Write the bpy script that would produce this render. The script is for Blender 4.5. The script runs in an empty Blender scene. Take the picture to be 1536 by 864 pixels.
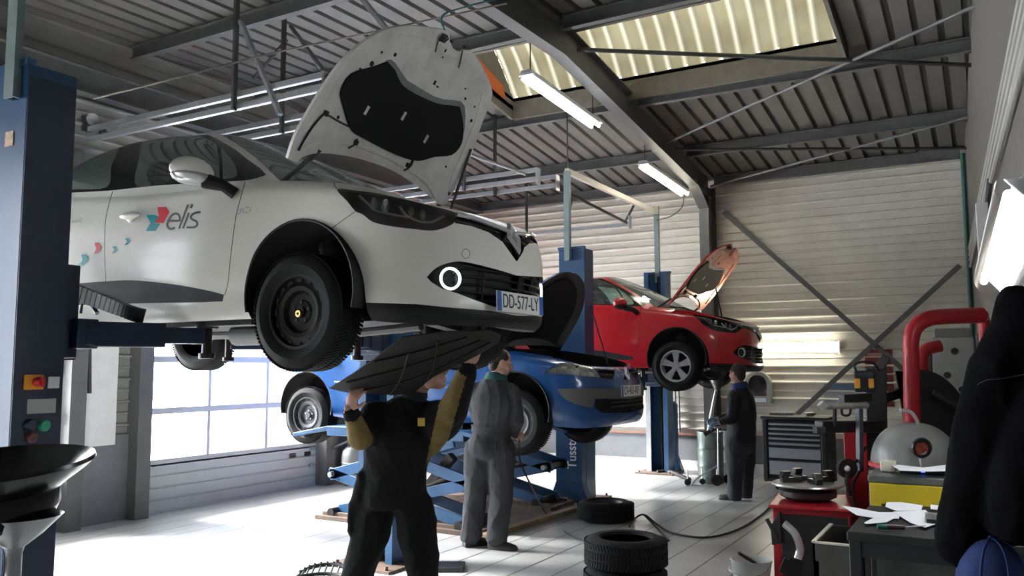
import bpy, bmesh, math, random
import numpy as np
from mathutils import Vector, Matrix, noise as mnoise
random.seed(7)
SC = bpy.context.scene
COL = SC.collection
# ------------------------------------------------------------------ camera, sky, exposure
F = 1250.0
YAW, PITCH, ROLL = math.radians(29.676), math.radians(5.417), math.radians(-0.184)
CAM = np.array([0, 0, 1.6])
def _basis():
    cy, sy, cp, sp = math.cos(YAW), math.sin(YAW), math.cos(PITCH), math.sin(PITCH)
    f = np.array([-sy*cp, cy*cp, sp]); r = np.array([cy, sy, 0]); u = np.cross(r, f)
    cr, sr = math.cos(ROLL), math.sin(ROLL)
    return np.array([cr*r+sr*u, -sr*r+cr*u, f])
VM = _basis()
cd = bpy.data.cameras.new('camera'); cam = bpy.data.objects.new('camera', cd); COL.objects.link(cam)
cd.sensor_width = 36; cd.lens = F/1536*36; cd.clip_start = .05; cd.clip_end = 200
mw = Matrix.Identity(4)
for i in range(3):
    mw[i][0], mw[i][1], mw[i][2], mw[i][3] = VM[0][i], VM[1][i], -VM[2][i], CAM[i]
cam.matrix_world = mw
SC.camera = cam
def ray(x, y): return np.array([(x-768)/F, (432-y)/F, 1.0]) @ VM
def at_d(x, y, d): return CAM + ray(x, y)*d                       # point at a depth
def at_z(x, y, z=0.0): d = ray(x, y); return CAM + d*((z-CAM[2])/d[2])
def at_y(x, y, Y): d = ray(x, y); return CAM + d*((Y-CAM[1])/d[1])
def at_x(x, y, X): d = ray(x, y); return CAM + d*((X-CAM[0])/d[0])

SC.view_settings.view_transform = 'Standard'
SC.view_settings.look = 'None'
SC.view_settings.gamma = 1
SC.view_settings.use_curve_mapping = False
SC.view_settings.exposure = 0.22
SKY = 47.0
w = bpy.data.worlds.new('overcast_sky'); SC.world = w; w.use_nodes = True
nt = w.node_tree; bg = nt.nodes['Background']
bg.inputs[0].default_value = (0.92, 0.96, 1.0, 1)
# overcast sky: three times brighter overhead than at the horizon
tcw = nt.nodes.new('ShaderNodeTexCoord'); sxw = nt.nodes.new('ShaderNodeSeparateXYZ'); mw1 = nt.nodes.new('ShaderNodeMath'); mw1.operation = 'MULTIPLY_ADD'
mw0 = nt.nodes.new('ShaderNodeMath'); mw0.operation = 'MAXIMUM'; mw0.inputs[1].default_value = 0
nt.links.new(tcw.outputs['Generated'], sxw.inputs[0]); nt.links.new(sxw.outputs[2], mw0.inputs[0]); nt.links.new(mw0.outputs[0], mw1.inputs[0])
mw1.inputs[1].default_value = SKY*2/3; mw1.inputs[2].default_value = SKY/3; nt.links.new(mw1.outputs[0], bg.inputs[1])
sl_ = bpy.data.lights.new('hazy_sun', 'SUN'); sl_.energy = 105.0; sl_.angle = math.radians(24); sl_.color = (1.0, .97, .93)
so_ = bpy.data.objects.new('hazy_sun', sl_); COL.objects.link(so_); so_.rotation_euler = Vector((.76, .22, -.66)).to_track_quat('-Z', 'Y').to_euler()
def portal(name, loc, rot, sx, sy):
    l = bpy.data.lights.new(name, 'AREA'); l.shape = 'RECTANGLE'; l.size = sx; l.size_y = sy
    l.cycles.is_portal = True
    o = bpy.data.objects.new(name, l); o.location = loc; o.rotation_euler = rot; COL.objects.link(o)

# ------------------------------------------------------------------ materials
MATS = {}
def mat(name, col, rough=.5, metal=0., spec=.5, var=0., vscale=8., dark=None, bump=0., bscale=60., coat=0., emit=None, estr=0., tint=None, stretch=None):
    if name in MATS: return MATS[name]
    m = bpy.data.materials.new(name); m.use_nodes = True; t = m.node_tree; b = t.nodes['Principled BSDF']
    c = (*col, 1)
    b.inputs['Base Color'].default_value = c; b.inputs['Roughness'].default_value = rough
    b.inputs['Metallic'].default_value = metal; b.inputs['Specular IOR Level'].default_value = spec
    if coat: b.inputs['Coat Weight'].default_value = coat; b.inputs['Coat Roughness'].default_value = .06
    if emit: b.inputs['Emission Color'].default_value = (*emit, 1); b.inputs['Emission Strength'].default_value = estr
    tc = None
    def coords():
        nonlocal tc
        if tc is None:
            tc = t.nodes.new('ShaderNodeTexCoord')
            if stretch:
                mp = t.nodes.new('ShaderNodeMapping'); mp.inputs['Scale'].default_value = stretch
                t.links.new(tc.outputs['Object'], mp.inputs[0]); tc = mp
        return tc.outputs['Object'] if 'Object' in tc.outputs else tc.outputs[0]
    if var:
        n = t.nodes.new('ShaderNodeTexNoise'); n.inputs['Scale'].default_value = vscale; n.inputs['Detail'].default_value = 6; n.inputs['Roughness'].default_value = .65
        t.links.new(coords(), n.inputs['Vector'])
        r = t.nodes.new('ShaderNodeValToRGB'); r.color_ramp.elements[0].position = .32; r.color_ramp.elements[1].position = .68
        d = dark or tuple(x*(1-var) for x in col)
        r.color_ramp.elements[0].color = (*d, 1); r.color_ramp.elements[1].color = c
        t.links.new(n.outputs['Fac'], r.inputs[0]); t.links.new(r.outputs[0], b.inputs['Base Color'])
    if bump:
        n2 = t.nodes.new('ShaderNodeTexNoise'); n2.inputs['Scale'].default_value = bscale; n2.inputs['Detail'].default_value = 4
        t.links.new(coords(), n2.inputs['Vector'])
        bp = t.nodes.new('ShaderNodeBump'); bp.inputs['Strength'].default_value = bump; bp.inputs['Distance'].default_value = .01
        t.links.new(n2.outputs['Fac'], bp.inputs['Height']); t.links.new(bp.outputs[0], b.inputs['Normal'])
    MATS[name] = m
    return m
def glass(name, tint, gloss=.12, rough=.02, dust_sheen=0.):
    if name in MATS: return MATS[name]
    m = bpy.data.materials.new(name); m.use_nodes = True; t = m.node_tree
    t.nodes.remove(t.nodes['Principled BSDF']); out = t.nodes['Material Output']
    tr = t.nodes.new('ShaderNodeBsdfTransparent'); tr.inputs[0].default_value = (*tint, 1)
    gl = t.nodes.new('ShaderNodeBsdfGlossy'); gl.inputs['Roughness'].default_value = rough
    fr = t.nodes.new('ShaderNodeFresnel'); fr.inputs[0].default_value = 1.5
    mp = t.nodes.new('ShaderNodeMath'); mp.operation = 'MULTIPLY_ADD'; mp.inputs[1].default_value = .9; mp.inputs[2].default_value = gloss
    mx = t.nodes.new('ShaderNodeMixShader')
    t.links.new(fr.outputs[0], mp.inputs[0]); t.links.new(mp.outputs[0], mx.inputs[0])
    t.links.new(tr.outputs[0], mx.inputs[1]); t.links.new(gl.outputs[0], mx.inputs[2]); t.links.new(mx.outputs[0], out.inputs[0])
    if dust_sheen:  # pale teal mix for dust and the ceiling reflection painted onto glass
        df = t.nodes.new('ShaderNodeBsdfDiffuse'); df.inputs[0].default_value = (.55, .66, .63, 1); m2 = t.nodes.new('ShaderNodeMixShader'); m2.inputs[0].default_value = dust_sheen
        t.links.new(mx.outputs[0], m2.inputs[1]); t.links.new(df.outputs[0], m2.inputs[2]); t.links.new(m2.outputs[0], out.inputs[0])
    MATS[name] = m
    return m

# ------------------------------------------------------------------ mesh building
def V(*a): return np.array(a, float)
def nrm(v): v = np.asarray(v, float); return v/(np.linalg.norm(v)+1e-12)
def crv(pts, n=6, closed=False):
    """Catmull-Rom through points of any dimension"""
    p = np.array(pts, float); N = len(p); out = []
    segs = N if closed else N-1
    for i in range(segs):
        if closed: a, b, c, d = p[(i-1) % N], p[i], p[(i+1) % N], p[(i+2) % N]
        else:
            b, c = p[i], p[i+1]; a = p[i-1] if i > 0 else 2*b-c; d = p[i+2] if i+2 < N else 2*c-b
        for k in range(n):
            t = k/n
            out.append(.5*((2*b)+(-a+c)*t+(2*a-5*b+4*c-d)*t*t+(-a+3*b-3*c+d)*t**3))
    if not closed: out.append(p[-1])
    return np.array(out)
def interp(x, xs, ys):                                            # smooth (cosine-free cubic) interpolation on a table
    xs = np.array(xs, float); ys = np.array(ys, float)
    if xs[0] > xs[-1]: xs, ys = xs[::-1], ys[::-1]
    m = np.gradient(ys, xs)
    x = np.clip(x, xs[0], xs[-1]); i = np.clip(np.searchsorted(xs, x)-1, 0, len(xs)-2)
    h = xs[i+1]-xs[i]; t = (x-xs[i])/h
    return ((2*t**3-3*t**2+1)*ys[i]+(t**3-2*t**2+t)*h*m[i]+(-2*t**3+3*t**2)*ys[i+1]+(t**3-t**2)*h*m[i+1])
def frame_z(d, up=(0, 0, 1)):
    z = nrm(d); u = np.array(up, float)
    if abs(z @ u) > .98: u = np.array([1., 0, 0])
    x = nrm(np.cross(u, z)); y = np.cross(z, x)
    return x, y, z
class MB:
    def __init__(s): s.v = []; s.f = []; s.m = []
    def add(s, vs, fs, m=0):
        o = len(s.v); s.v += [tuple(map(float, p)) for p in vs]
        s.f += [tuple(i+o for i in f) for f in fs]; s.m += [m]*len(fs); return s
    def box(s, c, size, ax=None, m=0):
        ex, ey, ez = ax if ax is not None else (V(1, 0, 0), V(0, 1, 0), V(0, 0, 1))
        c = np.asarray(c, float); a, b, d = size[0]/2, size[1]/2, size[2]/2
        vs = [c+ex*x*a+ey*y*b+ez*z*d for x in (-1, 1) for y in (-1, 1) for z in (-1, 1)]
        return s.add(vs, [(0, 1, 3, 2), (4, 6, 7, 5), (0, 4, 5, 1), (2, 3, 7, 6), (0, 2, 6, 4), (1, 5, 7, 3)], m)
    def bar(s, a, b, w, h, up=(0, 0, 1), m=0):
        a = np.asarray(a, float); b = np.asarray(b, float); x, y, z = frame_z(b-a, up)
        return s.box((a+b)/2, (w, h, np.linalg.norm(b-a)), (x, y, z), m)
    def tube(s, pts, r, n=10, m=0, caps=True, r2=None, up=(0, 0, 1), closed=False):
        pts = [np.asarray(p, float) for p in pts]; N = len(pts)
        rs = r if hasattr(r, '__len__') else [r]*N
        r2s = rs if r2 is None else (r2 if hasattr(r2, '__len__') else [r2]*N)
        vs = []; px = None
        for i, p in enumerate(pts):
            if closed: d = pts[(i+1) % N]-pts[i-1]
            else: d = pts[min(i+1, N-1)]-pts[max(i-1, 0)]
            z = nrm(d)
            if px is None: x, y, z = frame_z(d, up)
            else:
                x = px-z*(px @ z); x = nrm(x); y = np.cross(z, x)
            px = x
            for k in range(n):
                a = 2*math.pi*k/n
                vs.append(p+x*math.cos(a)*rs[i]+y*math.sin(a)*r2s[i])
        fs = []
        for i in range(N if closed else N-1):
            for k in range(n):
                j = (i+1) % N
                fs.append((i*n+k, i*n+(k+1) % n, j*n+(k+1) % n, j*n+k))
        if caps and not closed:
            fs.append(tuple(range(n))[::-1]); fs.append(tuple((N-1)*n+k for k in range(n)))
        return s.add(vs, fs, m)
    def lathe(s, prof, n=32, o=(0, 0, 0), axis=(0, 0, 1), m=0, closed=False, a0=0., a1=2*math.pi):
        x, y, z = frame_z(axis); o = np.asarray(o, float); vs = []; K = len(prof)
        full = abs(a1-a0-2*math.pi) < 1e-6; nn = n if full else n+1
        for k in range(nn):
            a = a0+(a1-a0)*k/n; d = x*math.cos(a)+y*math.sin(a)
            vs += [o+d*r+z*h for r, h in prof]
        fs = []
        for k in range(n):
            k2 = (k+1) % nn
            for i in range(K if closed else K-1):
                j = (i+1) % K
                fs.append((k*K+i, k2*K+i, k2*K+j, k*K+j))
        return s.add(vs, fs, m)
    def prism(s, poly, o, ex, ey, ez, d, m=0):
        o = np.asarray(o, float); n = len(poly)
        a = [o+ex*p[0]+ey*p[1] for p in poly]; b = [p+ez*d for p in a]
        fs = [tuple(range(n))[::-1], tuple(range(n, 2*n))]+[(i, (i+1) % n, n+(i+1) % n, n+i) for i in range(n)]
        return s.add(a+b, fs, m)
    def slab(s, pts, off, m=0):                                  # polygon of 3-D points thickened by vector
        off = np.asarray(off, float); n = len(pts); a = [np.asarray(p, float) for p in pts]; b = [p+off for p in a]
        return s.add(a+b, [tuple(range(n))[::-1], tuple(range(n, 2*n))]+[(i, (i+1) % n, n+(i+1) % n, n+i) for i in range(n)], m)
    def grid(s, P, m=0, flip=False):
        nu, nv = P.shape[:2]; fs = []
        for i in range(nu-1):
            for j in range(nv-1):
                f = (i*nv+j, (i+1)*nv+j, (i+1)*nv+j+1, i*nv+j+1); fs.append(f[::-1] if flip else f)
        return s.add(P.reshape(-1, 3), fs, m)
    def ball(s, c, r, n=12, ax=None, m=0):
        r = r if hasattr(r, '__len__') else (r, r, r); ex, ey, ez = ax if ax is not None else (V(1, 0, 0), V(0, 1, 0), V(0, 0, 1)); c = np.asarray(c, float)
        K = n//2+1; vs = [c+ez*r[2]]
        for i in range(1, K-1):
            p = math.pi*i/(K-1)
            for k in range(n):
                a = 2*math.pi*k/n; vs.append(c+ex*r[0]*math.sin(p)*math.cos(a)+ey*r[1]*math.sin(p)*math.sin(a)+ez*r[2]*math.cos(p))
        vs.append(c-ez*r[2]); fs = [(0, 1+k, 1+(k+1) % n) for k in range(n)]
        for i in range(K-3):
            for k in range(n): fs.append((1+i*n+k, 1+(i+1)*n+k, 1+(i+1)*n+(k+1) % n, 1+i*n+(k+1) % n))
        L = len(vs)-1; b = 1+(K-3)*n
        fs += [(L, b+(k+1) % n, b+k) for k in range(n)]
        return s.add(vs, fs, m)
    def mesh(s, name, mats, ang=35, fix=True):
        me = bpy.data.meshes.new(name); me.from_pydata(s.v, [], s.f)
        for x in (mats if isinstance(mats, (list, tuple)) else [mats]): me.materials.append(x)
        if len(me.materials) > 1: me.polygons.foreach_set('material_index', s.m)
        if fix:
            b = bmesh.new(); b.from_mesh(me); bmesh.ops.recalc_face_normals(b, faces=b.faces); b.to_mesh(me); b.free()
        me.polygons.foreach_set('use_smooth', [True]*len(me.polygons)); me.set_sharp_from_angle(angle=math.radians(ang))
        me.update(); return me
    def build(s, name, mats, parent=None, bev=0., ang=35, loc=None, fix=True, kind=None, label=None):
        o = bpy.data.objects.new(name, s.mesh(name, mats, ang, fix)); COL.objects.link(o)
        if parent is not None: o.parent = parent
        if loc is not None: o.location = tuple(loc)
        if bev:
            b = o.modifiers.new('b', 'BEVEL'); b.width = bev; b.segments = 2; b.limit_method = 'ANGLE'; b.angle_limit = math.radians(50); b.harden_normals = False
        if kind: o['kind'] = kind
        if label: o['label'] = label
        return o
def tag(o, label, cat, group=None, kind=None):
    o['label'] = label; o['category'] = cat
    if group: o['group'] = group
    if kind: o['kind'] = kind
    return o
def thing(name, label, cat, loc=(0, 0, 0), rz=0., group=None):
    o = bpy.data.objects.new(name, None); o.empty_display_size = .1; COL.objects.link(o)
    o.location = tuple(loc); o.rotation_euler = (0, 0, rz)
    return tag(o, label, cat, group)
def dup(o, loc=None, rz=None, label=None):
    c = o.copy(); COL.objects.link(c)
    if loc is not None: c.location = tuple(loc)
    if rz is not None: c.rotation_euler = (0, 0, rz)
    if label: c['label'] = label
    for ch in list(o.children):
        d = ch.copy(); COL.objects.link(d); d.parent = c
        for g in ch.children:
            e = g.copy(); COL.objects.link(e); e.parent = d
    return c
def text(name, body, size, M4, m, parent=None, depth=.002, shear=0., bold=0., sx=1.):
    cu = bpy.data.curves.new(name, 'FONT'); cu.body = body; cu.size = size; cu.extrude = depth; cu.shear = shear; cu.offset = bold
    cu.align_x = 'CENTER'; cu.align_y = 'CENTER'; cu.materials.append(m)
    t = bpy.data.objects.new(name, cu); COL.objects.link(t)
    dg = bpy.context.evaluated_depsgraph_get(); me = bpy.data.meshes.new_from_object(t.evaluated_get(dg))
    bpy.data.objects.remove(t)
    S = Matrix.Diagonal((sx, 1, 1, 1)); me.transform(Matrix(M4) @ S)
    o = bpy.data.objects.new(name, me); COL.objects.link(o)
    if parent is not None: o.parent = parent
    return o
def m4(o, ex, ey, ez):
    M = Matrix.Identity(4)
    for i in range(3): M[i][0], M[i][1], M[i][2], M[i][3] = float(ex[i]), float(ey[i]), float(ez[i]), float(o[i])
    return M
def st(o): o['kind'] = 'structure'; return o
EX, EY, EZ = V(1, 0, 0), V(0, 1, 0), V(0, 0, 1)
# ------------------------------------------------------------------ the room
XL, YB = -8.1, 12.9
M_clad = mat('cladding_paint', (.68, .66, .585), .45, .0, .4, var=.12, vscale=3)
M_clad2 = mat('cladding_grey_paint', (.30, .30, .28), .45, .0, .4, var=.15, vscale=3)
M_conc = mat('painted_concrete', (.17, .18, .19), .7, var=.2, vscale=5, bump=.2)
M_steel = mat('grey_painted_steel', (.12, .122, .12), .5, .0, .4, var=.25, vscale=6)
M_dsteel = mat('dark_painted_steel', (.055, .055, .055), .5, .0, .4, var=.25, vscale=6)
M_galv = mat('galvanised_steel', (.50, .52, .54), .36, .8, var=.15, vscale=20)
M_tile_w = mat('skirting_tile_white', (.75, .75, .72), .3)
M_rust = mat('rusty_flashing', (.28, .13, .09), .7, var=.3)
M_white = mat('white_painted_metal', (.75, .76, .76), .4, var=.06)
M_rubber = mat('black_rubber', (.012, .012, .012), .65, bump=.15, bscale=120)
M_black = mat('black_plastic', (.014, .014, .015), .42)
M_pane = glass('door_pane_glass', (.97, .98, 1.0), .02)

# tiled floor: long pale tiles in strips that run along the hall
mf = bpy.data.materials.new('pale_floor_tiles'); mf.use_nodes = True; t = mf.node_tree; b = t.nodes['Principled BSDF']
tc = t.nodes.new('ShaderNodeTexCoord'); mp = t.nodes.new('ShaderNodeMapping'); mp.inputs['Rotation'].default_value = (0, 0, math.pi/2)
t.links.new(tc.outputs['Object'], mp.inputs[0])
br = t.nodes.new('ShaderNodeTexBrick'); br.offset = .5; br.inputs['Scale'].default_value = 1
br.inputs['Brick Width'].default_value = .30; br.inputs['Row Height'].default_value = .30; br.inputs['Mortar Size'].default_value = .0048
br.inputs['Mortar Smooth'].default_value = .1
br.offset = 0
t.links.new(mp.outputs[0], br.inputs['Vector'])
sx = t.nodes.new('ShaderNodeSeparateXYZ'); t.links.new(tc.outputs['Object'], sx.inputs[0])
def mth(op, a, bb=None, c=None):
    n = t.nodes.new('ShaderNodeMath'); n.operation = op
    for i, q in enumerate((a, bb, c)):
        if q is None: continue
        if isinstance(q, (int, float)): n.inputs[i].default_value = q
        else: t.links.new(q, n.inputs[i])
    return n.outputs[0]
def joint(coord, pitch, wid):                                      # 1 on a joint line
    fr = mth('FRACT', mth('DIVIDE', coord, pitch)); d = mth('ABSOLUTE', mth('SUBTRACT', fr, .5))
    return mth('GREATER_THAN', d, .5-wid/pitch/2)
jx = joint(sx.outputs[0], .30, .015); jy = joint(sx.outputs[1], .30, .004)
ns = t.nodes.new('ShaderNodeTexNoise'); ns.inputs['Scale'].default_value = 1.1; ns.inputs['Detail'].default_value = 8; ns.inputs['Roughness'].default_value = .7
t.links.new(tc.outputs['Object'], ns.inputs['Vector'])
rp = t.nodes.new('ShaderNodeValToRGB'); rp.color_ramp.elements[0].position = .3; rp.color_ramp.elements[1].position = .62
rp.color_ramp.elements[0].color = (.36, .36, .35, 1); rp.color_ramp.elements[1].color = (.54, .54, .52, 1); t.links.new(ns.outputs['Fac'], rp.inputs[0])
mx = t.nodes.new('ShaderNodeMixRGB'); t.links.new(mth('MAXIMUM', jx, mth('MULTIPLY', jy, .25)), mx.inputs[0]); t.links.new(rp.outputs[0], mx.inputs[1]); mx.inputs[2].default_value = (.025, .025, .025, 1)
t.links.new(mx.outputs[0], b.inputs['Base Color'])
b.inputs['Roughness'].default_value = .33; b.inputs['Specular IOR Level'].default_value = .75
b.inputs['Coat Weight'].default_value = .5; b.inputs['Coat Roughness'].default_value = .3
t.nodes.remove(br); t.nodes.remove(mp)
st(MB().box((-3.7, 5, -.05), (9.8, 16.4, .1)).build('floor', mf))
M_yard = mat('yard_paving', (.42, .42, .42), .8, var=.1)
st(MB().box((-23.6, 6, -.08), (30, 60, .1)).build('ground', M_yard))

def ribbed(ax_u, ax_z, o, u0, u1, z0, z1, out, prof, name, m):
    """cladding whose ribs run along ax_u; profile repeats along z"""
    pts = []; z = z0
    while z < z1:
        for dz, dep in prof: 
            if z+dz <= z1: pts.append((z+dz, dep))
        z += prof[-1][0]
    pts.append((z1, pts[-1][1]))
    mb = MB(); o = np.asarray(o, float)
    P = np.array([[o+ax_u*u+ax_z*zz+out*dd for zz, dd in pts] for u in (u0, u1)])
    mb.grid(P)
    B = np.array([[o+ax_u*u+ax_z*zz-out*.1 for zz in (z0, z1)] for u in (u0, u1)]); mb.grid(B)
    return mb
PROF = [(0, .0), (.078, .0), (.092, .04), (.106, .04), (.122, 0), (.205, 0), (.214, .022), (.228, .022), (.238, 0), (.244, 0)]
# back wall: ribbed cladding over a painted concrete plinth
mb = ribbed(EX, EZ, (0, YB, 0), XL-.3, .9, .53, 5.6, -EY, PROF, 'wall_back', M_clad)
wb = st(mb.build('wall_back', M_clad, ang=20))
st(MB().box((-3.6, YB+.02, .265), (9.2, .16, .53)).build('wall_back_lower', M_conc))
st(MB().box((-3.6, YB-.07, .545), (9.2, .05, .03)).build('trim_1', M_rust))
st(MB().box((-3.6, YB-.07, .07), (9.2, .02, .14)).build('baseboard_back', M_tile_w))
# side wall next to the camera, slightly out of square
RX = lambda y: -.15+(12.9-y)*.044
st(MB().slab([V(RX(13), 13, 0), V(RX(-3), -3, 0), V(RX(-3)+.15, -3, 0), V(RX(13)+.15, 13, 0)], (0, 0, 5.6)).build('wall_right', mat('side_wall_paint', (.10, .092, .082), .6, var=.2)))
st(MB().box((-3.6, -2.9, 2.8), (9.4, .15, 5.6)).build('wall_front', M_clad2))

# door wall: piers between the sectional doors and cladding above them
DOORS = [(-2.0, .5), (2.25, 5.05), (6.0, 8.75), (9.35, 12.1)]
DH = 3.55
mb = MB(); lo = MB()
edges = [-2.9]+[e for d in DOORS for e in d]+[12.95]
for i in range(0, len(edges), 2):
    a, c = edges[i], edges[i+1]
    mb2 = ribbed(EY, EZ, (XL, 0, 0), a, c, .9, DH, EX, PROF, '', None); mb.add(mb2.v, mb2.f)
    lo.box((XL-.03, (a+c)/2, .45), (.14, c-a, .9))
mb2 = ribbed(EY, EZ, (XL, 0, 0), -2.9, 12.95, DH, 5.6, EX, PROF, '', None); mb.add(mb2.v, mb2.f)
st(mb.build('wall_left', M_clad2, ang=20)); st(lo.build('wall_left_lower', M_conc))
M_pier = mat('pale_pier_cladding', (.75, .75, .72), .5, var=.1)
st(MB().box((XL+.04, 5.42, 1.8), (.05, .46, 2.0)).build('wall_left_panel', M_pier))
k = 1
for i, (a, c) in enumerate(DOORS):                                  # uprights on both sides of each door
    for yy in (a-.09, c+.09):
        st(MB().box((XL+.1, yy, 1.9), (.18, .17, 3.8)).build('trim_%d' % (k+1), M_steel)); k += 1
st(MB().tube([at_x(134, 500, XL+.08), at_x(134, 590, XL+.08)], .022, 8).build('trim_40', M_dsteel))
M_doorp = mat('door_panel_grey', (.50, .52, .53), .45, var=.08)
M_rail = mat('door_rail_alu', (.48, .49, .50), .5, .1)
def sect_door(n, a, c, label=None):
    d = bpy.data.objects.new('door_%d' % n, None); COL.objects.link(d); d['kind'] = 'structure'; d.location = (XL-.02, a, 0)
    W = c-a; mb = MB()
    for q in range(4):
        z0, z1 = q*.135+.01, q*.135+.137; mb.box((0, W/2, (z0+z1)/2), (.05, W, z1-z0-.006))
    mb.box((-.005, W/2, .285), (.03, W, .57)); mb.box((0, W/2, .012), (.06, W+.04, .03))
    mb.build('bottom_panel', M_doorp, d, bev=.006)
    rows = [.55, 1.12, 1.70, 2.28, 2.86, 3.44]
    fr = MB()
    for z in rows: fr.box((0, W/2, z), (.05, W, .07))
    fr.box((0, W/2, 3.52), (.05, W, .1))
    for yy in (.025, W/3, 2*W/3, W-.025): fr.box((0, yy, 2.0), (.045, .045 if 0.1 < yy < W-.1 else .07, 2.95))
    fr.build('window_frame', M_rail, d)
    MB().box((-.005, W/2, 2.0), (.006, W-.08, 2.9)).build('window_pane', M_pane, d)
    h = MB()
    for yy in (W-.45, W-.17):
        h.box((.03, yy, .44), (.02, .11, .055)); h.box((.042, yy, .44), (.01, .075, .028))
    h.build('door_handle', M_black, d, bev=.004)
    h = MB()
    for z in (.5, .28, 1.12, 1.7):
        h.box((.03, .08, z), (.03, .1, .05)); h.tube([(.05, .03, z), (.05, .12, z)], .018, 10); h.box((.03, W-.08, z), (.03, .1, .05))
    h.build('hinge', M_galv, d)
    portal('daylight_portal', (XL-.12, (a+c)/2, 1.9), (0, -math.pi/2, 0), 2.9, W)
for i, (a, c) in enumerate(DOORS): sect_door(i+1, a, c)

# roof: trapezoid sheet on two slopes with a barrel rooflight along the ridge
KR = .114
def zr(y): return 4.57+(12.9-y)*KR if y > 7.5 else 4.57+5.4*KR-(7.5-y)*.03
SKX0, SKX1, SKY0, SKY1 = -5.3, -1.2, 7.72, 9.35
M_roof = mat('roof_sheet', (.135, .13, .12), .5, .0, .5, var=.2, vscale=2)
def roof_piece(x0, x1, y0, y1):
    mb = MB(); p = .225; xs = []
    x = math.floor(x0/p)*p
    while x < x1+p:
        for dx, dz in ((0, 0), (.16, 0), (.172, .06), (.213, .06)): xs.append((x+dx, dz))
        x += p
    xs = [(min(max(x, x0), x1), d) for x, d in xs if x0-p < x < x1+p]
    ys = sorted(set([y0, y1]+([7.5] if y0 < 7.5 < y1 else [])))
    P = np.array([[V(x, y, zr(y)+d) for y in ys] for x, d in xs]); mb.grid(P); return mb
mb = MB()
for q in ((XL-.2, 1.2, -3, SKY0), (XL-.2, 1.2, SKY1, 13.1), (XL-.2, SKX0, SKY0, SKY1), (SKX1, 1.2, SKY0, SKY1)):
    r = roof_piece(*q); mb.add(r.v, r.f)
ce = st(mb.build('ceiling', M_roof, ang=20))
st(MB().slab([V(XL-.3, -3, zr(-3)+.12), V(1.4, -3, zr(-3)+.12), V(1.4, SKY0, zr(SKY0)+.12), V(XL-.3, SKY0, zr(SKY0)+.12)], (0, 0, .05)).slab([V(XL-.3, SKY1, zr(SKY1)+.12), V(1.4, SKY1, zr(SKY1)+.12), V(1.4, 13.1, zr(13.1)+.12), V(XL-.3, 13.1, zr(13.1)+.12)], (0, 0, .05))
   .slab([V(XL-.3, SKY0, zr(SKY0)+.12), V(SKX0, SKY0, zr(SKY0)+.12), V(SKX0, SKY1, zr(SKY1)+.12), V(XL-.3, SKY1, zr(SKY1)+.12)], (0, 0, .05)).slab([V(SKX1, SKY0, zr(SKY0)+.12), V(1.4, SKY0, zr(SKY0)+.12), V(1.4, SKY1, zr(SKY1)+.12), V(SKX1, SKY1, zr(SKY1)+.12)], (0, 0, .05)).build('roof', M_dsteel))
# rooflight
M_kerb = mat('rooflight_kerb_brown', (.16, .145, .12), .6, var=.25)
mb = MB(); kh = .16
zA, zB = zr(SKY0), zr(SKY1)
mb.slab([V(SKX0, SKY1, zB-.12), V(SKX1, SKY1, zB-.12), V(SKX1, SKY1, zB+kh), V(SKX0, SKY1, zB+kh)], (0, .05, 0))
mb.slab([V(SKX0, SKY0, zA-.05), V(SKX1, SKY0, zA-.05), V(SKX1, SKY0, zA+kh), V(SKX0, SKY0, zA+kh)], (0, -.05, 0))
for x, s in ((SKX0, -1), (SKX1, 1)):
    mb.slab([V(x, SKY0, zA-.05), V(x, SKY1, zB-.12)]+[V(x, SKY1+(SKY0-SKY1)*q, zB+kh+(zA-zB)*q+.55*math.sin(math.pi*q)) for q in np.linspace(0, 1, 13)], (s*.04, 0, 0))
wk = mb.build('window_kerb', M_kerb); st(wk)
mk = bpy.data.materials.new('dirty_translucent_sheet'); mk.use_nodes = True; t = mk.node_tree; t.nodes.remove(t.nodes['Principled BSDF'])
tr = t.nodes.new('ShaderNodeBsdfTranslucent'); ns = t.nodes.new('ShaderNodeTexNoise'); ns.inputs['Scale'].default_value = 1.6; ns.inputs['Detail'].default_value = 7
tc = t.nodes.new('ShaderNodeTexCoord'); t.links.new(tc.outputs['Object'], ns.inputs['Vector'])
rp = t.nodes.new('ShaderNodeValToRGB'); rp.color_ramp.elements[0].position = .3; rp.color_ramp.elements[1].position = .7
rp.color_ramp.elements[0].color = (.0075, .0066, .0038, 1); rp.color_ramp.elements[1].color = (.014, .0126, .0080, 1)
t.links.new(ns.outputs['Fac'], rp.inputs[0])
# the dirt lies in the valleys of the sheet and leaves the crowns cleaner
sx = t.nodes.new('ShaderNodeSeparateXYZ'); t.links.new(tc.outputs['Object'], sx.inputs[0])
fr = mth('FRACT', mth('DIVIDE', sx.outputs[0], .21)); dd = mth('ABSOLUTE', mth('SUBTRACT', fr, .5))
cl = mth('MULTIPLY', mth('SMOOTH_MIN', mth('MAXIMUM', mth('MULTIPLY', mth('SUBTRACT', dd, .30), 5.5), 0), 1, .1), .85)
mx = t.nodes.new('ShaderNodeMixRGB'); t.links.new(cl, mx.inputs[0]); t.links.new(rp.outputs[0], mx.inputs[1]); mx.inputs[2].default_value = (.026, .0245, .019, 1)
t.links.new(mx.outputs[0], tr.inputs[0])
t.links.new(tr.outputs[0], t.nodes['Material Output'].inputs[0])
mb = MB(); xs = np.arange(SKX0, SKX1+.001, .0175); qs = np.linspace(0, 1, 19)
def vault(x, q):
    c = (x/.21) % 1; rib = .028*max(0, 1-abs(((c+.5) % 1)-.5)*7)
    h = .55*math.sin(math.pi*q)
    return V(x, SKY0+(SKY1-SKY0)*q, zA+kh+(zB-zA)*q+h+rib)
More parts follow.
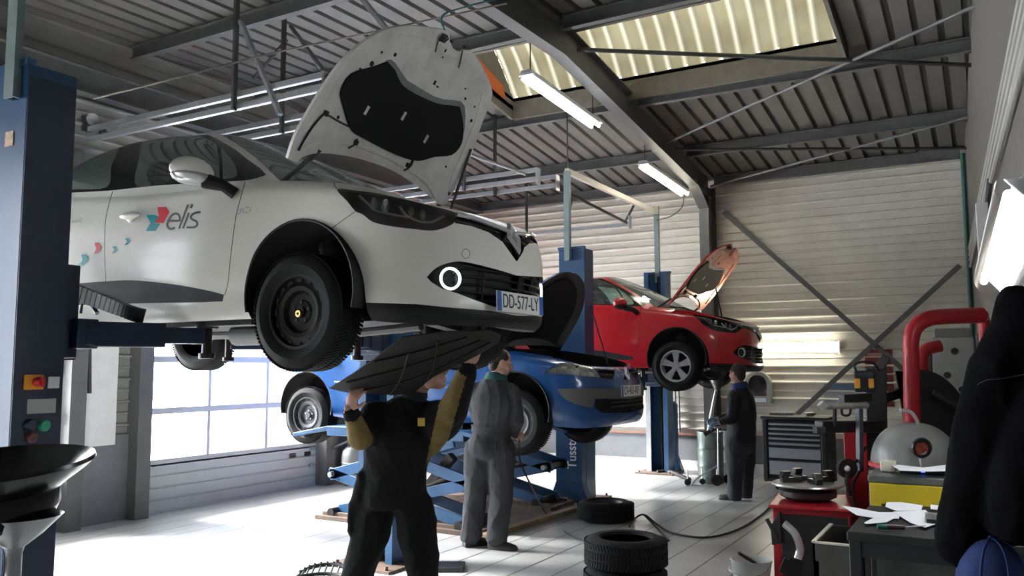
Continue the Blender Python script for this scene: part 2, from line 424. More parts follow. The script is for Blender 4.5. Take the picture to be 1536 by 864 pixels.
mb.grid(np.array([[vault(x, q) for q in qs] for x in xs]))
st(mb.build('window_1', mk, ang=60))
M_orange = mat('orange_sealant_sheet', (.55, .12, .02), .7)
# steel frame
def Ibeam(mb, a, b, w, h, up=(0, 0, 1), tk=.014):
    a = np.asarray(a, float); b = np.asarray(b, float); x, y, z = frame_z(b-a, up); L = np.linalg.norm(b-a); c = (a+b)/2
    mb.box(c+y*(h/2-tk/2), (w, tk, L), (x, y, z)); mb.box(c-y*(h/2-tk/2), (w, tk, L), (x, y, z)); mb.box(c, (tk*.8, h-2*tk, L), (x, y, z)); return mb
bx = -3.7
mb = MB()
Ibeam(mb, (bx, 12.7, zr(12.7)-.21), (bx, 7.5, zr(7.5)-.21), .15, .36); Ibeam(mb, (bx, 7.5, zr(7.5)-.21), (bx, -2.8, zr(-2.8)-.21), .15, .36)
mb.slab([V(bx-.01, 12.62, zr(12.6)-.3), V(bx-.01, 11.9, zr(11.9)-.33), V(bx-.01, 12.62, 3.95)], (.02, 0, 0))
mb.slab([V(bx-.08, 11.85, zr(11.85)-.34), V(bx+.08, 11.85, zr(11.85)-.34), V(bx+.08, 12.63, 3.93), V(bx-.08, 12.63, 3.93)], (0, .012, .012))
st(mb.build('roof_beam', M_steel))
mb = MB(); mb.box((bx, 12.47, 2.2), (.15, .016, 4.4)); mb.box((bx, 12.86, 2.2), (.15, .016, 4.4)); mb.box((bx, 12.665, 2.2), (.012, .40, 4.4)); st(mb.build('column', M_steel))
mb = MB(); Ibeam(mb, (XL+.14, -2.8, 4.55), (XL+.14, 12.8, 4.55), .16, .28); mb.build('eaves_beam', M_steel)['kind'] = 'structure'
for y in (1.85, 3.75, 5.65, 7.4, 9.5, 11.4, 12.75):
    mb = MB(); z = zr(y)-.09; Ibeam(mb, (XL+.1, y, z), (bx-.09, y, z), .08, .15); Ibeam(mb, (bx+.09, y, z), (.5, y, z), .08, .15)
    st(mb.build('purlin', M_steel))
mb = MB(); mb.box((-.12, 12.55, 2.25), (.16, .2, 4.5)); st(mb.build('column', M_clad2, bev=.005))
def brace(a, b, r=.022, flat=False, m=None):
    mb = MB()
    if flat: mb.bar(a, b, .07, .012, up=(0, 1, 0))
    else: mb.tube([a, b], r, 8)
    st(mb.build('bracing_bar', m or M_dsteel))
zb = lambda y: zr(y)-.22
brace((bx+.08, 7.75, zb(7.75)), (.1, 9.75, zb(9.75)), .024); brace((bx+.08, 10.6, zb(10.6)), (.3, 8.3, zb(8.3)), .02, m=M_steel)
brace((bx+.08, 10.9, zb(10.9)), (.1, 12.3, zb(12.3)), .02); brace((bx+.08, 12.6, zb(12.6)), (.0, 11.1, zb(11.1)), .018, m=M_steel)
q0, q1 = at_y(1085, 318, YB-.1), at_y(1390, 585, YB-.1); brace(q0, q1, flat=True, m=M_steel)
q0, q1 = at_y(1440, 398, YB-.13), at_y(1145, 668, YB-.13); brace(q0, q1, flat=True, m=M_steel)

# sectional door tracks, each hung from the roof
def track(y, z, x1, n=1, lab='', hang=()):
    T = thing('door_track', lab, 'door track', (XL+.2, y, z), group='overhead door tracks')
    mb = MB(); L = x1-XL-.2
    for dz in ([0] if n == 1 else [0, .11]):
        mb.box((L/2, 0, dz), (L, .012, .05)); mb.box((L/2, .018, dz+.022), (L, .04, .006)); mb.box((L/2, .018, dz-.022), (L, .04, .006)); mb.box((L/2, .036, dz+.018), (L, .005, .01)); mb.box((L/2, .036, dz-.018), (L, .005, .01))
    mb.build('rail', M_galv, T)
    for x in hang:
        zz = zr(y)-z+.03; x -= XL+.2
        MB().bar((x, -.02, -.04), (x, -.02, zz), .045, .03).build('hanger', M_dsteel, T)
    e = MB().box((L+.005, .02, .03), (.02, .1, .2)); e.build('end_bracket', M_galv, T)
    return T
track(5.1, 3.93, -4.70, 2, 'long galvanised track above the roof of the white car', (-5.75,))
track(5.98, 3.98, -4.85, 2, 'short looking galvanised track passing behind the raised bonnet of the white car', (-6.05,))
track(8.72, 3.86, -4.62, 2, 'twin galvanised track ending above the grille of the white car', (-5.65,))
track(9.4, 3.92, -4.70, 2, 'twin galvanised track just beneath and behind the one over the white car grille', (-5.6,))
track(12.1, 3.82, -4.78, 1, 'single slim track in front of the pale ribbed end wall', (-6.6,))
def strut(name, a, b, r, m, lab, cat='strut', flat=False, grp=None):
    mb = MB(); a = np.asarray(a); b = np.asarray(b)
    if flat: mb.bar(a, b, .05, .03)
    else: mb.tube([a, b], r, 8)
    c = a.copy(); mb.v = [tuple(np.array(p)-c) for p in mb.v]
    return tag(mb.build(name, m, loc=c), lab, cat, grp)
strut('support_strut', at_y(361, 32, 5.1), at_y(420, 172, 5.1), .02, M_galv, 'bright metal strut slanting between two dark hangers above the white car roof', flat=True)
strut('support_strut', at_y(436, 40, 5.6), at_y(494, 118, 5.1), .022, M_steel, 'grey round strut slanting down to the end of the long track')
strut('support_strut', at_y(540, -6, 4.6), at_y(580, 44, 4.6), .03, M_galv, 'shiny strut ending behind the upper edge of the open white bonnet', flat=True)
strut('support_strut', at_y(430, 60, 5.98), at_y(380, 118, 5.98), .018, M_dsteel, 'thin dark strut slanting off the second hanger above the white car roof')
strut('support_strut', at_y(690, 226, 8.72), at_y(790, 262, 8.72), .02, M_steel, 'slanting grey bar right beside the edge of the open white bonnet')
strut('support_strut', at_y(825, 276, 9.4), at_y(940, 334, 12.0), .022, M_dsteel, 'dark bar running from the twin track to the slim track at the end wall')
strut('support_strut', at_y(858, 300, 12.1), at_y(848, 342, 12.1), .02, M_dsteel, 'short dark strut beside the pale hanger of the slim track')
strut('support_strut', at_y(955, 300, 12.1), at_y(937, 334, 12.1), .02, M_dsteel, 'short dark strut at the free end of the slim track')
def cable(name, pts, r, m, lab, cat='cable', n=8, grp=None):
    p = crv(pts, 8); mb = MB().tube(p, r, n); c = p[0]; mb.v = [tuple(np.array(q)-c) for q in mb.v]
    return tag(mb.build(name, m, loc=c), lab, cat, grp)
cable('air_pipe', [at_y(140, 148, 4.2), at_y(260, 118, 4.5), at_y(400, 82, 5.0), at_y(560, 48, 5.4), at_y(760, 5, 5.9)], .009, mat('dull_pipe', (.22, .20, .18), .5), 'thin dull pipe crossing under the roof above the white car', 'pipe')
# ------------------------------------------------------------------ lamps
M_tube = mat('fluorescent_tube', (.9, .9, .9), .4, emit=(.93, .97, 1.0), estr=26.)
M_tubew = mat('fluorescent_tube_warm', (.9, .9, .9), .4, emit=(1.0, .93, .76), estr=22.)
def lamp(a, b, lab, tm, width=.17, up=(0, 0, 1), wires=(), grp='hanging twin tube lamps', diff=False):
    a = np.asarray(a); b = np.asarray(b); T = thing('ceiling_lamp', lab, 'lamp', (a+b)/2, 0, grp); c = (a+b)/2
    x, y, z = frame_z(b-a, up); L = np.linalg.norm(b-a)
    mb = MB(); mb.box(y*.03, (width*.7, .05, L), (x, y, z)); mb.slab([x*-width*.5+y*.0-z*L/2, x*width*.5-z*L/2, x*width*.3+y*.05-z*L/2, x*-width*.3+y*.05-z*L/2], z*.02); mb.slab([x*-width*.5+z*(L/2-.02), x*width*.5+z*(L/2-.02), x*width*.3+y*.05+z*(L/2-.02), x*-width*.3+y*.05+z*(L/2-.02)], z*.02)
    mb.build('lamp_body', M_white, T, bev=.004)
    for q in (-1, 1): MB().tube([x*q*width*.27-y*.025-z*(L/2-.03), x*q*width*.27-y*.025+z*(L/2-.03)], .019, 14).build('tube', tm, T)
    if diff:
        P = np.array([[x*math.cos(t)*width*.55-y*(.02+.06*math.sin(t))+z*s for t in np.linspace(0, math.pi, 15)] for s in np.linspace(-L/2, L/2, 5)])
        MB().grid(P).build('diffuser', glass('lamp_cover', (.97, .97, .97), .03, .3), T)
    for (p, q) in wires: MB().tube([np.asarray(p)-c, np.asarray(q)-c], .006, 6).build('hanging_wire', M_black, T)
    return T
la, lb = V(-3.86, 7.06, 4.49), V(-3.86, 8.78, 4.42)
lamp(la, lb, 'bright tube lamp hanging just beside the raised white bonnet', M_tube, wires=[(la+V(0, .1, .05), la+V(0, .1, zr(7.2)-4.49-.25)), (lb+V(0, -.1, .05), lb+V(0, -.1, zr(8.7)-4.42-.25))])
la, lb = V(-3.86, 10.28, 4.27), V(-3.86, 12.05, 4.20)
lamp(la, lb, 'tube lamp hanging near the end wall with a loose black cable', M_tubew, wires=[(la+V(0, .1, .05), la+V(0, .1, zr(10.4)-4.27-.22)), (lb+V(0, -.1, .05), lb+V(0, -.1, zr(11.95)-4.20-.22))])
lamp(at_d(1541, 298, 3.3), at_d(1494, 432, 4.8), 'large cold tube lamp on the side wall above the dark coat', M_tube, .24, up=(.6, 0, .5), grp=None, diff=True)
lamp(V(-3.3, YB-.1, 1.885), V(-1.86, YB-.1, 1.87), 'warm tube lamp fixed level on the ribbed end wall', M_tubew, .2, up=(0, 1, 0), grp=None)
cable('lamp_cable', [V(-3.86, 12.05, 4.22), at_y(1022, 312, 12.1), at_y(1005, 325, 12.15), at_y(985, 330, 12.2)], .008, M_black, 'loose black cable curving from the far hanging lamp to the lift mast')
# ------------------------------------------------------------------ cars
from mathutils.bvhtree import BVHTree
def inpoly(p, poly):
    x, y = p; c = False; n = len(poly); j = n-1
    for i in range(n):
        xi, yi = poly[i]; xj, yj = poly[j]
        if (yi > y) != (yj > y) and x < (xj-xi)*(y-yi)/(yj-yi)+xi: c = not c
        j = i
    return c
class Shell:
    """half body (y<=0) whose outlines are cut exactly into the surface"""
    def __init__(s, grids, loc, yaw=0.):
        s.bm = bmesh.new(); s.loc = np.array(loc, float); c, n = math.cos(yaw), math.sin(yaw)
        s.R = np.array([[c, -n, 0], [n, c, 0], [0, 0, 1]]); s.view = s.R.T @ (CAM-s.loc)
        s.reg = s.bm.faces.layers.int.new('reg')
        for P, r in grids:
            nu, nv = P.shape[:2]; vs = [[s.bm.verts.new(P[i, j]) for j in range(nv)] for i in range(nu)]
            for i in range(nu-1):
                for j in range(nv-1):
                    q = (vs[i][j], vs[i+1][j], vs[i+1][j+1], vs[i][j+1])
                    f = s.bm.faces.new(q); f[s.reg] = r
        bmesh.ops.remove_doubles(s.bm, verts=s.bm.verts, dist=.0004)
        bmesh.ops.dissolve_degenerate(s.bm, edges=s.bm.edges, dist=.0003)
        bmesh.ops.recalc_face_normals(s.bm, faces=s.bm.faces)
        s.bm.normal_update()
        far = min(s.bm.faces, key=lambda f: f.calc_center_median().y)
        if far.normal.y > 0: bmesh.ops.reverse_faces(s.bm, faces=s.bm.faces); s.bm.normal_update()
        s.retree()
    def retree(s): s.tree = BVHTree.FromBMesh(s.bm)
    def ray(s, x, y):
        d = s.R.T @ ray(x, y); return Vector(d).normalized()
    def hit(s, x, y, off=0.):                                      # point of the surface seen at a pixel
        h, n, i, d = s.tree.ray_cast(Vector(s.view), s.ray(x, y))
        if h is None: return None
        return np.array(h)+np.array(n)*off
    def px(s, p):
        v = VM @ (s.R @ np.asarray(p, float)+s.loc-CAM); return (768+F*v[0]/v[2], 432-F*v[1]/v[2])
    def cut(s, poly, reg, only=None, mode='cam', facing=None, keep=True):
        """mode cam: polygon in pixels seen from the camera; side: (x,z); front: (y,z); top: (x,y)"""
        if mode == 'cam': pr = s.px; vd = None
        elif mode == 'side': pr = lambda p: (p[0], p[2]); vd = Vector((0, -1, 0))
        elif mode == 'front': pr = lambda p: (p[1], p[2]); vd = Vector((1, 0, 0))
        elif mode == 'top': pr = lambda p: (p[0], p[1]); vd = Vector((0, 0, 1))
        xs = [p[0] for p in poly]; ys = [p[1] for p in poly]; X0, X1, Y0, Y1 = min(xs), max(xs), min(ys), max(ys)
        bm = s.bm; cache = {}
        def P(v):
            q = cache.get(v)
            if q is None: q = cache[v] = pr(v.co)
            return q
        def faces(fs):
            out = []
            for f in fs:
                if only is not None and f[s.reg] not in only: continue
                n = f.normal
                if mode == 'cam':
                    if n.dot(Vector(s.view)-f.verts[0].co) <= 0: continue
                elif n.dot(vd) < (.05 if facing is None else facing): continue
                q = [P(v) for v in f.verts]
                a = min(u[0] for u in q); b = max(u[0] for u in q); c = min(u[1] for u in q); d = max(u[1] for u in q)
                if b < X0 or a > X1 or d < Y0 or c > Y1: continue
                out.append((f, a, b, c, d))
            return out
        act = [q[0] for q in faces(bm.faces)]
        n = len(poly)
        for i in range(n):
            a, b = poly[i], poly[(i+1) % n]
            x0, x1, y0, y1 = min(a[0], b[0]), max(a[0], b[0]), min(a[1], b[1]), max(a[1], b[1])
            act = [f for f in act if f.is_valid]
            loc = [q for q in faces(act) if q[2] >= x0-1e-6 and q[1] <= x1+1e-6 and q[4] >= y0-1e-6 and q[3] <= y1+1e-6]
            if not loc: continue
            if mode == 'cam':
                d0 = s.ray(*a); d1 = s.ray(*b); co = Vector(s.view); no = d0.cross(d1)
            else:
                e = (b[0]-a[0], b[1]-a[1])
                if mode == 'side': co = Vector((a[0], 0, a[1])); no = Vector((-e[1], 0, e[0]))
                elif mode == 'front': co = Vector((0, a[0], a[1])); no = Vector((0, -e[1], e[0]))
                else: co = Vector((a[0], a[1], 0)); no = Vector((-e[1], e[0], 0))
            if no.length < 1e-12: continue
            fs = [q[0] for q in loc]; g = set(fs)
            for f in fs: g.update(f.edges); g.update(f.verts)
            r = bmesh.ops.bisect_plane(bm, geom=list(g), dist=1e-6, plane_co=co, plane_no=no.normalized())
            new = {f for f in r['geom'] if isinstance(f, bmesh.types.BMFace)}
            for e in r['geom_cut']:
                if isinstance(e, bmesh.types.BMEdge): new.update(e.link_faces)
            act = list(set([f for f in act if f.is_valid]) | {f for f in new if f.is_valid})
        bm.normal_update(); cnt = 0
        for q in faces(bm.faces):
            f = q[0]
            if inpoly(pr(f.calc_center_median()), poly): f[s.reg] = reg; cnt += 1
        return cnt
    def mb(s, regs, mirror=True, off=0.):
        m = MB(); idx = {}
        for f in s.bm.faces:
            if f[s.reg] not in regs: continue
            ids = []
            for v in f.verts:
                k = v.index
                if v not in idx:
                    idx[v] = len(m.v); m.v.append(tuple(v.co+v.normal*off))
                ids.append(idx[v])
            m.f.append(tuple(ids)); m.m.append(0)
        if mirror:
            o = len(m.v); mp = {}
            for i in range(o):
                x, y, z = m.v[i]
                if abs(y) < 1e-4: mp[i] = i
                else: mp[i] = len(m.v); m.v.append((x, -y, z))
            for f in list(m.f): m.f.append(tuple(mp[i] for i in f)[::-1]); m.m.append(0)
        return m
def strip(pts, w):                                                 # thin closed polygon along a polyline (pixels)
    p = np.array(pts, float); d = np.gradient(p, axis=0); n = np.stack([-d[:, 1], d[:, 0]], 1); n /= np.linalg.norm(n, axis=1)[:, None]
    return [tuple(q) for q in np.concatenate([p+n*w/2, (p-n*w/2)[::-1]])]
def C2(pts, n=5, closed=True): return [tuple(q) for q in crv(pts, n, closed)]

def body_grids(S):
    """lower body as stacked plan outlines, upper body as a tapering glasshouse"""
    base = crv(S['plan'], 10); d = np.gradient(base, axis=0); L = np.concatenate([[0], np.cumsum(np.linalg.norm(np.diff(base, axis=0), axis=1))])
    N = S.get('N', 190); sv = np.linspace(0, L[-1], N); pl = np.stack([np.interp(sv, L, base[:, 0]), np.interp(sv, L, base[:, 1])], 1)
    tg = np.gradient(pl, axis=0); nx = np.abs(tg[:, 1]); ny = np.abs(tg[:, 0]); q = np.hypot(nx, ny); nx /= q; ny /= q; nx[0] = nx[-1] = 1; ny[0] = ny[-1] = 0
    M = 54; G = np.zeros((N, M, 3))
    for i in range(N):
        x, y = pl[i]; z0 = interp(x, *S['zb']); z1 = interp(x, *S['zt'])
        for j in range(M):
            t = j/(M-1); z = z0+(z1-z0)*t
            fi = interp(z, *S['fin']) if x > -1.3 else interp(z, *S['rin']); si = interp(z, *S['sin'])
            if 'door' in S and -2.0 < x < -.3:
                g = math.sin(math.pi*min(1, max(0, (x+2.0)/1.7)))**.6; si += .022*g*math.exp(-((z-.34)/.07)**2)
            wf, ws = nx[i]**2, ny[i]**2; sgn = 1 if x > -1.3 else -1
            # rounded shoulder at the very top
            k = max(0, (t-.93)/.07); sh = .02*k*k
            G[i, j] = (x-sgn*(fi+sh)*wf, -max(0, y-(si+sh)*ws), z)
        if i in (0, N-1): G[i, :, 1] = 0
    rim = G[:, -1]
    # glasshouse
    Bc, Tc = np.array(S['ghb'], float), np.array(S['ght'], float); K = 14
    Bs, Ts = crv(Bc, K), crv(Tc, K); Bs[:, 1] = np.maximum(Bs[:, 1], 0); Ts[:, 1] = np.maximum(Ts[:, 1], 0)
    H = []
    side = rim[(rim[:, 0] < Bc[3][0]) & (rim[:, 0] > Bc[-4][0])]
    for i, (b, tt) in enumerate(zip(Bs, Ts)):
        b = b.copy()
        if i > 3*K and i < len(Bs)-1-3*K:                             # sit on the shoulder of the lower body
            xi = b[0]; o = np.argsort(rim[:, 0]); mask = np.abs(rim[:, 1]) > .6
            rr = rim[mask]; oo = np.argsort(rr[:, 0]); b[1] = -np.interp(xi, rr[oo, 0], rr[oo, 1])-.003; b[2] = np.interp(xi, rr[oo, 0], rr[oo, 2])-.004
        n2 = V(*(tt-b)); out = V(b[0]-(-1.7), b[1]*1.6, 0); out = nrm(out)
        side_w = min(1, abs(b[1])/.6)
        c1 = b+(tt-b)*.5+out*S.get('bulge', .035); c2 = b+(tt-b)*.93+out*.012
        ctr = V(tt[0]*.35+(-1.85)*.65, tt[1]*.55, tt[2]+.028); c3 = tt+(ctr-tt)*.22+V(0, 0, .012)
        end = V(-1.85+(tt[0]+1.85)*.02, 0, S['roofz'])
        c4 = tt+(end-tt)*.6; c4[2] = tt[2]+(S['roofz']-tt[2])*.85
        H.append(crv([b, c1, c2, c3, c4, end], 7))
    H = np.array(H); H[:, :, 1] *= -1; H[0, :, 1] = 0; H[-1, :, 1] = 0
    H[:, :, 1] = np.minimum(H[:, :, 1], 0)
    # floor
    Fl = np.stack([G[:, 0], G[:, 0]*[1, .5, 1]+[0, 0, .02], G[:, 0]*[1, 0, 1]+[0, 0, .02]], 1)
    # wing ledge round the engine bay
    fr = rim[rim[:, 0] > S['cowlx']]
    ins = fr.copy(); c = V(.0, 0, 0)
    for i in range(len(fr)):
        k = np.where((rim == fr[i]).all(1))[0][0]
        n = V(nx[k], -ny[k], 0); ins[i] = fr[i]-V(n[0]*.07, n[1]*.10, -.042)
        ins[i, 1] = min(0, ins[i, 1])
    low = ins.copy(); low[:, 2] -= .16; low[:, 0] -= .01
    bay = low*[.75, .55, 1]+[0, 0, .02]; bay0 = low*[.7, 0, 1]+[0, 0, .02]
    Ld = np.stack([fr, fr*.55+ins*.45+[0, 0, .010], ins], 1); Wl = np.stack([ins, low, bay, bay0], 1)
    return G, H, Fl, Ld, Wl
PAINT, ARCH, TRIM, SGL, WGL, LAMP, LGR, UGR, GAP, FLR, BAY, RLAMP, SILL, SMK, RED, TEAL = range(16)
def wheel(parent, loc, R, wd, style, side, M, turn=0.):
    """tyre with its rim and hub, axis along y; side -1 = visible face towards -y"""
    mb = MB(); r = R; h = wd/2; ri = R*.63
    prof = [(ri, -h+.01), (ri+.02, -h-.004), (r*.80, -h-.012), (r*.93, -h+.004), (r*.985, -h+.022), (r, -h+.05), (r, h-.05), (r*.985, h-.022), (r*.93, h-.004), (r*.80, h+.012), (ri+.02, h+.004), (ri, h-.01)]
    mb.lathe(prof, 56, axis=EY)
    for k in range(90):                                             # tread blocks
        a = 2*math.pi*k/90
        for q in (-1, 1):
            cpos = V(math.cos(a)*(r+.001), q*h*.52, math.sin(a)*(r+.001)); ex = V(-math.sin(a), q*.35, math.cos(a)); ex = nrm(ex); ez = V(math.cos(a), 0, math.sin(a)); ey = np.cross(ez, ex)
            mb.box(cpos, (r*.046, h*.80, .006), (ex, ey, ez))
    ty = mb.build('wheel', M['tyre'], parent, ang=30); ty.location = loc; ty.rotation_euler = (0, 0, turn)
    s = side; rb = MB()
    barrel = [(ri+.006, -s*-h*.9), (ri+.004, s*h*.92), (ri-.012, s*h*.92), (ri-.02, s*h*.7), (ri-.02, -s*h*.9)]
    rb.lathe(barrel, 48, axis=EY)
    f = s*h
    if style == 'steel':
        rb.lathe([(ri-.02, f*.62), (ri*.80, f*.62), (ri*.70, f*.72), (ri*.58, f*.66), (ri*.50, f*.42), (ri*.2, f*.38), (0.0001, f*.38)], 48, axis=EY)
        rm = rb.build('rim', M['rim'], ty)
        sl = MB()
        for k in range(16):
            a = 2*math.pi*k/16; c = V(math.cos(a)*ri*.86, f*.64, math.sin(a)*ri*.86); e1 = V(-math.sin(a), 0, math.cos(a)); e2 = V(math.cos(a), 0, math.sin(a))
            sl.box(c, (ri*.16, ri*.09, .01), (e1, e2, EY))
        sl.build('rim_slot', M['void'], ty)
        hb = MB(); hb.lathe([(.0001, f*.66), (.03, f*.66), (.034, f*.40)], 24, axis=EY)
        hb.lathe([(.031, f*.50), (.06, f*.46), (.066, f*.39)], 24, axis=EY)
        hb.build('hub', M['hub'], ty)
        nb = MB()
        for k in range(5):
            a = 2*math.pi*k/5+.3; nb.lathe([(.0001, f*.56), (.009, f*.56), (.010, f*.36)], 6, o=V(math.cos(a)*.052, 0, math.sin(a)*.052), axis=EY)
        nb.build('wheel_bolt', M['bolt'], ty)
    else:
        for k in range(5):
            a = 2*math.pi*k/5+.5*math.pi
            e2 = V(math.cos(a), 0, math.sin(a)); e1 = V(-math.sin(a), 0, math.cos(a))
            pts = [(-.020, .02), (-.030, ri*.45), (-.040, ri*.75), (-.052, ri*.97), (.052, ri*.97), (.040, ri*.75), (.030, ri*.45), (.020, .02)]
            top = [e1*p[0]+e2*p[1]+EY*(f*(.62+.20*min(1, p[1]/ri))) for p in pts]; bot = [p-EY*f*.3 for p in top]
            n = len(top); rb.add(top+bot, [tuple(range(n)), tuple(range(n, 2*n))[::-1]]+[(i, (i+1) % n, n+(i+1) % n, n+i) for i in range(n)])
        rb.lathe([(ri, f*.80), (ri*.95, f*.84), (ri*.92, f*.78)], 48, axis=EY)
        rb.lathe([(.0001, f*.74), (.05, f*.72), (.062, f*.5)], 24, axis=EY)
        rm = rb.build('rim', M['rim'], ty)
        dk = MB(); dk.lathe([(.12, f*.25), (.135, f*.25), (.135, f*.1), (.06, f*.1)], 40, axis=EY); dk.lathe([(.0001, f*.05), (ri-.022, f*.05)], 40, axis=EY); dk.build('brake_disc', M['void'], ty)
        nb = MB()
        for k in range(5):
            a = 2*math.pi*k/5+.9; nb.lathe([(.0001, f*.78), (.008, f*.78), (.009, f*.6)], 6, o=V(math.cos(a)*.042, 0, math.sin(a)*.042), axis=EY)
        nb.build('wheel_bolt', M['bolt'], ty)
    return ty

CLIO = dict(
    plan=[(.842, 0), (.836, .15), (.808, .33), (.745, .50), (.64, .645), (.49, .755), (.28, .825), (.02, .852), (-.4, .862), (-1.0, .866), (-1.6, .866), (-2.2, .868), (-2.6, .862), (-2.88, .82), (-3.07, .71), (-3.17, .5), (-3.21, .25), (-3.215, 0)],
    zb=([.85, .6, .42, .3, -.3, -1.2, -2.2, -2.5, -2.9, -3.3], [.135, .14, .155, .175, .185, .185, .19, .22, .25, .27]),
    zt=([.85, .70, .50, .28, .05, -.2, -.37, -.9, -1.5, -1.87, -2.4, -3.3], [.715, .735, .785, .835, .875, .91, .93, .955, .985, 1.02, 1.07, 1.1]),
    fin=([.12, .145, .165, .20, .24, .30, .45, .53, .60, .66, .72, .78, .85, .95], [.10, .045, .02, .004, .012, .012, .0, .004, .016, .036, .062, .11, .16, .22]),
    rin=([.2, .27, .35, .6, .8, 1.0, 1.12], [.12, .05, .02, 0, .03, .08, .13]),
    sin=([.12, .17, .2, .26, .36, .5, .62, .74, .82, .90, .96, 1.02, 1.1], [.12, .075, .05, .03, .014, .002, 0, .010, .024, .045, .062, .078, .1]),
    door=1, cowlx=-.36, roofz=1.455, bulge=.035,
    ghb=[(-.14, 0, .995), (-.17, .32, .985), (-.26, .57, .965), (-.40, .79, .93), (-.9, .8, .95), (-1.7, .8, 1.0), (-2.45, .75, 1.07), (-2.95, .66, 1.09), (-3.08, .45, 1.1), (-3.12, .2, 1.1), (-3.12, 0, 1.1)],
    ght=[(-1.02, 0, 1.425), (-1.03, .30, 1.415), (-1.07, .45, 1.40), (-1.16, .535, 1.385), (-1.4, .56, 1.40), (-1.8, .565, 1.405), (-2.35, .54, 1.37), (-2.75, .50, 1.31), (-2.88, .40, 1.29), (-2.93, .2, 1.30), (-2.94, 0, 1.305)])
MEG = dict(
    plan=[(.842, 0), (.838, .2), (.815, .42), (.76, .60), (.65, .74), (.48, .82), (.25, .865), (0, .875), (-.4, .88), (-1.0, .885), (-1.6, .885), (-2.2, .885), (-2.6, .88), (-2.95, .85), (-3.18, .76), (-3.3, .6), (-3.345, .3), (-3.35, 0)],
    zb=([.85, .6, .42, .3, -.3, -1.2, -2.2, -2.5, -2.9, -3.4], [.17, .17, .18, .19, .19, .19, .20, .24, .27, .30]),
    zt=([.85, .70, .50, .28, .05, -.2, -.37, -.9, -1.5, -1.87, -2.4, -3.4], [.70, .725, .765, .81, .845, .88, .90, .93, .95, .965, 1.0, 1.05]),
    fin=([.15, .19, .23, .30, .45, .53, .56, .62, .70, .78, .9], [.09, .04, .015, .0, -.004, .0, .02, .04, .08, .14, .22]),
    rin=([.2, .27, .35, .6, .8, 1.0, 1.12], [.12, .05, .02, 0, .03, .08, .13]),
    sin=([.12, .19, .22, .28, .36, .5, .62, .74, .82, .90, .96, 1.05], [.1, .06, .04, .02, .008, .0, 0, .008, .024, .045, .062, .09]),
    cowlx=-.42, roofz=1.46, bulge=.04,
    ghb=[(-.10, 0, .97), (-.14, .35, .965), (-.25, .62, .94), (-.45, .80, .90), (-.9, .8, .93), (-1.7, .8, .96), (-2.45, .78, 1.0), (-3.0, .70, 1.04), (-3.2, .5, 1.05), (-3.25, .25, 1.05), (-3.25, 0, 1.05)],
    ght=[(-1.0, 0, 1.43), (-1.01, .32, 1.42), (-1.06, .48, 1.40), (-1.16, .56, 1.385), (-1.4, .59, 1.40), (-1.8, .59, 1.405), (-2.4, .57, 1.37), (-2.75, .53, 1.32), (-2.85, .42, 1.31), (-2.9, .2, 1.31), (-2.9, 0, 1.31)])
def arch_poly(cx, cz, r, n=40): return [(cx+r*math.cos(a), cz+r*math.sin(a)*1.0) for a in np.linspace(0, math.pi, n)]+[(cx-r, 0.), (cx+r, 0.)]
def arch_liner(mb, cx, cz, r, y0, y1):
    A = np.array([[V(cx+rr*math.cos(a), y, cz+rr*math.sin(a)) for y, rr in ((y0, r+.001), (y0-.004, r-.004), (y0, r-.012), (y0+.03, r-.008), (y1, r-.01), (y1+.01, .0))] for a in np.linspace(-.25, math.pi+.25, 30)])
    mb.grid(A); mb.grid(A*[1, -1, 1])
M_tyre = mat('tyre_rubber', (.0095, .0095, .010), .8, spec=.22, bump=.2, bscale=90)
M_void = mat('wheel_void_black', (.004, .004, .004), .7)
M_floorpan = mat('underbody_dark', (.05, .05, .05), .6, var=.4, vscale=6)
M_bay = mat('engine_bay_black', (.012, .012, .013), .5, var=.3)
M_gap = mat('panel_gap', (.01, .01, .01), .6)
M_btrim = mat('black_textured_trim', (.010, .010, .0105), .6, spec=.25, bump=.1, bscale=300)
M_gtrim = mat('gloss_black_trim', (.012, .012, .013), .15)
M_sglass = glass('tinted_side_glass', (.45, .60, .54), .13, .02, .05)
M_wglass = glass('windscreen_glass', (.5, .64, .60), .16, .02, .22)
M_lens = glass('headlamp_lens', (.85, .87, .87), .05)
M_chrome = mat('chrome', (.82, .83, .85), .18, .55)
M_plate = mat('number_plate_white', (.8, .8, .78), .4)
M_plateb = mat('number_plate_blue', (.03, .12, .42), .4)
M_ink = mat('number_plate_ink', (.02, .02, .02), .5)
M_dustw = mat('grimy_white_paint', (.62, .63, .62), .35, var=.55, vscale=9, dark=(.27, .26, .23), coat=.2)
M_seat = mat('grey_seat_cloth', (.10, .10, .11), .9)
M_gold = mat('brass_nut', (.75, .55, .18), .3, 1.0)
M_silver = mat('alloy_silver', (.55, .55, .55), .35, .35)
M_greysteel = mat('steel_wheel_grey', (.06, .062, .065), .42, .4, var=.3)
M_blacksteel = mat('steel_wheel_black', (.011, .0105, .010), .5, .2, spec=.25, var=.3)
M_whitering = mat('running_light_ring', (.9, .9, .9), .3, emit=(.9, .97, 1.0), estr=1.6)
M_reflector = mat('lamp_reflector', (.7, .7, .72), .2, .9)

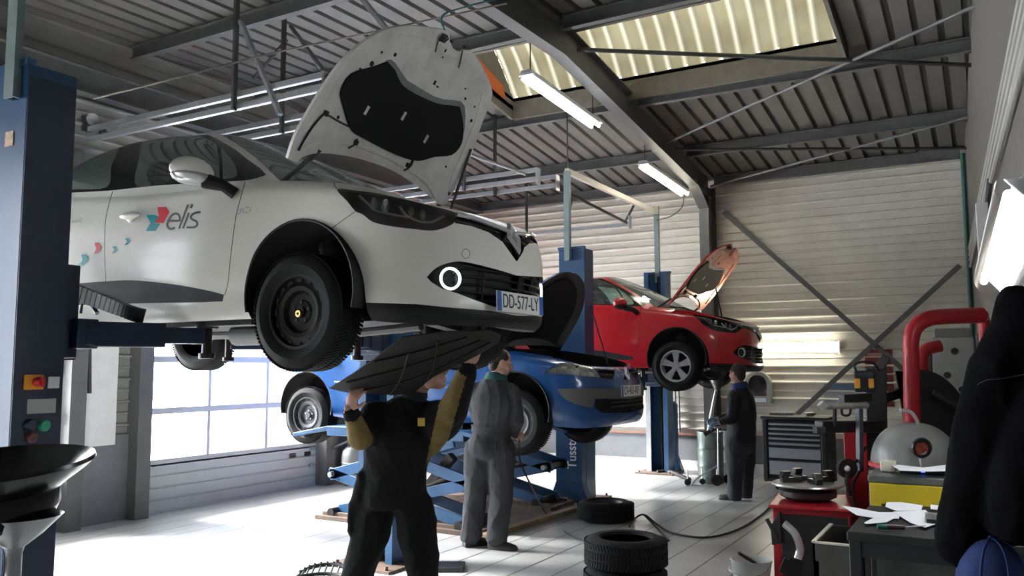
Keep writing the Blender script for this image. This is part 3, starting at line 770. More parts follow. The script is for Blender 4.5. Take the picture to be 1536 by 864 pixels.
def interior(T):
    mb = MB()
    for y in (-.37, .37):
        mb.box((-1.25, y, .62), (.5, .48, .16)); mb.bar((-1.45, y, .62), (-1.68, y, 1.12), .46, .14, up=(0, 1, 0)); mb.ball((-1.70, y, 1.22), (.06, .13, .10), 12)
    mb.box((-2.3, 0, .62), (.5, 1.2, .16)); mb.bar((-2.5, 0, .62), (-2.7, 0, 1.1), 1.2, .14, up=(0, 1, 0))
    mb.build('seat', M_seat, T, bev=.03)
    d = MB(); d.box((-.55, 0, .86), (.35, 1.36, .16)); d.lathe([(.17, 0), (.185, .012), (.17, .024), (.157, .012)], 28, o=(-.86, .37, .93), axis=(-.9, 0, .45), closed=True); d.build('dashboard', M_black, T, bev=.03)
def clio_shell(loc, white=True):
    G, H, Fl, Ld, Wl = body_grids(CLIO)
    S = Shell([(G, PAINT), (H, PAINT), (Fl, FLR), (Ld, PAINT), (Wl, BAY)], loc)
    return S
def wire(S, pts, off): return [S.hit(x, y, off) for x, y in pts]

WLOC = (-3.109, 4.035, 1.68)
S = clio_shell(WLOC)
# outlines read off the car where it stands
dlo = [(96, 291)]+C2([(105, 289), (163, 286), (240, 278), (330, 273), (372, 270), (395, 264)], 5, False)[0:]+[(399, 262), (390, 252), (377, 243)]+C2([(370, 238), (352, 224), (325, 208), (305, 200), (285, 196.5), (257, 195.5), (225, 199), (190, 207.5), (150, 221), (106, 240), (80, 252), (40, 275), (20, 298)], 5, False)+[(22, 300), (60, 295)]
S.cut(dlo, TRIM, only={PAINT})
gl1 = C2([(205, 279.5), (260, 274.5), (330, 268.5), (352, 265.5), (355, 255), (345, 236), (325, 216.5), (306, 206), (285, 202), (258, 201.5), (232, 205.5), (214, 213), (208, 240)], 4)
gl2 = C2([(30, 294), (105, 284.5), (160, 280.5), (167, 250), (178, 222), (172, 219), (140, 230), (106, 246), (60, 268)], 4)
S.cut(gl1, SGL, only={TRIM}); S.cut(gl2, SGL, only={TRIM})
# small fixed quarter light behind the pillar bar
S.cut(strip([(327, 214), (331, 240), (332, 270)], 5), TRIM, only={SGL})
# windscreen by its real outline, seen from the front
S.cut([(.64*s, .955) for s in (-1,)]+[(-.66, .955), (-.46, 1.385), (-.42, 1.40), (.01, 1.415), (.01, .985)], WGL, only={PAINT}, mode='front', facing=.25)
S.cut([(-.60, 1.13), (-.46, 1.27), (.01, 1.28), (.01, 1.12)], RLAMP, only={PAINT}, mode='front', facing=-2) if False else None
# arches
for cx in (.015, -2.60): S.cut(arch_poly(cx, .31, .383), ARCH, only={PAINT, FLR, BAY}, mode='side', facing=-2) if False else S.cut(arch_poly(cx, .31, .383), ARCH, only={PAINT, TRIM}, mode='side', facing=.02)
bmesh.ops.delete(S.bm, geom=[f for f in S.bm.faces if f[S.reg] == ARCH], context='FACES')
# the floor is cut out over the wheels
S.cut([(.40, -.9), (.40, -.5), (-.37, -.5), (-.37, -.9)], ARCH, only={FLR}, mode='top', facing=-2); S.cut([(-2.22, -.9), (-2.22, -.5), (-2.985, -.5), (-2.985, -.9)], ARCH, only={FLR}, mode='top', facing=-2)
bmesh.ops.delete(S.bm, geom=[f for f in S.bm.faces if f[S.reg] == ARCH], context='FACES')
S.retree()
# black lower lip, door moulding, sill
S.cut([(522, 455), (545, 453.8), (625, 456.2), (672, 461), (734, 466), (790, 476), (814, 482), (835, 486), (840, 530), (700, 530), (500, 500), (515, 470)], SILL, only={PAINT})
mold = C2([(60, 434), (110, 426), (158, 422), (201, 420.5), (257, 426), (308, 435), (336, 442)], 4, False)+[(334, 452)]+C2([(300, 453.5), (235, 454.5), (170, 456), (100, 458), (60, 460)], 4, False)
S.cut(mold, SMK, only={PAINT})
# lamp, grilles, fog opening
hl = C2([(505.8, 283.7), (520, 301), (533, 316.6), (544.5, 322), (560, 333), (587.4, 339.5), (623, 343.8), (644.8, 345.9), (661, 343.8), (678, 336.5), (683, 330), (683, 319), (652, 310), (609, 299.5), (566, 290), (537, 286.3)], 4)
S.cut(hl, LAMP, only={PAINT})
ug = [(681, 318.5), (700, 323), (730, 333), (756, 343), (780, 352), (806, 364), (822, 374), (822, 384), (812, 380), (802, 377.5), (794, 381), (792.5, 393), (788, 399.5), (777, 395.5), (765, 378.7), (753.4, 362.5), (733, 348.6), (707, 339), (683, 334.7), (680, 328)]
S.cut(ug, UGR, only={PAINT})
lg = C2([(640, 415.7), (654, 402), (674.7, 394), (698, 393), (744, 404), (790.5, 418)], 5, False)+[(815, 426), (832, 433), (832, 474), (820, 472), (790, 468), (760, 463), (739.5, 459.7), (709.4, 449), (686, 440), (663, 433), (647, 423)]
S.cut(lg, LGR, only={PAINT})
# panel gaps
for p, wd in (([(169, 287), (163, 308), (158, 334), (157, 380), (159, 424)], 1.1), ([(368, 272), (360, 300), (353, 330), (346, 385), (342, 424), (337, 443)], 1.1), ([(533, 317), (512, 332), (490, 348)], 1.1), ([(505, 283), (501, 276), (505, 272)], 1.3)):
    S.cut(strip(crv(p, 4), wd), GAP, only={PAINT})
S.cut(C2([(699+6.5*math.cos(a), 380.6+7.5*math.sin(a)) for a in np.linspace(0, 6.28, 24)[:-1]], 1), GAP, only={PAINT}); S.cut(C2([(699+5.7*math.cos(a), 380.6+6.7*math.sin(a)) for a in np.linspace(0, 6.28, 24)[:-1]], 1), PAINT, only={GAP})
# rear window and tail lamps, seen from behind
S.retree()
MESH = {}
clio_parts = dict(body={PAINT}, trim={TRIM}, sglass={SGL}, wglass={WGL}, lip={SILL}, mold={SMK}, gap={GAP}, floor={FLR}, bay={BAY})
for k, r in clio_parts.items():
    MESH[k] = S.mb(r)
lampb = S.mb({LAMP}); lampi = S.mb({LAMP}, off=-.035); ugm = S.mb({UGR}, off=-.022); lgm = S.mb({LGR}, off=-.05)
def wall_of(m0, m1):                                               # side walls between an opening and its sunken copy
    from collections import Counter
    c = Counter()
    for f in m0.f:
        for i in range(len(f)): a, b = f[i], f[(i+1) % len(f)]; c[(min(a, b), max(a, b))] += 1
    n = len(m0.v); m = MB(); m.v = list(m0.v)+list(m1.v)
    for (a, b), k in c.items():
        if k == 1: m.f.append((a, b, n+b, n+a)); m.m.append(0)
    return m
lgw = wall_of(S.mb({LGR}), lgm); ugw = wall_of(S.mb({UGR}), ugm); lpw = wall_of(lampb, lampi)
def join(*ms):
    r = MB()
    for m in ms: r.add(m.v, m.f)
    return r
# decorations that follow the surface
def both(pts): return [pts, [p*V(1, -1, 1) for p in pts]]
chrome = MB()
cb = wire(S, crv([(684, 323.5), (705, 328), (730, 336.5), (756, 346), (764, 350)], 3), .010); cb = [p for p in cb if p is not None]
for q in both(cb): chrome.tube(q, .012, 8)
slg = MB()
lgtree = BVHTree.FromPolygons([Vector(v) for v in S.mb({LGR}).v], S.mb({LGR}).f)
def frontpt(y, z, off):
    h, n, i, d = lgtree.ray_cast(Vector((2, y, z)), Vector((-1, 0, 0)))
    return None if h is None else V(h[0]+off, y, z)
zs_ = [p[2] for p in S.mb({LGR}).v]; zlo, zhi = min(zs_), max(zs_)
for z in np.linspace(zlo+.035, zhi-.03, 5):
    run = []
    for y in np.linspace(-.47, .47, 48):
        p = frontpt(y, z, -.02)
        if p is not None: run.append(p)
    if len(run) > 3: slg.tube(run, .010, 6, r2=.006)
for y in (-.27, .27):
    pp = [frontpt(y, z, -.028) for z in np.linspace(zlo+.02, zhi-.02, 8)]; pp = [p for p in pp if p is not None]
    if len(pp) > 2: slg.tube(pp, .007, 6)
fogc = S.hit(677, 417.5, 0); fogn = nrm(V(.82, -.55, 0))
ring = MB(); fogl = MB()
for sy in (1, -1):
    n = fogn*V(1, sy, 1); c = fogc*V(1, sy, 1)-n*.014
    ring.lathe([(.046, .004), (.058, .010), (.060, .0), (.046, -.004)], 32, o=c, axis=n, closed=True)
    fogl.lathe([(.0001, -.02), (.03, -.022), (.046, -.002)], 28, o=c, axis=n)
# diamond badge
lozc = S.hit(772, 368, .0) if S.hit(772, 368) is not None else V(.83, 0, .62)
lz = V(S.mb({UGR}).v[0][0], 0, 0)
badge = MB(); bc = V(.822, 0, .640); ez = nrm(V(1, 0, .42)); ey_ = V(0, 1, 0); ex_ = np.cross(ey_, ez)
def loz(a, b): return [V(0, b, 0), V(a, 0, 0), V(0, -b, 0), V(-a, 0, 0)]
H0, W0 = .104, .070
for (a0, b0, a1, b1, d0, d1) in ((W0, H0, W0*.80, H0*.82, -.004, .014), (W0*.80, H0*.82, W0*.42, H0*.46, .014, .008), (W0*.42, H0*.46, W0*.36, H0*.40, .008, -.01)):
    A = [bc+ey_*p[0]-ex_*p[1]*1.0+ez*d0 for p in loz(a0, b0)]; B = [bc+ey_*p[0]-ex_*p[1]+ez*d1 for p in loz(a1, b1)]
    badge.add(A+B, [(i, (i+1) % 4, 4+(i+1) % 4, 4+i) for i in range(4)])
mir = MB(); mirb = MB(); mirs = MB()
for sy in (1, -1):
    c = V(-.66, -.985*sy, 1.005)
    mir.ball(c, (.085, .135, .075), 18)
    mirb.add(*(lambda q: (q.v, q.f))(MB().tube([V(-.49, -.83*sy, .885), V(-.53, -.875*sy, .925), V(-.62, -.93*sy, .955)], [.035, .032, .045], 10)))
    mirs.ball(c+V(.006, 0, -.038), (.082, .130, .045), 16)
hnd = MB()
for x in (-1.34, -2.12):
    for sy in (1, -1): hnd.ball((x, -.872*sy, .835+(0 if x > -2 else .05)), (.095, .022, .021), 16); hnd.ball((x+.0, -.862*sy, .828+(0 if x > -2 else .05)), (.045, .014, .035), 12)
hlin = MB()
for pp, rr in (([(538, 291), (552, 305), (562, 315), (585, 320), (612, 325)], .0045), ([(600, 308), (610, 322), (630, 331), (650, 331.5), (668, 322)], .0045)):
    q = [p for p in wire(S, crv(pp, 4), -.012) if p is not None]
    for w_ in both(q): hlin.tube(w_, rr*1.4, 6)
hlb = MB()
for (x, y, r) in ((560, 303, .035), (578, 307, .04), (618, 314, .03), (636, 320, .03)):
    p = S.hit(x, y, -.022)
    if p is not None:
        for sy in (1, -1): hlb.ball(p*V(1, sy, 1), (r*.6, r*.6, r), 14)
hldk = MB()
def clio(loc, pm, label, group, white, rimstyle, Mw, name='hatchback_car', turn=0.0):
    T = thing(name, label, 'car', loc, 0, group)
    MESH['body'].build('body', pm, T, ang=40, fix=False)
    MESH['trim'].build('window_surround', M_gtrim, T, ang=50, fix=False); MESH['sglass'].build('side_window', M_sglass, T, ang=50, fix=False)
    MESH['wglass'].build('windscreen', M_wglass, T, ang=50, fix=False)
    MESH['lip'].build('lower_bumper_lip', M_btrim, T, ang=50, fix=False); MESH['mold'].build('door_moulding', mat('dark_grey_moulding', (.026, .027, .031), .6, spec=.2), T, ang=50, fix=False)
    MESH['gap'].build('panel_gap', M_gap, T, ang=50, fix=False); MESH['floor'].build('floor_pan', M_floorpan, T, ang=30, fix=False); MESH['bay'].build('engine_bay', M_bay, T, ang=30, fix=False)
    hp = join(lampi, lpw).build('headlamp_housing', M_gtrim, T, ang=50)
    lampb.build('headlamp_lens', M_lens, hp, ang=60, fix=False); hlin.build('headlamp_trim', M_chrome, hp); hlb.build('headlamp_reflector', M_reflector, hp)
    g = join(ugm, ugw).build('upper_grille', M_gtrim, T, ang=50); chrome.build('grille_bar', M_chrome, g); badge.build('badge', M_chrome, g, ang=10)
    g = join(lgm, lgw).build('lower_grille', M_btrim, T, ang=50); slg.build('grille_slat', M_black, g)
    ring.build('fog_lamp_ring', M_whitering if white else M_chrome, g); fogl.build('fog_lamp', mat('fog_lamp_dark', (.06, .06, .065), .15), g)
    m_ = mir.build('mirror', pm, T); mirs.build('mirror_lower_shell', M_chrome if white else M_btrim, m_); mirb.build('mirror_stem', M_btrim, m_)
    hnd.build('door_handle', pm, T)
    al = MB()
    for cx in (.015, -2.60): arch_liner(al, cx, .31, .383, -.855, -.50)
    al.build('wheel_arch_liner', M_void, T, ang=50)
    interior(T)
    for x in (.0, -2.59):
        for sy in (-1, 1): wheel(T, (x, sy*.755, .21), .307, .19, rimstyle, sy, Mw, turn if x == 0 else 0.)
    u = MB()                                                        # exhaust, arms and axle below the floor
    u.tube(crv([(.1, .12, .17), (-.6, .15, .14), (-1.6, .1, .15), (-2.2, .25, .16), (-3.0, .5, .22)], 5), .028, 8); u.tube([(-1.1, .12, .15), (-1.5, .12, .15)], .075, 12)
    for sy in (-1, 1):
        u.bar((.05, .3*sy, .2), (0, .66*sy, .17), .09, .03); u.tube([(-.02, .1*sy, .22), (0, .66*sy, .21)], .018, 8); u.tube([(.0, .58*sy, .24), (-.02, .56*sy, .62)], .035, 10); u.lathe([(.06, 0), (.07, .03), (.06, .06), (.07, .09), (.06, .12), (.07, .15), (.06, .18)], 14, o=(-.02, .56*sy, .42))
        u.bar((-2.1, .5*sy, .22), (-2.59, .62*sy, .2), .07, .05); u.box((-1.2, .70*sy, .185), (1.5, .05, .05))
    u.tube([(-2.35, -.6, .22), (-2.35, .6, .22)], .045, 10)
    u.build('exhaust_and_suspension', M_floorpan, T)
    return T
M_wpaint = mat('white_car_paint', (.83, .82, .76), .38, spec=.4, var=.05, vscale=4, coat=.15)
M_rpaint = mat('red_car_paint', (.52, .012, .02), .28, coat=.6)
MW_w = dict(tyre=M_tyre, rim=M_blacksteel, void=M_void, hub=M_blacksteel, bolt=M_dsteel)
WT = clio(WLOC, M_wpaint, 'white hatchback raised on the blue lift with printed logo on its door and open bonnet', None, True, 'steel', MW_w)
MW_r = dict(tyre=M_tyre, rim=M_silver, void=M_void, hub=M_silver, bolt=M_chrome)
RLOC = (-3.37, 10.83, 1.396)
RT = clio(RLOC, M_rpaint, 'red hatchback with silver alloy wheels raised near the end wall', None, False, 'alloy', MW_r)
# gold valve-like nut that catches the light on the white car's wheel
MB().lathe([(.008, -.012), (.018, -.012), (.02, 0), (.02, .02), (.008, .02)], 12, o=(.0, -.868+.05, .20), axis=EY, closed=True).build('centre_nut', M_gold, WT)

# logo on the door: arrow marks, word and the small flying arrows
S.retree()
def door_pt(x, z, off=.0022):
    h, n, i, d = S.tree.ray_cast(Vector((x, -3, z)), Vector((0, 1, 0)))
    return None if h is None else V(h[0], h[1]-off, h[2])
def on_door(pxpts, name, m, sub=4):
    """a flat printed shape laid on the door skin"""
    b = bmesh.new(); P = []
    for x, y in pxpts:
        h = S.hit(x, y); P.append(h)
    f = b.faces.new([b.verts.new((p[0], p[2], 0)) for p in P]); bmesh.ops.triangulate(b, faces=[f]); bmesh.ops.subdivide_edges(b, edges=b.edges, cuts=2, use_grid_fill=True)
    mb = MB(); b.verts.index_update()
    for v in b.verts:
        q = door_pt(v.co.x, v.co.y); mb.v.append(tuple(q) if q is not None else (v.co.x, -.88, v.co.y))
    for f in b.faces: mb.f.append(tuple(v.index for v in f.verts)); mb.m.append(0)
    b.free()
    return mb.build(name, m, WT, ang=80)
M_lred = mat('logo_red', (.62, .035, .06), .4); M_lteal = mat('logo_teal', (.0, .30, .34), .4); M_lgrey = mat('logo_grey', (.12, .12, .13), .4); M_lteal2 = mat('logo_pale_teal', (.25, .55, .55), .4)
on_door([(236.5, 311), (250, 310.5), (254.5, 318), (246, 334.5), (232, 334.5), (238.5, 324)], 'door_logo', M_lred)
on_door([(220, 322.5), (233, 322.5), (238, 325), (232, 335), (241, 335.5), (234, 346.5), (219, 346.5), (226.5, 334.5)], 'door_logo', M_lteal)
on_door([(142, 365), (149, 364.5), (153.5, 371), (147.5, 379), (141, 381), (145, 373)], 'door_logo', M_lred)
on_door([(122, 382), (129.5, 382), (133.5, 389), (124.5, 398), (119, 398), (124.5, 390)], 'door_logo', M_lteal); on_door([(118.5, 395), (124, 394.5), (122, 399), (119, 404.5), (114, 405), (118, 399)], 'door_logo', M_lteal2)
on_door([(169, 369.5), (174, 369.5), (177, 374), (172, 379), (168, 381), (172, 374.5)], 'door_logo', M_lteal); on_door([(188, 358), (193, 357.6), (195.6, 361.5), (191, 366), (187, 368.5), (191, 362)], 'door_logo', M_lteal)
def door_text(body, cx, cy, hpx, size, m, shear, sx, bold=0.):
    c = S.hit(cx, cy)
    o = text('door_lettering', body, size, Matrix.Identity(4), m, WT, .0, shear, bold, sx)
    for v in o.data.vertices:
        q = door_pt(c[0]+v.co.x, c[2]+v.co.y, .0025)
        if q is not None: v.co = q
    return o
for zz in ([(290, 482), (400, 481), (525, 478), (534, 420), (505, 355), (440, 338), (365, 385), (305, 490), (284, 570), (312, 628), (362, 645), (432, 622)], [(700, 158), (612, 400), (518, 640)], [(716, 325), (655, 490), (598, 636)], [(785, 155), (752, 228)], [(938, 308), (860, 322), (790, 352), (752, 412), (792, 458), (862, 492), (884, 545), (856, 592), (800, 612), (672, 612)]):
    q = [(230+x/13.29, 295+y/13.29) for x, y in zz]
    q = [tuple(p) for p in (crv(q, 3) if len(q) > 3 else q)]
    for i in range(len(q)-1):
        a = np.array(q[i]); b = np.array(q[i+1]); d = nrm(b-a); n = V(-d[1], d[0])*1.55; e = d*(.55 if len(q) > 3 else 0)
        on_door([tuple(a+n-e), tuple(b+n+e), tuple(b-n+e), tuple(a-n-e)], 'door_lettering', M_lgrey)
door_text('dCi', 366, 316, 10, .05, M_galv, .1, 1.6)
door_text('eco2', 116, 331, 8, .04, M_galv, 0, 1.4)
# number plate of the white car
def plate(T, c, n, body, w=.52, h=.11, blue2=True):
    n = nrm(n); ey2 = nrm(np.cross(EZ, n)); ez2 = np.cross(n, ey2)
    p = MB().box(c, (w, h, .008), (ey2, ez2, n)).build('number_plate', M_plate, T, bev=.003)
    MB().box(np.asarray(c)-ey2*(w/2-.022)+n*.0045, (.043, h-.004, .003), (ey2, ez2, n)).build('country_band', M_plateb, p)
    if blue2: MB().box(np.asarray(c)+ey2*(w/2-.022)+n*.0045, (.043, h-.004, .003), (ey2, ez2, n)).build('country_band', M_plateb, p)
    text('plate_lettering', body, h*.98, m4(np.asarray(c)+n*.0048, ey2, ez2, n), M_ink, p, .0008, 0, .0, .80)
S.retree()
pc = S.hit(772, 453); 
plate(WT, V(.842, .0+.0, .247) if pc is None else V(pc[0]+.035, 0.0, pc[2]-.01), V(1, 0, .03), 'DD-577-LY')
# ------------------------------------------------------------------ open bonnets
BO = V(-.16, 0, 1.07); BA = math.radians(61.4)
BU, BN = V(math.cos(BA), 0, math.sin(BA)), V(-math.sin(BA), 0, math.cos(BA))
def bw(u, v): return -.075*(v/.72)**2-.05*max(0, (u-.45)/.6)**2
WB = V(*WLOC)+BO
def buv(x, y, off=0.):
    d = ray(x, y); w = 0; u = v = 0
    for k in range(8):
        t = ((WB+BN*(w+off)-CAM) @ BN)/(d @ BN); p = CAM+d*t-WB; u, v = p @ BU, p[1]; w = bw(u, min(1, max(-1, v)))
    return (u, v)
def sheet(poly, surf, w0, w1, step=.03, name='', mats=None, parent=None, kind=None, ang=40, label=None, m_top=0, m_bot=0):
    """outline in sheet coordinates -> thick curved sheet between offsets w0 (top) and w1"""
    p = np.array(poly); a0, a1 = p[:, 0].min()-.01, p[:, 0].max()+.01; b0, b1 = p[:, 1].min()-.01, p[:, 1].max()+.01
    gu, gv = np.arange(a0, a1+step, step), np.arange(b0, b1+step, step)
    S2 = Shell([(np.array([[V(u, v, 0) for v in gv] for u in gu]), 0)], (0, 0, 0)); S2.cut([tuple(q) for q in poly], 1, mode='top', facing=-2)
    m = S2.mb({1}, mirror=False); S2.bm.free()
    A, B = MB(), MB(); A.v = [surf(x, y, w0) for x, y, z in m.v]; A.f = m.f; A.m = [m_top]*len(m.f); B.v = [surf(x, y, w1) for x, y, z in m.v]; B.f = [f[::-1] for f in m.f]; B.m = [m_bot]*len(m.f)
    W = wall_of(A, B); R_ = MB(); R_.v = W.v; n = len(A.v)
    R_.f = A.f+[tuple(i+n for i in f) for f in B.f]+W.f; R_.m = A.m+B.m+[m_top]*len(W.f)
    return R_.build(name, mats, parent, ang=ang) if name else R_
bsurf = lambda u, v, w: (u, v, bw(u, max(-1, min(1, v)))+w)
bout = C2([(428, 236), (438, 205), (455, 173), (474, 141), (504, 97), (537, 65), (567, 46.5), (589, 39.5), (622, 38), (648, 41)], 4, False)+[(661, 43), (671, 48), (671, 60), (676, 71), (684, 76), (694, 74), (703, 74.5)]+C2([(710, 82), (718, 94), (731, 121), (735, 142), (728, 163), (720, 183), (707, 222), (693, 256), (677, 286), (666, 305)], 4, False)+C2([(656, 305), (640, 291), (615, 272), (585, 254), (548, 240), (511, 231), (474, 228), (452, 233), (440, 242)], 4, False)
pad = C2([(581.5, 93), (563, 100), (528, 111), (512, 136), (515, 157), (527, 194), (549, 209), (592, 231), (625, 241), (651, 235), (677, 232), (692, 214), (694, 186), (689, 160)], 3, False)+C2([(675, 158), (659, 156), (640.7, 149), (618, 138), (604, 128), (597, 117), (592, 105)], 3, False)
chan = [(581, 91.5), (588, 90), (594, 95), (602, 107), (612, 121), (630, 132), (652, 145), (668, 150), (682, 151), (693, 153), (698, 160), (699, 175), (697.5, 196), (692, 212), (640, 180), (560, 130)]
M_pad = mat('black_insulation_felt', (.006, .006, .006), .95)
M_chan = mat('grey_channel', (.22, .23, .23), .5, var=.2)
def bonnet(T, pm, um, padm, ang, O, full):
    H = bpy.data.objects.new('bonnet', None)
    uvo = [buv(*q) for q in bout]
    H = sheet(uvo, bsurf, .0, -.020, .03, 'bonnet', [pm, um], T, m_bot=1)
    H.location = tuple(O); H.rotation_euler = (0, -ang, 0)
    sheet([buv(*q, -.03) for q in chan], bsurf, -.019, -.026, .04, 'bonnet_channel', M_chan, H)
    sheet([buv(*q, -.03) for q in pad], bsurf, -.020, -.036, .04, 'insulation_pad', padm, H)
    if not full: return H
    c = np.array([buv(*q) for q in bout]); cen = c.mean(0)
    d = MB()
    for x, y, r in ((557.5, 95.5, 4), (592.6, 82, 3), (572.5, 78.5, 2), (698, 148, 2.2), (707, 181, 2.8), (507, 176, 2.6), (669, 250, 2), (698, 133, 1.5), (664, 86, 1.5), (540, 103, 1.6), (712, 160, 1.6)):
        u, v = buv(x, y, -.021); w = bw(u, v)-.0205; d.lathe([(.0001, -.003), (r/250., -.003), (r/250., .004)], 12, o=(u, v, w), axis=EZ)
    for x, y, a, b in ((652, 124, .028, .016), (677, 62, .012, .03), (696, 70, .012, .02), (668, 76, .02, .008), (656, 130, .010, .02)):
        u, v = buv(x, y, -.021); d.box((u, v, bw(u, v)-.021), (a, b, .008))
    d.build('mounting_hole', M_void, H)
    s = MB()
    for x, y in ((550, 165.6), (605.6, 174), (639, 208.5)):
        u, v = buv(x, y, -.037); s.box((u, v, bw(u, v)-.037), (.055, .022, .004), (nrm(V(1, .18, 0)), nrm(V(-.18, 1, 0)), EZ))
    s.build('pad_slot', mat('pale_slot', (.55, .55, .54), .6), H)
    h = MB()
    for pp, r in (([(489, 169), (480, 177), (467, 193), (455, 212), (448, 226)], .006), ([(491, 172), (510, 183), (530, 193)], .005), ([(536, 208), (533, 216), (523, 222)], .006), ([(620, 240), (615, 250), (606, 256)], .006), ([(660, 55), (656, 66), (653, 78)], .004), ([(694, 76), (691, 90), (688, 102)], .004)):
        q = [buv(x, y, -.03) for x, y in crv(pp, 3)]; h.tube([V(u, v, bw(u, v)-.03) for u, v in q], r, 6)
    for x, y in ((489, 170), (534, 214), (612, 248)):
        u, v = buv(x, y, -.03); h.box((u, v, bw(u, v)-.03), (.03, .022, .02))
    h.build('washer_hose', M_black, H)
    r = MB()                                                        # pressed ribs of the inner panel
    for pp, rr in (([(452, 226), (474, 214), (505, 214), (540, 220), (580, 236), (615, 256), (640, 275), (652, 296)], .013), ([(545, 70), (520, 95), (497, 130), (478, 165), (458, 200)], .010), ([(724, 140), (715, 175), (700, 215), (682, 255), (672, 285)], .010), ([(600, 52), (640, 60), (668, 84), (700, 92), (718, 112)], .008), ([(660, 46), (640, 90), (622, 120)], .007)):
        q = [buv(x, y, -.02) for x, y in crv(pp, 4)]; r.tube([V(u, v, bw(u, v)-.016) for u, v in q], rr, 8)
    r.build('panel_rib', um, H)
    l = MB(); u, v = buv(662, 56, -.02); l.box((u, v, bw(u, v)-.035), (.05, .02, .04)); l.tube([V(u-.02, v-.03, bw(u, v)-.03), V(u+.01, v-.03, bw(u, v)-.05), V(u+.02, v, bw(u, v)-.055), V(u+.01, v+.03, bw(u, v)-.05), V(u-.02, v+.03, bw(u, v)-.03)], .005, 6); l.build('bonnet_latch', M_dsteel, H)
    return H
M_underw = mat('grimy_bonnet_underside', (.84, .85, .83), .4, var=.45, vscale=5, dark=(.60, .585, .54))
bonnet(WT, M_wpaint, M_underw, M_pad, BA, BO, True)
M_redu = mat('red_bonnet_underside', (.50, .15, .085), .2, .7, var=.5, vscale=7, coat=.5)
M_padb = mat('brown_insulation_felt', (.07, .055, .03), .8)
bonnet(RT, M_rpaint, M_redu, M_padb, math.radians(51), V(-.16, 0, 1.04), True)
# hinge arms and prop of the white bonnet, in the car's own space
def bl(u, v, w): return BO+BU*u+V(0, v, 0)+BN*w
a = MB()
for sy in (-1, 1):
    a.tube([bl(.03, .66*sy, -.06), bl(.10, .64*sy, -.08), V(-.30, .70*sy, .93), V(-.34, .70*sy, .90)], .014, 8)
a.build('bonnet_hinge', M_dsteel, WT)
MB().tube([bl(.42, .66, -.085), V(-.06, .64, .93)], .010, 8).build('bonnet_prop', M_dsteel, WT)
a = MB()
for sy in (-1, 1): a.tube([bl(.03, .66*sy, -.06), V(-.30, .70*sy, .93)], .014, 8)
a.build('bonnet_hinge', M_dsteel, RT)
MB().tube([V(.20, .60, .86), V(.12, .55, 1.35)], .010, 8).build('bonnet_prop', M_dsteel, RT)
# scuttle with the grille of the wiper box
for T in (WT, RT):
    sc = MB(); P = np.array([[V(-.14-.24*abs(t)**2.2, .78*t, .985-.05*abs(t)**2)+q for q in (V(-.02, 0, .0), V(.07, 0, -.02), V(.16, 0, -.05), V(.19, 0, -.14))] for t in np.linspace(-1, 1, 25)]); sc.grid(P); sc.build('scuttle_panel', M_btrim, T)
    e = MB(); e.box((.28, 0, .62), (.5, .72, .2)); e.box((.25, -.05, .75), (.3, .4, .08)); e.tube(crv([(.5, -.4, .70), (.3, -.45, .78), (.1, -.3, .8), (.0, .1, .8)], 5), .03, 8); e.box((.3, .45, .68), (.22, .2, .2)); e.build('engine', M_bay, T, bev=.02)
    w2 = MB(); w2.tube([V(-.24, -.45, .985), V(-.33, -.1, 1.02), V(-.40, .25, 1.06)], .008, 6); w2.tube([V(-.22, .15, 1.0), V(-.33, .40, 1.02), V(-.40, .6, 1.03)], .008, 6); w2.build('wiper', M_black, T)

# ------------------------------------------------------------------ blue hatchback on the scissor lift
BLOC = (-4.0, 7.925, .855)
G, H, Fl, Ld, Wl = body_grids(MEG)
S = Shell([(G, PAINT), (H, PAINT), (Fl, FLR), (Ld, PAINT), (Wl, BAY)], BLOC)
S.cut([(-.52, .925), (-.98, 1.30), (-1.25, 1.38), (-1.9, 1.385), (-2.5, 1.33), (-2.85, 1.2), (-2.95, 1.03), (-1.8, .965)], TRIM, only={PAINT}, mode='side', facing=.1)
S.cut([(-.72, .95), (-1.0, 1.27), (-1.25, 1.345), (-1.60, 1.355), (-1.62, .975)], SGL, only={TRIM}, mode='side', facing=.1)
S.cut([(-1.72, .98), (-1.70, 1.355), (-2.0, 1.35), (-2.45, 1.30), (-2.5, 1.0)], SGL, only={TRIM}, mode='side', facing=.1)
S.cut([(-.68, .95), (-.47, 1.385), (-.42, 1.40), (.01, 1.42), (.01, .965)], WGL, only={PAINT}, mode='front', facing=.25)
for cx in (.0, -2.69): S.cut(arch_poly(cx, .32, .385), ARCH, only={PAINT}, mode='side', facing=.02)
S.cut([(.40, -.95), (.40, -.5), (-.38, -.5), (-.38, -.95)], ARCH, only={FLR}, mode='top', facing=-2); S.cut([(-2.30, -.95), (-2.30, -.5), (-3.07, -.5), (-3.07, -.95)], ARCH, only={FLR}, mode='top', facing=-2)
bmesh.ops.delete(S.bm, geom=[f for f in S.bm.faces if f[S.reg] == ARCH], context='FACES')
S.retree()
S.cut([(816, 559.5), (828, 551), (840.5, 543.8), (862, 545.5), (888, 549.5), (894, 557), (900.5, 566), (880, 564.5), (863, 562.5), (838, 561)], LAMP, only={PAINT})
S.cut([(896, 555), (908, 554), (922, 556), (921, 569), (911, 568.5), (902, 567)], UGR, only={PAINT}); S.cut([(936, 557), (950, 558), (965, 561), (975, 570), (936, 569)], UGR, only={PAINT})
S.cut([(834.6, 583), (880, 582.5), (926, 583), (962, 583.5), (990, 584), (990, 612), (962, 599), (926, 598), (893, 598), (889, 612), (876, 609.5), (863, 606), (851, 601), (842.5, 594)], SMK, only={PAINT})
S.cut([(893, 598.5), (926, 598.5), (962, 599), (985, 601), (985, 617), (955, 619), (905, 619.5), (893, 613)], LGR, only={PAINT, SMK})
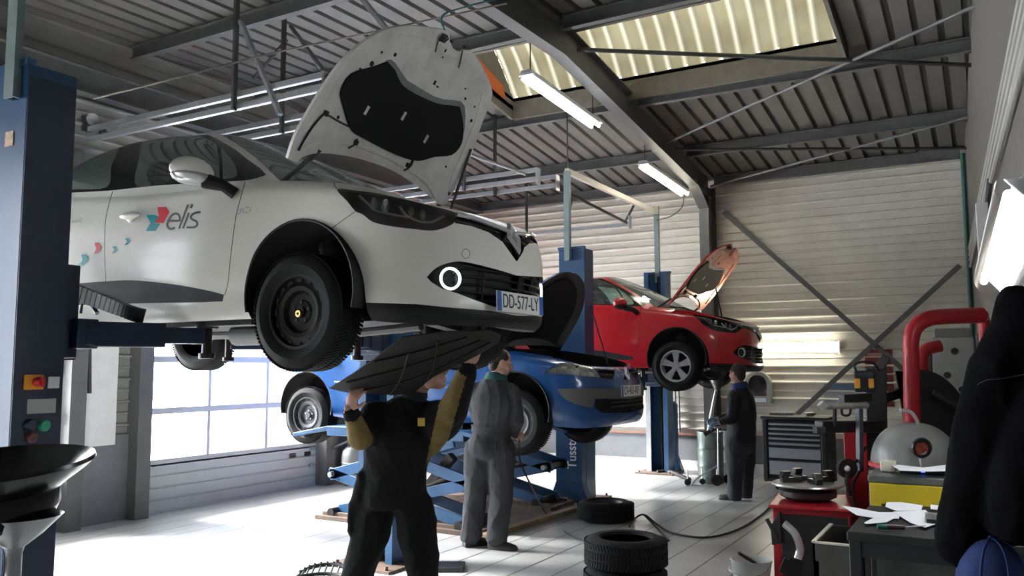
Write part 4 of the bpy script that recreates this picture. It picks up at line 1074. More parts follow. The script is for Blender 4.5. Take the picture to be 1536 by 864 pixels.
for p in ([(-.52, .92), (-.56, .7), (-.52, .4), (-.5, .2)], [(-1.62, .96), (-1.68, .7), (-1.66, .2)]): S.cut(strip(crv(p, 4), .006), GAP, only={PAINT}, mode='side', facing=.2)
S.cut(strip(crv([(-2.45, 1.0), (-2.42, .8), (-2.22, .55), (-2.2, .2)], 4), .006), GAP, only={PAINT}, mode='side', facing=.2)
S.retree()
M_bpaint = mat('blue_car_paint', (.006, .062, .22), .25, .1, coat=.6)
BT = thing('hatchback_car', 'blue hatchback on the scissor lift with grey bumper strip and steel wheels', 'car', BLOC)
for nm, r, m_ in (('body', {PAINT}, M_bpaint), ('window_surround', {TRIM}, M_gtrim), ('side_window', {SGL}, M_sglass), ('windscreen', {WGL}, M_wglass), ('bumper_strip', {SMK}, mat('grey_bumper_plastic', (.10, .10, .095), .5)), ('panel_gap', {GAP}, M_gap), ('floor_pan', {FLR}, M_floorpan), ('engine_bay', {BAY}, M_bay)):
    S.mb(r).build(nm, m_, BT, ang=45, fix=False)
l0 = S.mb({LAMP}); l1 = S.mb({LAMP}, off=-.04)
hp = join(l1, wall_of(l0, l1)).build('headlamp_housing', mat('pale_lamp_bowl', (.80, .80, .75), .4), BT); l0.build('headlamp_lens', M_lens, hp, ang=60, fix=False)
hlb2 = MB()
for (x, y, r) in ((835, 555, .05), (855, 551, .055), (878, 559, .05)):
    p = S.hit(x, y, -.03)
    if p is not None:
        for sy in (1, -1): hlb2.lathe([(.0001, -.02), (r*.6, -.01), (r, .02)], 18, o=p*V(1, sy, 1), axis=nrm(V(.9, -.4*sy, .2)))
hlb2.build('headlamp_reflector', mat('pale_lamp_reflector', (.8, .8, .77), .25, .2), hp)
u0 = S.mb({UGR}); u1 = S.mb({UGR}, off=-.025); join(u1, wall_of(u0, u1)).build('upper_grille', M_btrim, BT)
u0 = S.mb({LGR}); u1 = S.mb({LGR}, off=-.03); g = join(u1, wall_of(u0, u1)).build('lower_grille', M_btrim, BT)
sl = MB()
for z in (.36, .40, .44):
    q = [S.tree.ray_cast(Vector((2, y, z)), Vector((-1, 0, 0)))[0] for y in np.linspace(-.42, 0, 16)]; q = [np.array(p)-V(.01, 0, 0) for p in q if p is not None]
    sl.tube(q+[p*V(1, -1, 1) for p in q[::-1]], .008, 6)
sl.build('grille_slat', M_black, g)
bg_ = MB(); ez = nrm(V(1, 0, .35)); ex_ = np.cross(EY, ez); bc = V(.812, 0, .675)
for (a0, b0, a1, b1, d0, d1) in ((.045, .07, .036, .057, 0, .02), (.036, .057, .018, .03, .02, .012)):
    A = [bc+EY*p[0]-ex_*p[1]+ez*d0 for p in loz(a0, b0)]; B = [bc+EY*p[0]-ex_*p[1]+ez*d1 for p in loz(a1, b1)]
    bg_.add(A+B, [(i, (i+1) % 4, 4+(i+1) % 4, 4+i) for i in range(4)])
bg_.build('badge', M_chrome, BT, ang=10)
ph = S.tree.ray_cast(Vector((2, -.02, .51)), Vector((-1, 0, 0)))[0]
plate(BT, V((ph[0] if ph else .845)+.012, 0, .505), V(1, 0, .03), 'CV-431-KF', blue2=False)
m_ = MB(); ms = MB(); hd = MB()
for sy in (1, -1):
    m_.ball((-.68, -1.0*sy, .99), (.085, .13, .075), 16); ms.tube([V(-.52, -.84*sy, .92), V(-.6, -.9*sy, .94)], .03, 8)
    for x in (-1.45, -2.30): hd.ball((x, -.885*sy, .80), (.10, .025, .022), 14)
mm = m_.build('mirror', M_bpaint, BT); ms.build('mirror_stem', M_btrim, mm); hd.build('door_handle', M_bpaint, BT)
al = MB()
for cx in (.0, -2.69): arch_liner(al, cx, .32, .385, -.872, -.5)
al.build('wheel_arch_liner', M_void, BT, ang=50)
interior(BT)
MW_b = dict(tyre=M_tyre, rim=M_greysteel, void=M_void, hub=M_greysteel, bolt=M_galv)
for x in (0, -2.69):
    for sy in (-1, 1): wheel(BT, (x, sy*.77, .215), .317, .195, 'steel', sy, MW_b)
mo = MB()
for sy in (1, -1): mo.tube(crv([(-.45, -.895*sy, .56), (-1.2, -.899*sy, .565), (-2.25, -.897*sy, .57)], 4), .012, 8, r2=.03)
mo.build('door_moulding', M_bpaint, BT)
e = MB(); e.box((.28, 0, .58), (.5, .8, .25)); e.build('engine', M_bay, BT, bev=.02)
hb = [(0, -.66), (0, .66), (.15, .69), (.45, .68), (.68, .62), (.82, .45), (.90, .2), (.92, 0), (.90, -.2), (.82, -.45), (.68, -.62), (.45, -.68), (.15, -.69)]
hb = [(0, -.70)]+C2([(.2, -.71), (.5, -.70), (.70, -.60), (.86, -.42), (.95, -.2), (.97, 0), (.95, .2), (.86, .42), (.70, .60), (.5, .70), (.2, .71)], 3, False)+[(0, .70), (.03, .4), (.05, 0), (.03, -.4)]
hs = lambda u, v, w: (u, v, -.06*(v/.7)**2-.05*max(0, (u-.5)/.5)**2+w)
bb = sheet(hb, hs, 0, -.02, .05, 'bonnet', [M_bpaint, M_bay], BT, m_bot=1); bb.location = (-.36, 0, .955); bb.rotation_euler = (0, -math.radians(57), 0)  # underside shade put into colour: black beneath the blue skin
sheet([(u*.8+.1, v*.75) for u, v in hb], hs, -.021, -.034, .05, 'insulation_pad', M_pad, bb)
MB().tube([V(.35, .60, .78), V(.20, .5, 1.42)], .008, 6).build('bonnet_prop', M_dsteel, BT)
# ------------------------------------------------------------------ lifts
M_blue = mat('lift_blue_paint', (.014, .062, .145), .38, var=.12, vscale=5)
M_dblue = mat('lift_shade_blue', (.008, .022, .052), .45, var=.2)
M_lblue = mat('scissor_lift_blue', (.018, .08, .19), .4, var=.2, vscale=6)
M_grease = mat('greasy_steel', (.06, .055, .05), .35, .6, var=.4)
M_greyp = mat('grey_worn_post_face', (.42, .45, .46), .45, var=.35, vscale=4)
M_oil = mat('oily_rusty_plate', (.13, .085, .06), .6, var=.5, vscale=5, bump=.15)
M_grn = mat('green_grey_mast', (.16, .22, .22), .45, var=.2)
def post(T, x0, x1, y, depth, top, s, cover=False):
    """C-section column: s = +1 opens towards +y"""
    xc = (x0+x1)/2; W = x1-x0; mb = MB(); y0, y1 = sorted((y, y+s*depth))
    o = [(-W/2, 0), (W/2, 0), (W/2, depth), (W/2-.07, depth), (W/2-.07, depth-.02), (W/2-.02, depth-.02), (W/2-.02, .02), (-W/2+.02, .02), (-W/2+.02, depth-.02), (-W/2+.07, depth-.02), (-W/2+.07, depth), (-W/2, depth)]
    mb.prism([(a, s*b) for a, b in o], (xc, y, .02), EX, EY, EZ, top-.02)
    mb.box((xc, y+s*.01, top+.01), (W+.02, .05, .03))
    p = mb.build('post', M_blue, T)
    mb = MB(); mb.box((xc, y+s*(depth/2+.06), .011), (W+.25, depth+.28, .022))
    for a in (-1, 1):
        for b in (0, 1): mb.lathe([(.0001, .03), (.014, .03), (.016, 0)], 8, o=(xc+a*(W/2+.07), y+s*(-.04+b*(depth+.2)), .022))
    mb.build('base_plate', M_oil, T)
    mb = MB(); mb.tube([(xc, y+s*.06, .05), (xc, y+s*.06, top-.05)], .024, 12); mb.build('lifting_screw', M_grease, T)
    return p
def arms(T, xc, y, s, z, pads, sec=(.11, .11), pad_top=None):
    mb = MB(); mb.box((xc, y, z+.12), (.26, .16, .5)); mb.box((xc, y+s*.10, z), (.38, .12, .16)); mb.build('carriage', M_dblue, T, bev=.006)
    for i, p in enumerate(pads):
        p = np.asarray(p); a = V(xc+(.13 if p[0] > xc else -.13), y+s*.13, z); b = V(p[0], p[1], z); m = a+(b-a)*.62; e = b-(b-a)/np.linalg.norm(b-a)*.02
        r = MB(); r.bar(a-nrm(b-a)*.05, m, sec[0], sec[1]); r.bar(m-(m-a)*.1, e, sec[0]*.72, sec[1]*.68); r.lathe([(.0001, .06), (.075, .06), (.075, -.06), (.0001, -.06)], 16, o=a)
        ar = r.build('arm', M_dblue, T, bev=.004)
        q = MB(); t = p[2]-z; q.lathe([(.0001, t-.03), (.028, t-.03), (.028, -.10), (.045, -.10), (.045, -.13), (.0001, -.13)], 18, o=b); q.build('pad_screw', M_grease, ar)
        q = MB(); q.lathe([(.0001, t), (.062, t), (.066, t-.012), (.06, t-.035), (.0001, t-.035)], 22, o=b); q.build('lifting_pad', M_rubber, ar)
LT = thing('two_post_lift', 'blue two post lift with switches holding up the white car', 'car lift', (0, 0, 0), 0, 'two post car lifts')
post(LT, -4.56, -4.20, 2.375, .26, 3.16, 1); post(LT, -4.60, -4.24, 5.74, .26, 2.82, -1)
pz_ = WLOC[2]+.185
arms(LT, -4.38, 2.66, 1, pz_-.08, [(-3.97, 3.36, pz_), (-5.30, 3.36, pz_)], (.13, .135)); arms(LT, -4.42, 5.44, -1, pz_-.08, [(-3.97, 4.70, pz_), (-5.30, 4.70, pz_)])
# control panel, labels and mast of the near post
MB().box((-4.196, 2.505, 1.6), (.008, .255, 3.0)).build('added_shade_plate', M_dblue, LT)  # cover plate added; its darker blue paints in the shade on this face
X0 = -4.192
def on_x(px0, py0, px1, py1, name, m, T, th=.012, X=X0, bev=.002):
    a = at_x(px0, py0, X); b = at_x(px1, py1, X); c = (a+b)/2
    return MB().box((X+th/2-.001, c[1], c[2]), (th, abs(a[1]-b[1]), abs(a[2]-b[2]))).build(name, m, T, bev=bev)
sw = on_x(36, 562, 62, 584, 'switch_plate', mat('switch_orange', (.75, .32, .02), .45), LT, .02)
c = at_x(52, 573, X0); q = MB(); q.lathe([(.024, 0), (.026, .02), (.018, .045), (.0001, .045)], 20, o=(X0+.02, c[1], c[2]), axis=EX); q.box((X0+.07, c[1], c[2]), (.02, .012, .05)); q.build('emergency_switch', mat('switch_red', (.45, .02, .02), .4), sw)
on_x(72, 565, 88, 582, 'label_plate', mat('label_white', (.62, .65, .68), .5), LT, .008); on_x(41, 599, 83, 619, 'label_plate', mat('label_grey', (.38, .40, .40), .5), LT, .004)
for (x, y, r, m_, n_) in ((44, 637, .030, M_dblue, 'push_button'), (64, 638, .030, mat('button_green', (.02, .30, .16), .4), 'push_button'), (46, 656, .026, mat('button_brown', (.12, .04, .03), .4), 'push_button')):
    c = at_x(x, y, X0); q = MB(); q.lathe([(.0001, .03), (r*.8, .03), (r, .02), (r, 0)], 18, o=(X0, c[1], c[2]), axis=EX); q.build(n_, m_, LT)
a = at_y(9, 199, 2.374); b = at_y(20, 218, 2.374); c = (a+b)/2
MB().box((c[0], 2.372, c[2]), (abs(a[0]-b[0]), .004, abs(a[2]-b[2]))).build('sticker', mat('sticker_orange_white', (.7, .5, .35), .5, var=.6, vscale=40), LT)
mb = MB(); xm = (at_y(15, 60, 2.36)[0]+at_y(36, 60, 2.36)[0])/2; w_ = .085
mb.prism([(-w_/2, 0), (w_/2, 0), (w_/2, .04), (w_/2-.012, .04), (w_/2-.012, .012), (-w_/2+.012, .012), (-w_/2+.012, .04), (-w_/2, .04)], (xm, 2.33, 2.98), EX, EY, EZ, 1.6); mb.build('mast', M_grn, LT)
# hose chain that droops from the carriage beside the car
ch = MB(); P = crv([at_y(60, 423, 2.95), at_y(105, 432, 2.95), at_y(150, 446, 2.98), at_y(190, 462, 3.0), at_y(212, 470, 3.02)], 6)
for i in range(len(P)-1):
    d = P[i+1]-P[i]; x, y, z = frame_z(d); ch.box((P[i]+P[i+1])/2-V(0, 0, .02*math.sin(math.pi*i/len(P))), (.06, .105-.05*i/len(P), np.linalg.norm(d)*.85), (x, y, z)); ch.box((P[i]+P[i+1])/2-V(0, 0, .045), (.04, .025, .012), (x, y, z))
ch.build('hose_chain', M_black, LT)
q = MB(); q.tube([at_y(125, 442, 2.97), at_y(121, 470, 2.97)], .008, 8); q.tube([at_y(128, 444, 2.97), at_y(146, 470, 2.97)], .012, 8); q.build('chain_bracket', M_dblue, LT)

RL = thing('two_post_lift', 'blue two post lift with white lettering carrying the red car', 'car lift', (0, 0, 0), 0, 'two post car lifts')
post(RL, -4.58, -4.24, 9.22, .27, 3.05, 1); post(RL, -4.58, -4.24, 12.42, .26, 3.05, -1)
pr = RLOC[2]+.185
arms(RL, -4.41, 9.52, 1, pr-.15, [(-3.86, 10.16, pr), (-5.45, 10.16, pr)]); arms(RL, -4.41, 12.12, -1, pr-.15, [(-3.86, 11.50, pr), (-5.45, 11.50, pr)])
for y, s in ((9.13, 1), (12.55, -1)):                               # motor cover and flared foot
    mb = MB(); h = 1.02; yy = y
    P = [(-.17, .24), (.17, .24), (.17, 1.02), (.14, 1.06), (-.14, 1.06), (-.17, 1.02)]
    mb.prism(P, (-4.41, y-.045, 0), EX, EZ, EY, .13)
    mb.prism([(-.26, 0), (.26, 0), (.17, .24), (-.17, .24)], (-4.41, y-.045, 0), EX, EZ, EY, .13)
    mb.build('motor_cover', M_blue, RL, bev=.006)
    q = MB(); q.box((-4.47, y-.05, 1.12), (.09, .07, .08)); q.build('junction_box', M_white, RL); q = MB(); q.box((-4.36, y-.05, 1.11), (.06, .06, .06)); q.build('limit_switch', mat('switch_orange', (.75, .32, .02)), RL)
text('lift_lettering', 'Tusstoua', .17, m4((-4.36, 9.083, .66), EZ, -EX, -EY), M_white, RL, .001, 0, .002, .85)
mb = MB()
for y, zt_ in ((9.18, 4.02), (12.40, 4.02)): mb.prism([(-.035, -.03), (.035, -.03), (.035, .03), (.02, .03), (.02, -.015), (-.02, -.015), (-.02, .03), (-.035, .03)], (-4.44, y, 2.9), EX, EY, EZ, zt_-2.9)
mb.build('mast', M_grn, RL)
mb = MB(); mb.box((-4.44, 10.79, 4.02), (.05, 3.24, .07)); mb.box((-4.44, 12.38, 4.05), (.09, .07, .12)); mb.build('cross_bar', mat('pale_cross_bar', (.5, .47, .40), .5), RL)
mb = MB().tube([(-4.44, 9.2, 4.05), (-4.44, 9.2, zr(9.2)-.02)], .008, 6); mb.build('cable', M_black, RL)
mb = MB().box((-4.547, 12.155, .95), (.075, .008, 1.85)); mb.build('worn_stripe', M_greyp, RL)

# scissor lift below the blue car
SL = thing('scissor_lift', 'blue scissor lift with open crossed arms beneath the blue car', 'car lift', (0, 0, 0))
ST = BLOC[2]+.20
xl, xr = -6.15, -4.42
for y in (7.12, 8.70):
    mb = MB(); mb.box((-5.35, y, ST-.13), (1.75, .46, .10)); mb.slab([V(-6.22, y-.23, ST-.08), V(-6.22, y+.23, ST-.08), V(-6.72, y+.23, ST-.17), V(-6.72, y-.23, ST-.17)], (0, 0, -.04)); mb.slab([V(-4.48, y-.23, ST-.08), V(-4.48, y+.23, ST-.08), V(-4.12, y+.23, ST-.16), V(-4.12, y-.23, ST-.16)], (0, 0, -.04))
    mb.build('platform', M_lblue, SL, bev=.006)
    zm, zt_ = .47, ST-.20
    for sy in (-.19, .19):
        r = MB(); k = .045
        for (p0, p1, dy) in (((xr-.1, .10), (xl, zm), 0), ((xl+.1, .10), (xr, zm), .05), ((xl, zm), (xr-.25, zt_), 0), ((xr, zm), (xl+.25, zt_), .05)):
            a, b = V(p0[0], y+sy+dy, p0[1]), V(p1[0], y+sy+dy, p1[1]); r.bar(a-nrm(b-a)*.05, b+nrm(b-a)*.06, .03, .11, up=(0, 1, 0)) if False else r.bar(a-nrm(b-a)*.05, b+nrm(b-a)*.06, .11, .035, up=(0, 1, 0))
        r.build('scissor_arm', M_lblue, SL, bev=.004)
        r = MB()
        for xx, zz in ((xl, zm), (xr, zm), ((xl+xr)/2-.0, .285), ((xl+xr)/2, (zm+zt_)/2+.0)): r.lathe([(.0001, -.07), (.028, -.07), (.028, .09), (.0001, .09)], 14, o=(xx, y+sy, zz), axis=EY)
        r.build('pivot_bolt', M_galv, SL)
    r = MB()
    for xx in (xl+.02, xr-.1): r.tube([(xx, y-.26, .075), (xx, y+.26, .075)], .045, 14)
    for xx in (xl, xr): r.tube([(xx, y-.2, zm), (xx, y+.2, zm)], .03, 10)
    r.bar((-5.3, y, .12), (-4.75, y, ST-.35), .09, .09); r.tube([(-5.75, y, .12), (-4.7, y, .52)], .05, 12)
    r.build('hydraulic_ram', M_grease, SL)
    r = MB(); r.box((-5.3, y, .022), (2.0, .62, .04)); r.box((-5.3, y-.22, .055), (1.9, .05, .04)); r.box((-5.3, y+.22, .055), (1.9, .05, .04)); r.build('base_frame', M_oil, SL)
    r = MB()
    for xx in (-5.95, -4.75): r.box((xx, y+(.1 if y < 8 else -.1), ST-.045), (.22, .16, .068))
    r.build('rubber_block', M_rubber, SL, bev=.01)
mb = MB(); mb.bar((-4.17, 6.75, .025), (-4.05, 9.15, .025), .09, .05); st(mb.build('trim_20', mat('worn_wooden_edge', (.26, .20, .12), .7, var=.4)))
mb = MB(); mb.box((-5.3, 7.92, .006), (2.1, 1.1, .012)); st(mb.build('trim_21', M_oil))
# ------------------------------------------------------------------ people
IR, IU, IF = VM[0], VM[1], VM[2]
def remesh(mb, name, mats, vox, smooth=4, parent=None, fold=0., fseed=0, region=None, fscale=1., flow=None):
    me = bpy.data.meshes.new('tmp'); me.from_pydata(mb.v, [], mb.f); o = bpy.data.objects.new('tmp', me); COL.objects.link(o)
    m = o.modifiers.new('r', 'REMESH'); m.mode = 'VOXEL'; m.voxel_size = vox; m.adaptivity = 0
    if smooth: s = o.modifiers.new('s', 'SMOOTH'); s.iterations = smooth; s.factor = .5
    dg = bpy.context.evaluated_depsgraph_get(); me2 = bpy.data.meshes.new_from_object(o.evaluated_get(dg)); bpy.data.objects.remove(o)
    if fold:
        n = len(me2.vertices); co = np.empty(n*3); me2.vertices.foreach_get('co', co); co = co.reshape(-1, 3)
        no = np.array([v.normal[:] for v in me2.vertices]); rs = random.Random(fseed); d = np.zeros(n)
        for k in range(9):
            f = V(rs.uniform(-1, 1), rs.uniform(-1, 1), rs.uniform(-.5, .5))*rs.uniform(16, 42)*fscale; ph = rs.uniform(0, 6.28); g = V(rs.uniform(-1, 1), rs.uniform(-1, 1), rs.uniform(-1, 1))*6
            wv = np.sin(co @ f+ph+1.6*np.sin(co @ g+ph)); d += (1-np.abs(wv))**2*(.5+.5*np.sin(co @ g*.7+2*ph))-.15
        co = co+no*(d*fold/3)[:, None]; me2.vertices.foreach_set('co', co.ravel())
    me2.name = name
    for x in (mats if isinstance(mats, (list, tuple)) else [mats]): me2.materials.append(x)
    if region:
        for p in me2.polygons: p.material_index = region(np.array(p.center))
    me2.polygons.foreach_set('use_smooth', [True]*len(me2.polygons)); me2.update()
    o = bpy.data.objects.new(name, me2); COL.objects.link(o)
    if parent is not None: o.parent = parent
    return o
def head_mb(mb, c, fwd, up, sc=1.):
    f = nrm(fwd); r = nrm(np.cross(f, up)); u = np.cross(r, f); ax = (r, f, u); L = lambda a, b, d: c+(r*a+f*b+u*d)*sc
    B = lambda p, q: mb.ball(L(*p), tuple(x*sc for x in q), 18, ax)
    B((0, -.012, .035), (.077, .097, .088)); B((0, .022, -.035), (.064, .072, .072)); B((0, .045, -.085), (.040, .042, .034)); B((0, .066, -.098), (.022, .022, .018))
    for s in (-1, 1):
        B((.042*s, .058, -.028), (.024, .026, .026)); B((.032*s, .078, .024), (.028, .014, .010)); B((.079*s, -.008, -.006), (.010, .022, .034)); B((.047*s, .02, -.075), (.022, .04, .028)); B((.013*s, .104, -.036), (.011, .011, .010))
    mb.tube([L(0, .088, .018), L(0, .106, -.010), L(0, .119, -.032), L(0, .100, -.044)], [.010*sc, .012*sc, .014*sc, .010*sc], 10)
    B((0, .089, -.063), (.022, .012, .007)); B((0, .087, -.075), (.019, .012, .008))
    return r, f, u
def hand_mb(mb, w, fdir, palm, thumb, curl=(.5, .6, .5), spread=1., sc=1., tc=.5):
    """w wrist; fdir finger direction; palm = way the palm faces; thumb = side of the thumb"""
    f = nrm(fdir); p = nrm(palm-f*(palm @ f)); t = np.cross(f, p); t = t if t @ thumb > 0 else -t
    ax = (t, f, p); w = np.asarray(w)
    mb.tube([w-f*.03*sc, w+f*.012*sc], [.027*sc, .026*sc], 12, r2=[.021*sc, .02*sc], up=t)
    mb.ball(w+f*.052*sc, (.043*sc, .053*sc, .0165*sc), 16, ax); mb.ball(w+f*.075*sc, (.041*sc, .027*sc, .015*sc), 16, ax); mb.ball(w+f*.035*sc+t*.025*sc+p*.006*sc, (.020*sc, .032*sc, .017*sc), 12, ax)
    for i, (o, L) in enumerate(((.0315, .070), (.0105, .080), (-.0105, .074), (-.0315, .058))):
        pt = w+f*(.088-(.006 if i in (0, 3) else 0))*sc+t*o*sc; d = nrm(f+t*o*2.2*spread); pts = [pt-d*.02*sc, pt]; a = 0; rr = [.0092*sc, .0092*sc]
        for k, (c_, fr) in enumerate(zip(curl, (.45, .31, .24))):
            a += c_*(1+.08*i); dd = d*math.cos(a)+p*math.sin(a); pts.append(pts[-1]+dd*L*fr*sc); rr.append((.0088, .0082, .0070)[k]*sc)
        mb.tube(pts, rr, 10); mb.ball(pts[-1], rr[-1], 8)
    b = w+f*.028*sc+t*.034*sc+p*.006*sc; d0 = nrm(f*.62+t*.68+p*.35*tc); d1 = nrm(f*.85+t*.25+p*.75*tc); q = [w+f*.02*sc+t*.02*sc, b, b+d0*.036*sc, b+d0*.036*sc+d1*.030*sc]
    mb.tube(q, [.013*sc, .0125*sc, .0105*sc, .0085*sc], 10); mb.ball(q[-1], .0085*sc, 8)
def chain(mb, pts, rad, n=14, r2=None, up=(0, 0, 1), sub=5):
    q = crv([np.append(np.asarray(p), r) for p, r in zip(pts, rad)], sub)
    rr2 = None if r2 is None else list(crv([[x] for x in r2], sub)[:, 0])
    mb.tube([a[:3] for a in q], list(q[:, 3]), n, r2=rr2, up=up); mb.ball(q[0, :3], q[0, 3] if r2 is None else min(q[0, 3], r2[0]), 12); mb.ball(q[-1, :3], q[-1, 3] if r2 is None else min(q[-1, 3], r2[-1]), 12)
def shoe(mb, ank, toe_dir, L=.27, h=.10):
    d = nrm(V(toe_dir[0], toe_dir[1], 0)); s = V(-d[1], d[0], 0); a = V(ank[0], ank[1], 0)
    prof = [(-.075, .036, .085), (-.04, .042, .10), (.02, .044, .10), (.08, .046, .072), (.135, .048, .058), (.175, .040, .048), (.195, .022, .035)]
    P = []
    for x, w_, hh in prof: P.append([a+d*x+s*w_*math.cos(t)+EZ*(.004+max(0, math.sin(t))*hh if math.sin(t) > 0 else .004) for t in np.linspace(0, 2*math.pi, 17)[:-1]])
    n = 16; vs = [p for r in P for p in r]; fs = [(i*n+k, i*n+(k+1) % n, (i+1)*n+(k+1) % n, (i+1)*n+k) for i in range(len(P)-1) for k in range(n)]+[tuple(range(n)), tuple((len(P)-1)*n+k for k in range(n))[::-1]]
    mb.add(vs, fs); mb.tube([a+EZ*.06, a+EZ*.17], [.055, .05], 14)
M_skin = mat('skin', (.48, .27, .20), .55, var=.12, vscale=30)
M_hair = mat('dark_brown_hair', (.018, .013, .010), .75, bump=.6, bscale=160)
M_boot = mat('black_work_boot', (.012, .012, .012), .55)
M_ca = mat('charcoal_black_coverall', (.013, .013, .0135), .95, spec=.15, var=.25, vscale=7)
M_cb = mat('grey_coverall', (.056, .057, .062), .95, spec=.15, var=.25, vscale=7)
M_yel = mat('ochre_sleeve_lining', (.17, .115, .025), .85, var=.35, vscale=12)
M_badge = mat('yellow_badge', (.60, .42, .07), .6)
M_eye = mat('eye_white', (.7, .7, .68), .2)

def torso(mb, pel, wai, che, nec, lat, w=(.175, .16, .20, .085), dp=(.125, .115, .13, .075), ext=0.):
    q = crv([np.append(p, (a+ext, b+ext)) for p, a, b in zip((pel, wai, che, nec), w, dp)], 6)
    mb.tube([a[:3] for a in q], list(q[:, 3]), 22, r2=list(q[:, 4]), up=np.cross(lat, EZ)*0+EZ if False else np.cross(lat, q[-1, :3]-q[0, :3]))
# -- mechanic under the white car, both hands on the hanging undertray
P1 = lambda x, y, d: at_d(x, y, d)
toC = -IF
pel, wai, che, nec = P1(592, 758, 5.0), P1(593, 700, 5.0), P1(604, 642, 5.0), P1(616, 600, 5.0)
lat = IR
hd_c = P1(643, 558, 4.98); hf = nrm(IR*.80+toC*.42+EZ*.30); hu = nrm(EZ*.9-IR*.30-toC*.05)
bm1 = MB(); torso(bm1, pel, wai, che, nec, lat, ext=-.02)
chain(bm1, [nec-EZ*.05, P1(622, 592, 5.0), P1(634, 574, 4.99)], [.060, .056, .056])
hr = head_mb(bm1, hd_c, hf, hu)
shR, elR, wrR = P1(560, 622, 5.0), P1(541, 652, 4.83), P1(523, 613, 4.72)
shL, elL, wrL = P1(648, 624, 5.0), P1(680, 618, 4.80), P1(704, 548, 4.72)
for a, b, c in ((shR, elR, wrR), (shL, elL, wrL)): chain(bm1, [a, (a+b)/2, b], [.05, .045, .04]); chain(bm1, [b, (b+c)/2, c], [.042, .038, .028])
hipR, knR, anR = P1(564, 768, 5.02), P1(540, 850, 5.02), P1(510, 940, 5.1); hipL, knL, anL = P1(622, 768, 4.98), P1(634, 850, 4.88), P1(634, 938, 4.95)
for a, b, c in ((hipR, knR, anR), (hipL, knL, anL)): chain(bm1, [a, (a+b)/2, b], [.085, .075, .058]); chain(bm1, [b, (b*.6+c*.4), c], [.056, .054, .036])
hand_mb(bm1, wrR, nrm(P1(528, 588, 4.70)-wrR+IR*.02), nrm(IF*.8+IR*.5), IR*.3-IF*.2+EZ*0-IR*1.0 if False else IR, (.35, .5, .4), 1.0, .98)
hand_mb(bm1, wrL, nrm(P1(716, 519, 4.66)-wrL), nrm(EZ*.6+IF*.7-IR*.2), -IR, (.45, .8, .6), .8, .98)
man1 = remesh(bm1, 'person', M_skin, .0052, 2)
tag(man1, 'person in black coverall with ochre sleeves holding the undertray below the white car', 'person', 'mechanics at work')
c1 = MB(); torso(c1, pel, wai, che, nec, lat, (.195, .195, .22, .10), (.15, .145, .15, .09))
c1.ball(P1(640, 622, 5.0), (.11, .09, .085), 14); c1.ball(P1(566, 622, 5.0), (.11, .09, .085), 14)
chain(c1, [shR, (shR+elR)/2-EZ*.01, elR-EZ*.015], [.085, .08, .075]); chain(c1, [elR-EZ*.015, (elR+wrR)/2, wrR-nrm(wrR-elR)*.02], [.076, .062, .045])
chain(c1, [shL-EZ*.05, P1(664, 640, 4.9), P1(681, 612, 4.82)], [.10, .095, .085]); chain(c1, [shL, (shL+elL)/2, elL], [.095, .09, .08]); chain(c1, [elL, wrL-nrm(wrL-elL)*.03], [.078, .05]); chain(c1, [P1(681, 612, 4.82), P1(692, 582, 4.77), wrL-nrm(wrL-elL)*.015], [.086, .072, .048])
chain(c1, [P1(650, 672, 4.97), P1(664, 645, 4.9), P1(682, 607, 4.82)], [.05, .06, .05])
for a, b, c in ((hipR, knR, anR), (hipL, knL, anL)): chain(c1, [a+EZ*.02, (a+b)/2, b], [.122, .115, .098]); chain(c1, [b, b*.5+c*.5, c-EZ*.01], [.098, .092, .085])
c1.tube([nec-EZ*.03, nec+EZ*.035+IR*.012], [.085, .082], 20)
c1.ball(P1(532, 778, 5.0), (.035, .06, .15), 12); chain(c1, [P1(546, 715, 4.97), P1(534, 770, 5.0), P1(531, 806, 5.02)], [.05, .045, .025])
elbow = np.array([elR, wrR]); 
def reg1(p):
    v = VM @ (p-CAM); x = 768+F*v[0]/v[2]; y = 432-F*v[1]/v[2]
    def seg(a, b):
        t = np.clip((p-a) @ (b-a)/((b-a) @ (b-a)), 0, 1); return np.linalg.norm(p-a-(b-a)*t), t
    dR, tR = seg(elR, wrR); q = elR+(wrR-elR)*tR; side = (p-q) @ (IR*.35-EZ*.2+IF*-.0)
    if dR < .10 and tR < .72 and ((p-q) @ nrm(-IR*.2-EZ*.6-IF*.7)) > -.012 and x < 560: return 1
    a, b = P1(648, 690, 4.95), P1(703, 552, 4.75); dL, tL = seg(a, b); q = a+(b-a)*tL
    if dL < .12 and tL < .97 and x > 640+0 and ((p-q) @ nrm(-IF*.75+IR*.1-EZ*.3)) > -.01 and x > 640+(690-y)*.22 and x < 664+(690-y)*.285: return 1
    return 0
remesh(c1, 'coverall', [M_ca, M_yel], .0105, 9, man1, .014, 3, reg1)
hm = MB(); r_, f_, u_ = nrm(np.cross(hf, hu)), hf, None; u_ = np.cross(r_, f_)
hm.ball(hd_c+u_*.048-f_*.028, (.083, .092, .088), 18, (r_, f_, u_)); remesh(hm, 'hair', M_hair, .008, 2, man1, .004, 5, fscale=4)
ey = MB()
for s in (-1, 1): ey.ball(hd_c+r_*.031*s+f_*.082+u_*.008, .0125, 12)
ey.build('eye', M_eye, man1)
bt = MB(); shoe(bt, anR, nrm(-IF*.8-IR*.35)); shoe(bt, anL, nrm(-IF*.8+IR*.3)); bt.build('work_boots', M_boot, man1, ang=60)
M_collar = mat('black_collar', (.012, .014, .016), .9)
cl = MB(); cl.lathe([(.080, -.01), (.088, .012), (.082, .042), (.074, .044), (.072, 0)], 24, o=nec+EZ*.02+IR*.012, axis=nrm(EZ+IR*.25+toC*.1)); cl.build('collar', M_collar, man1)
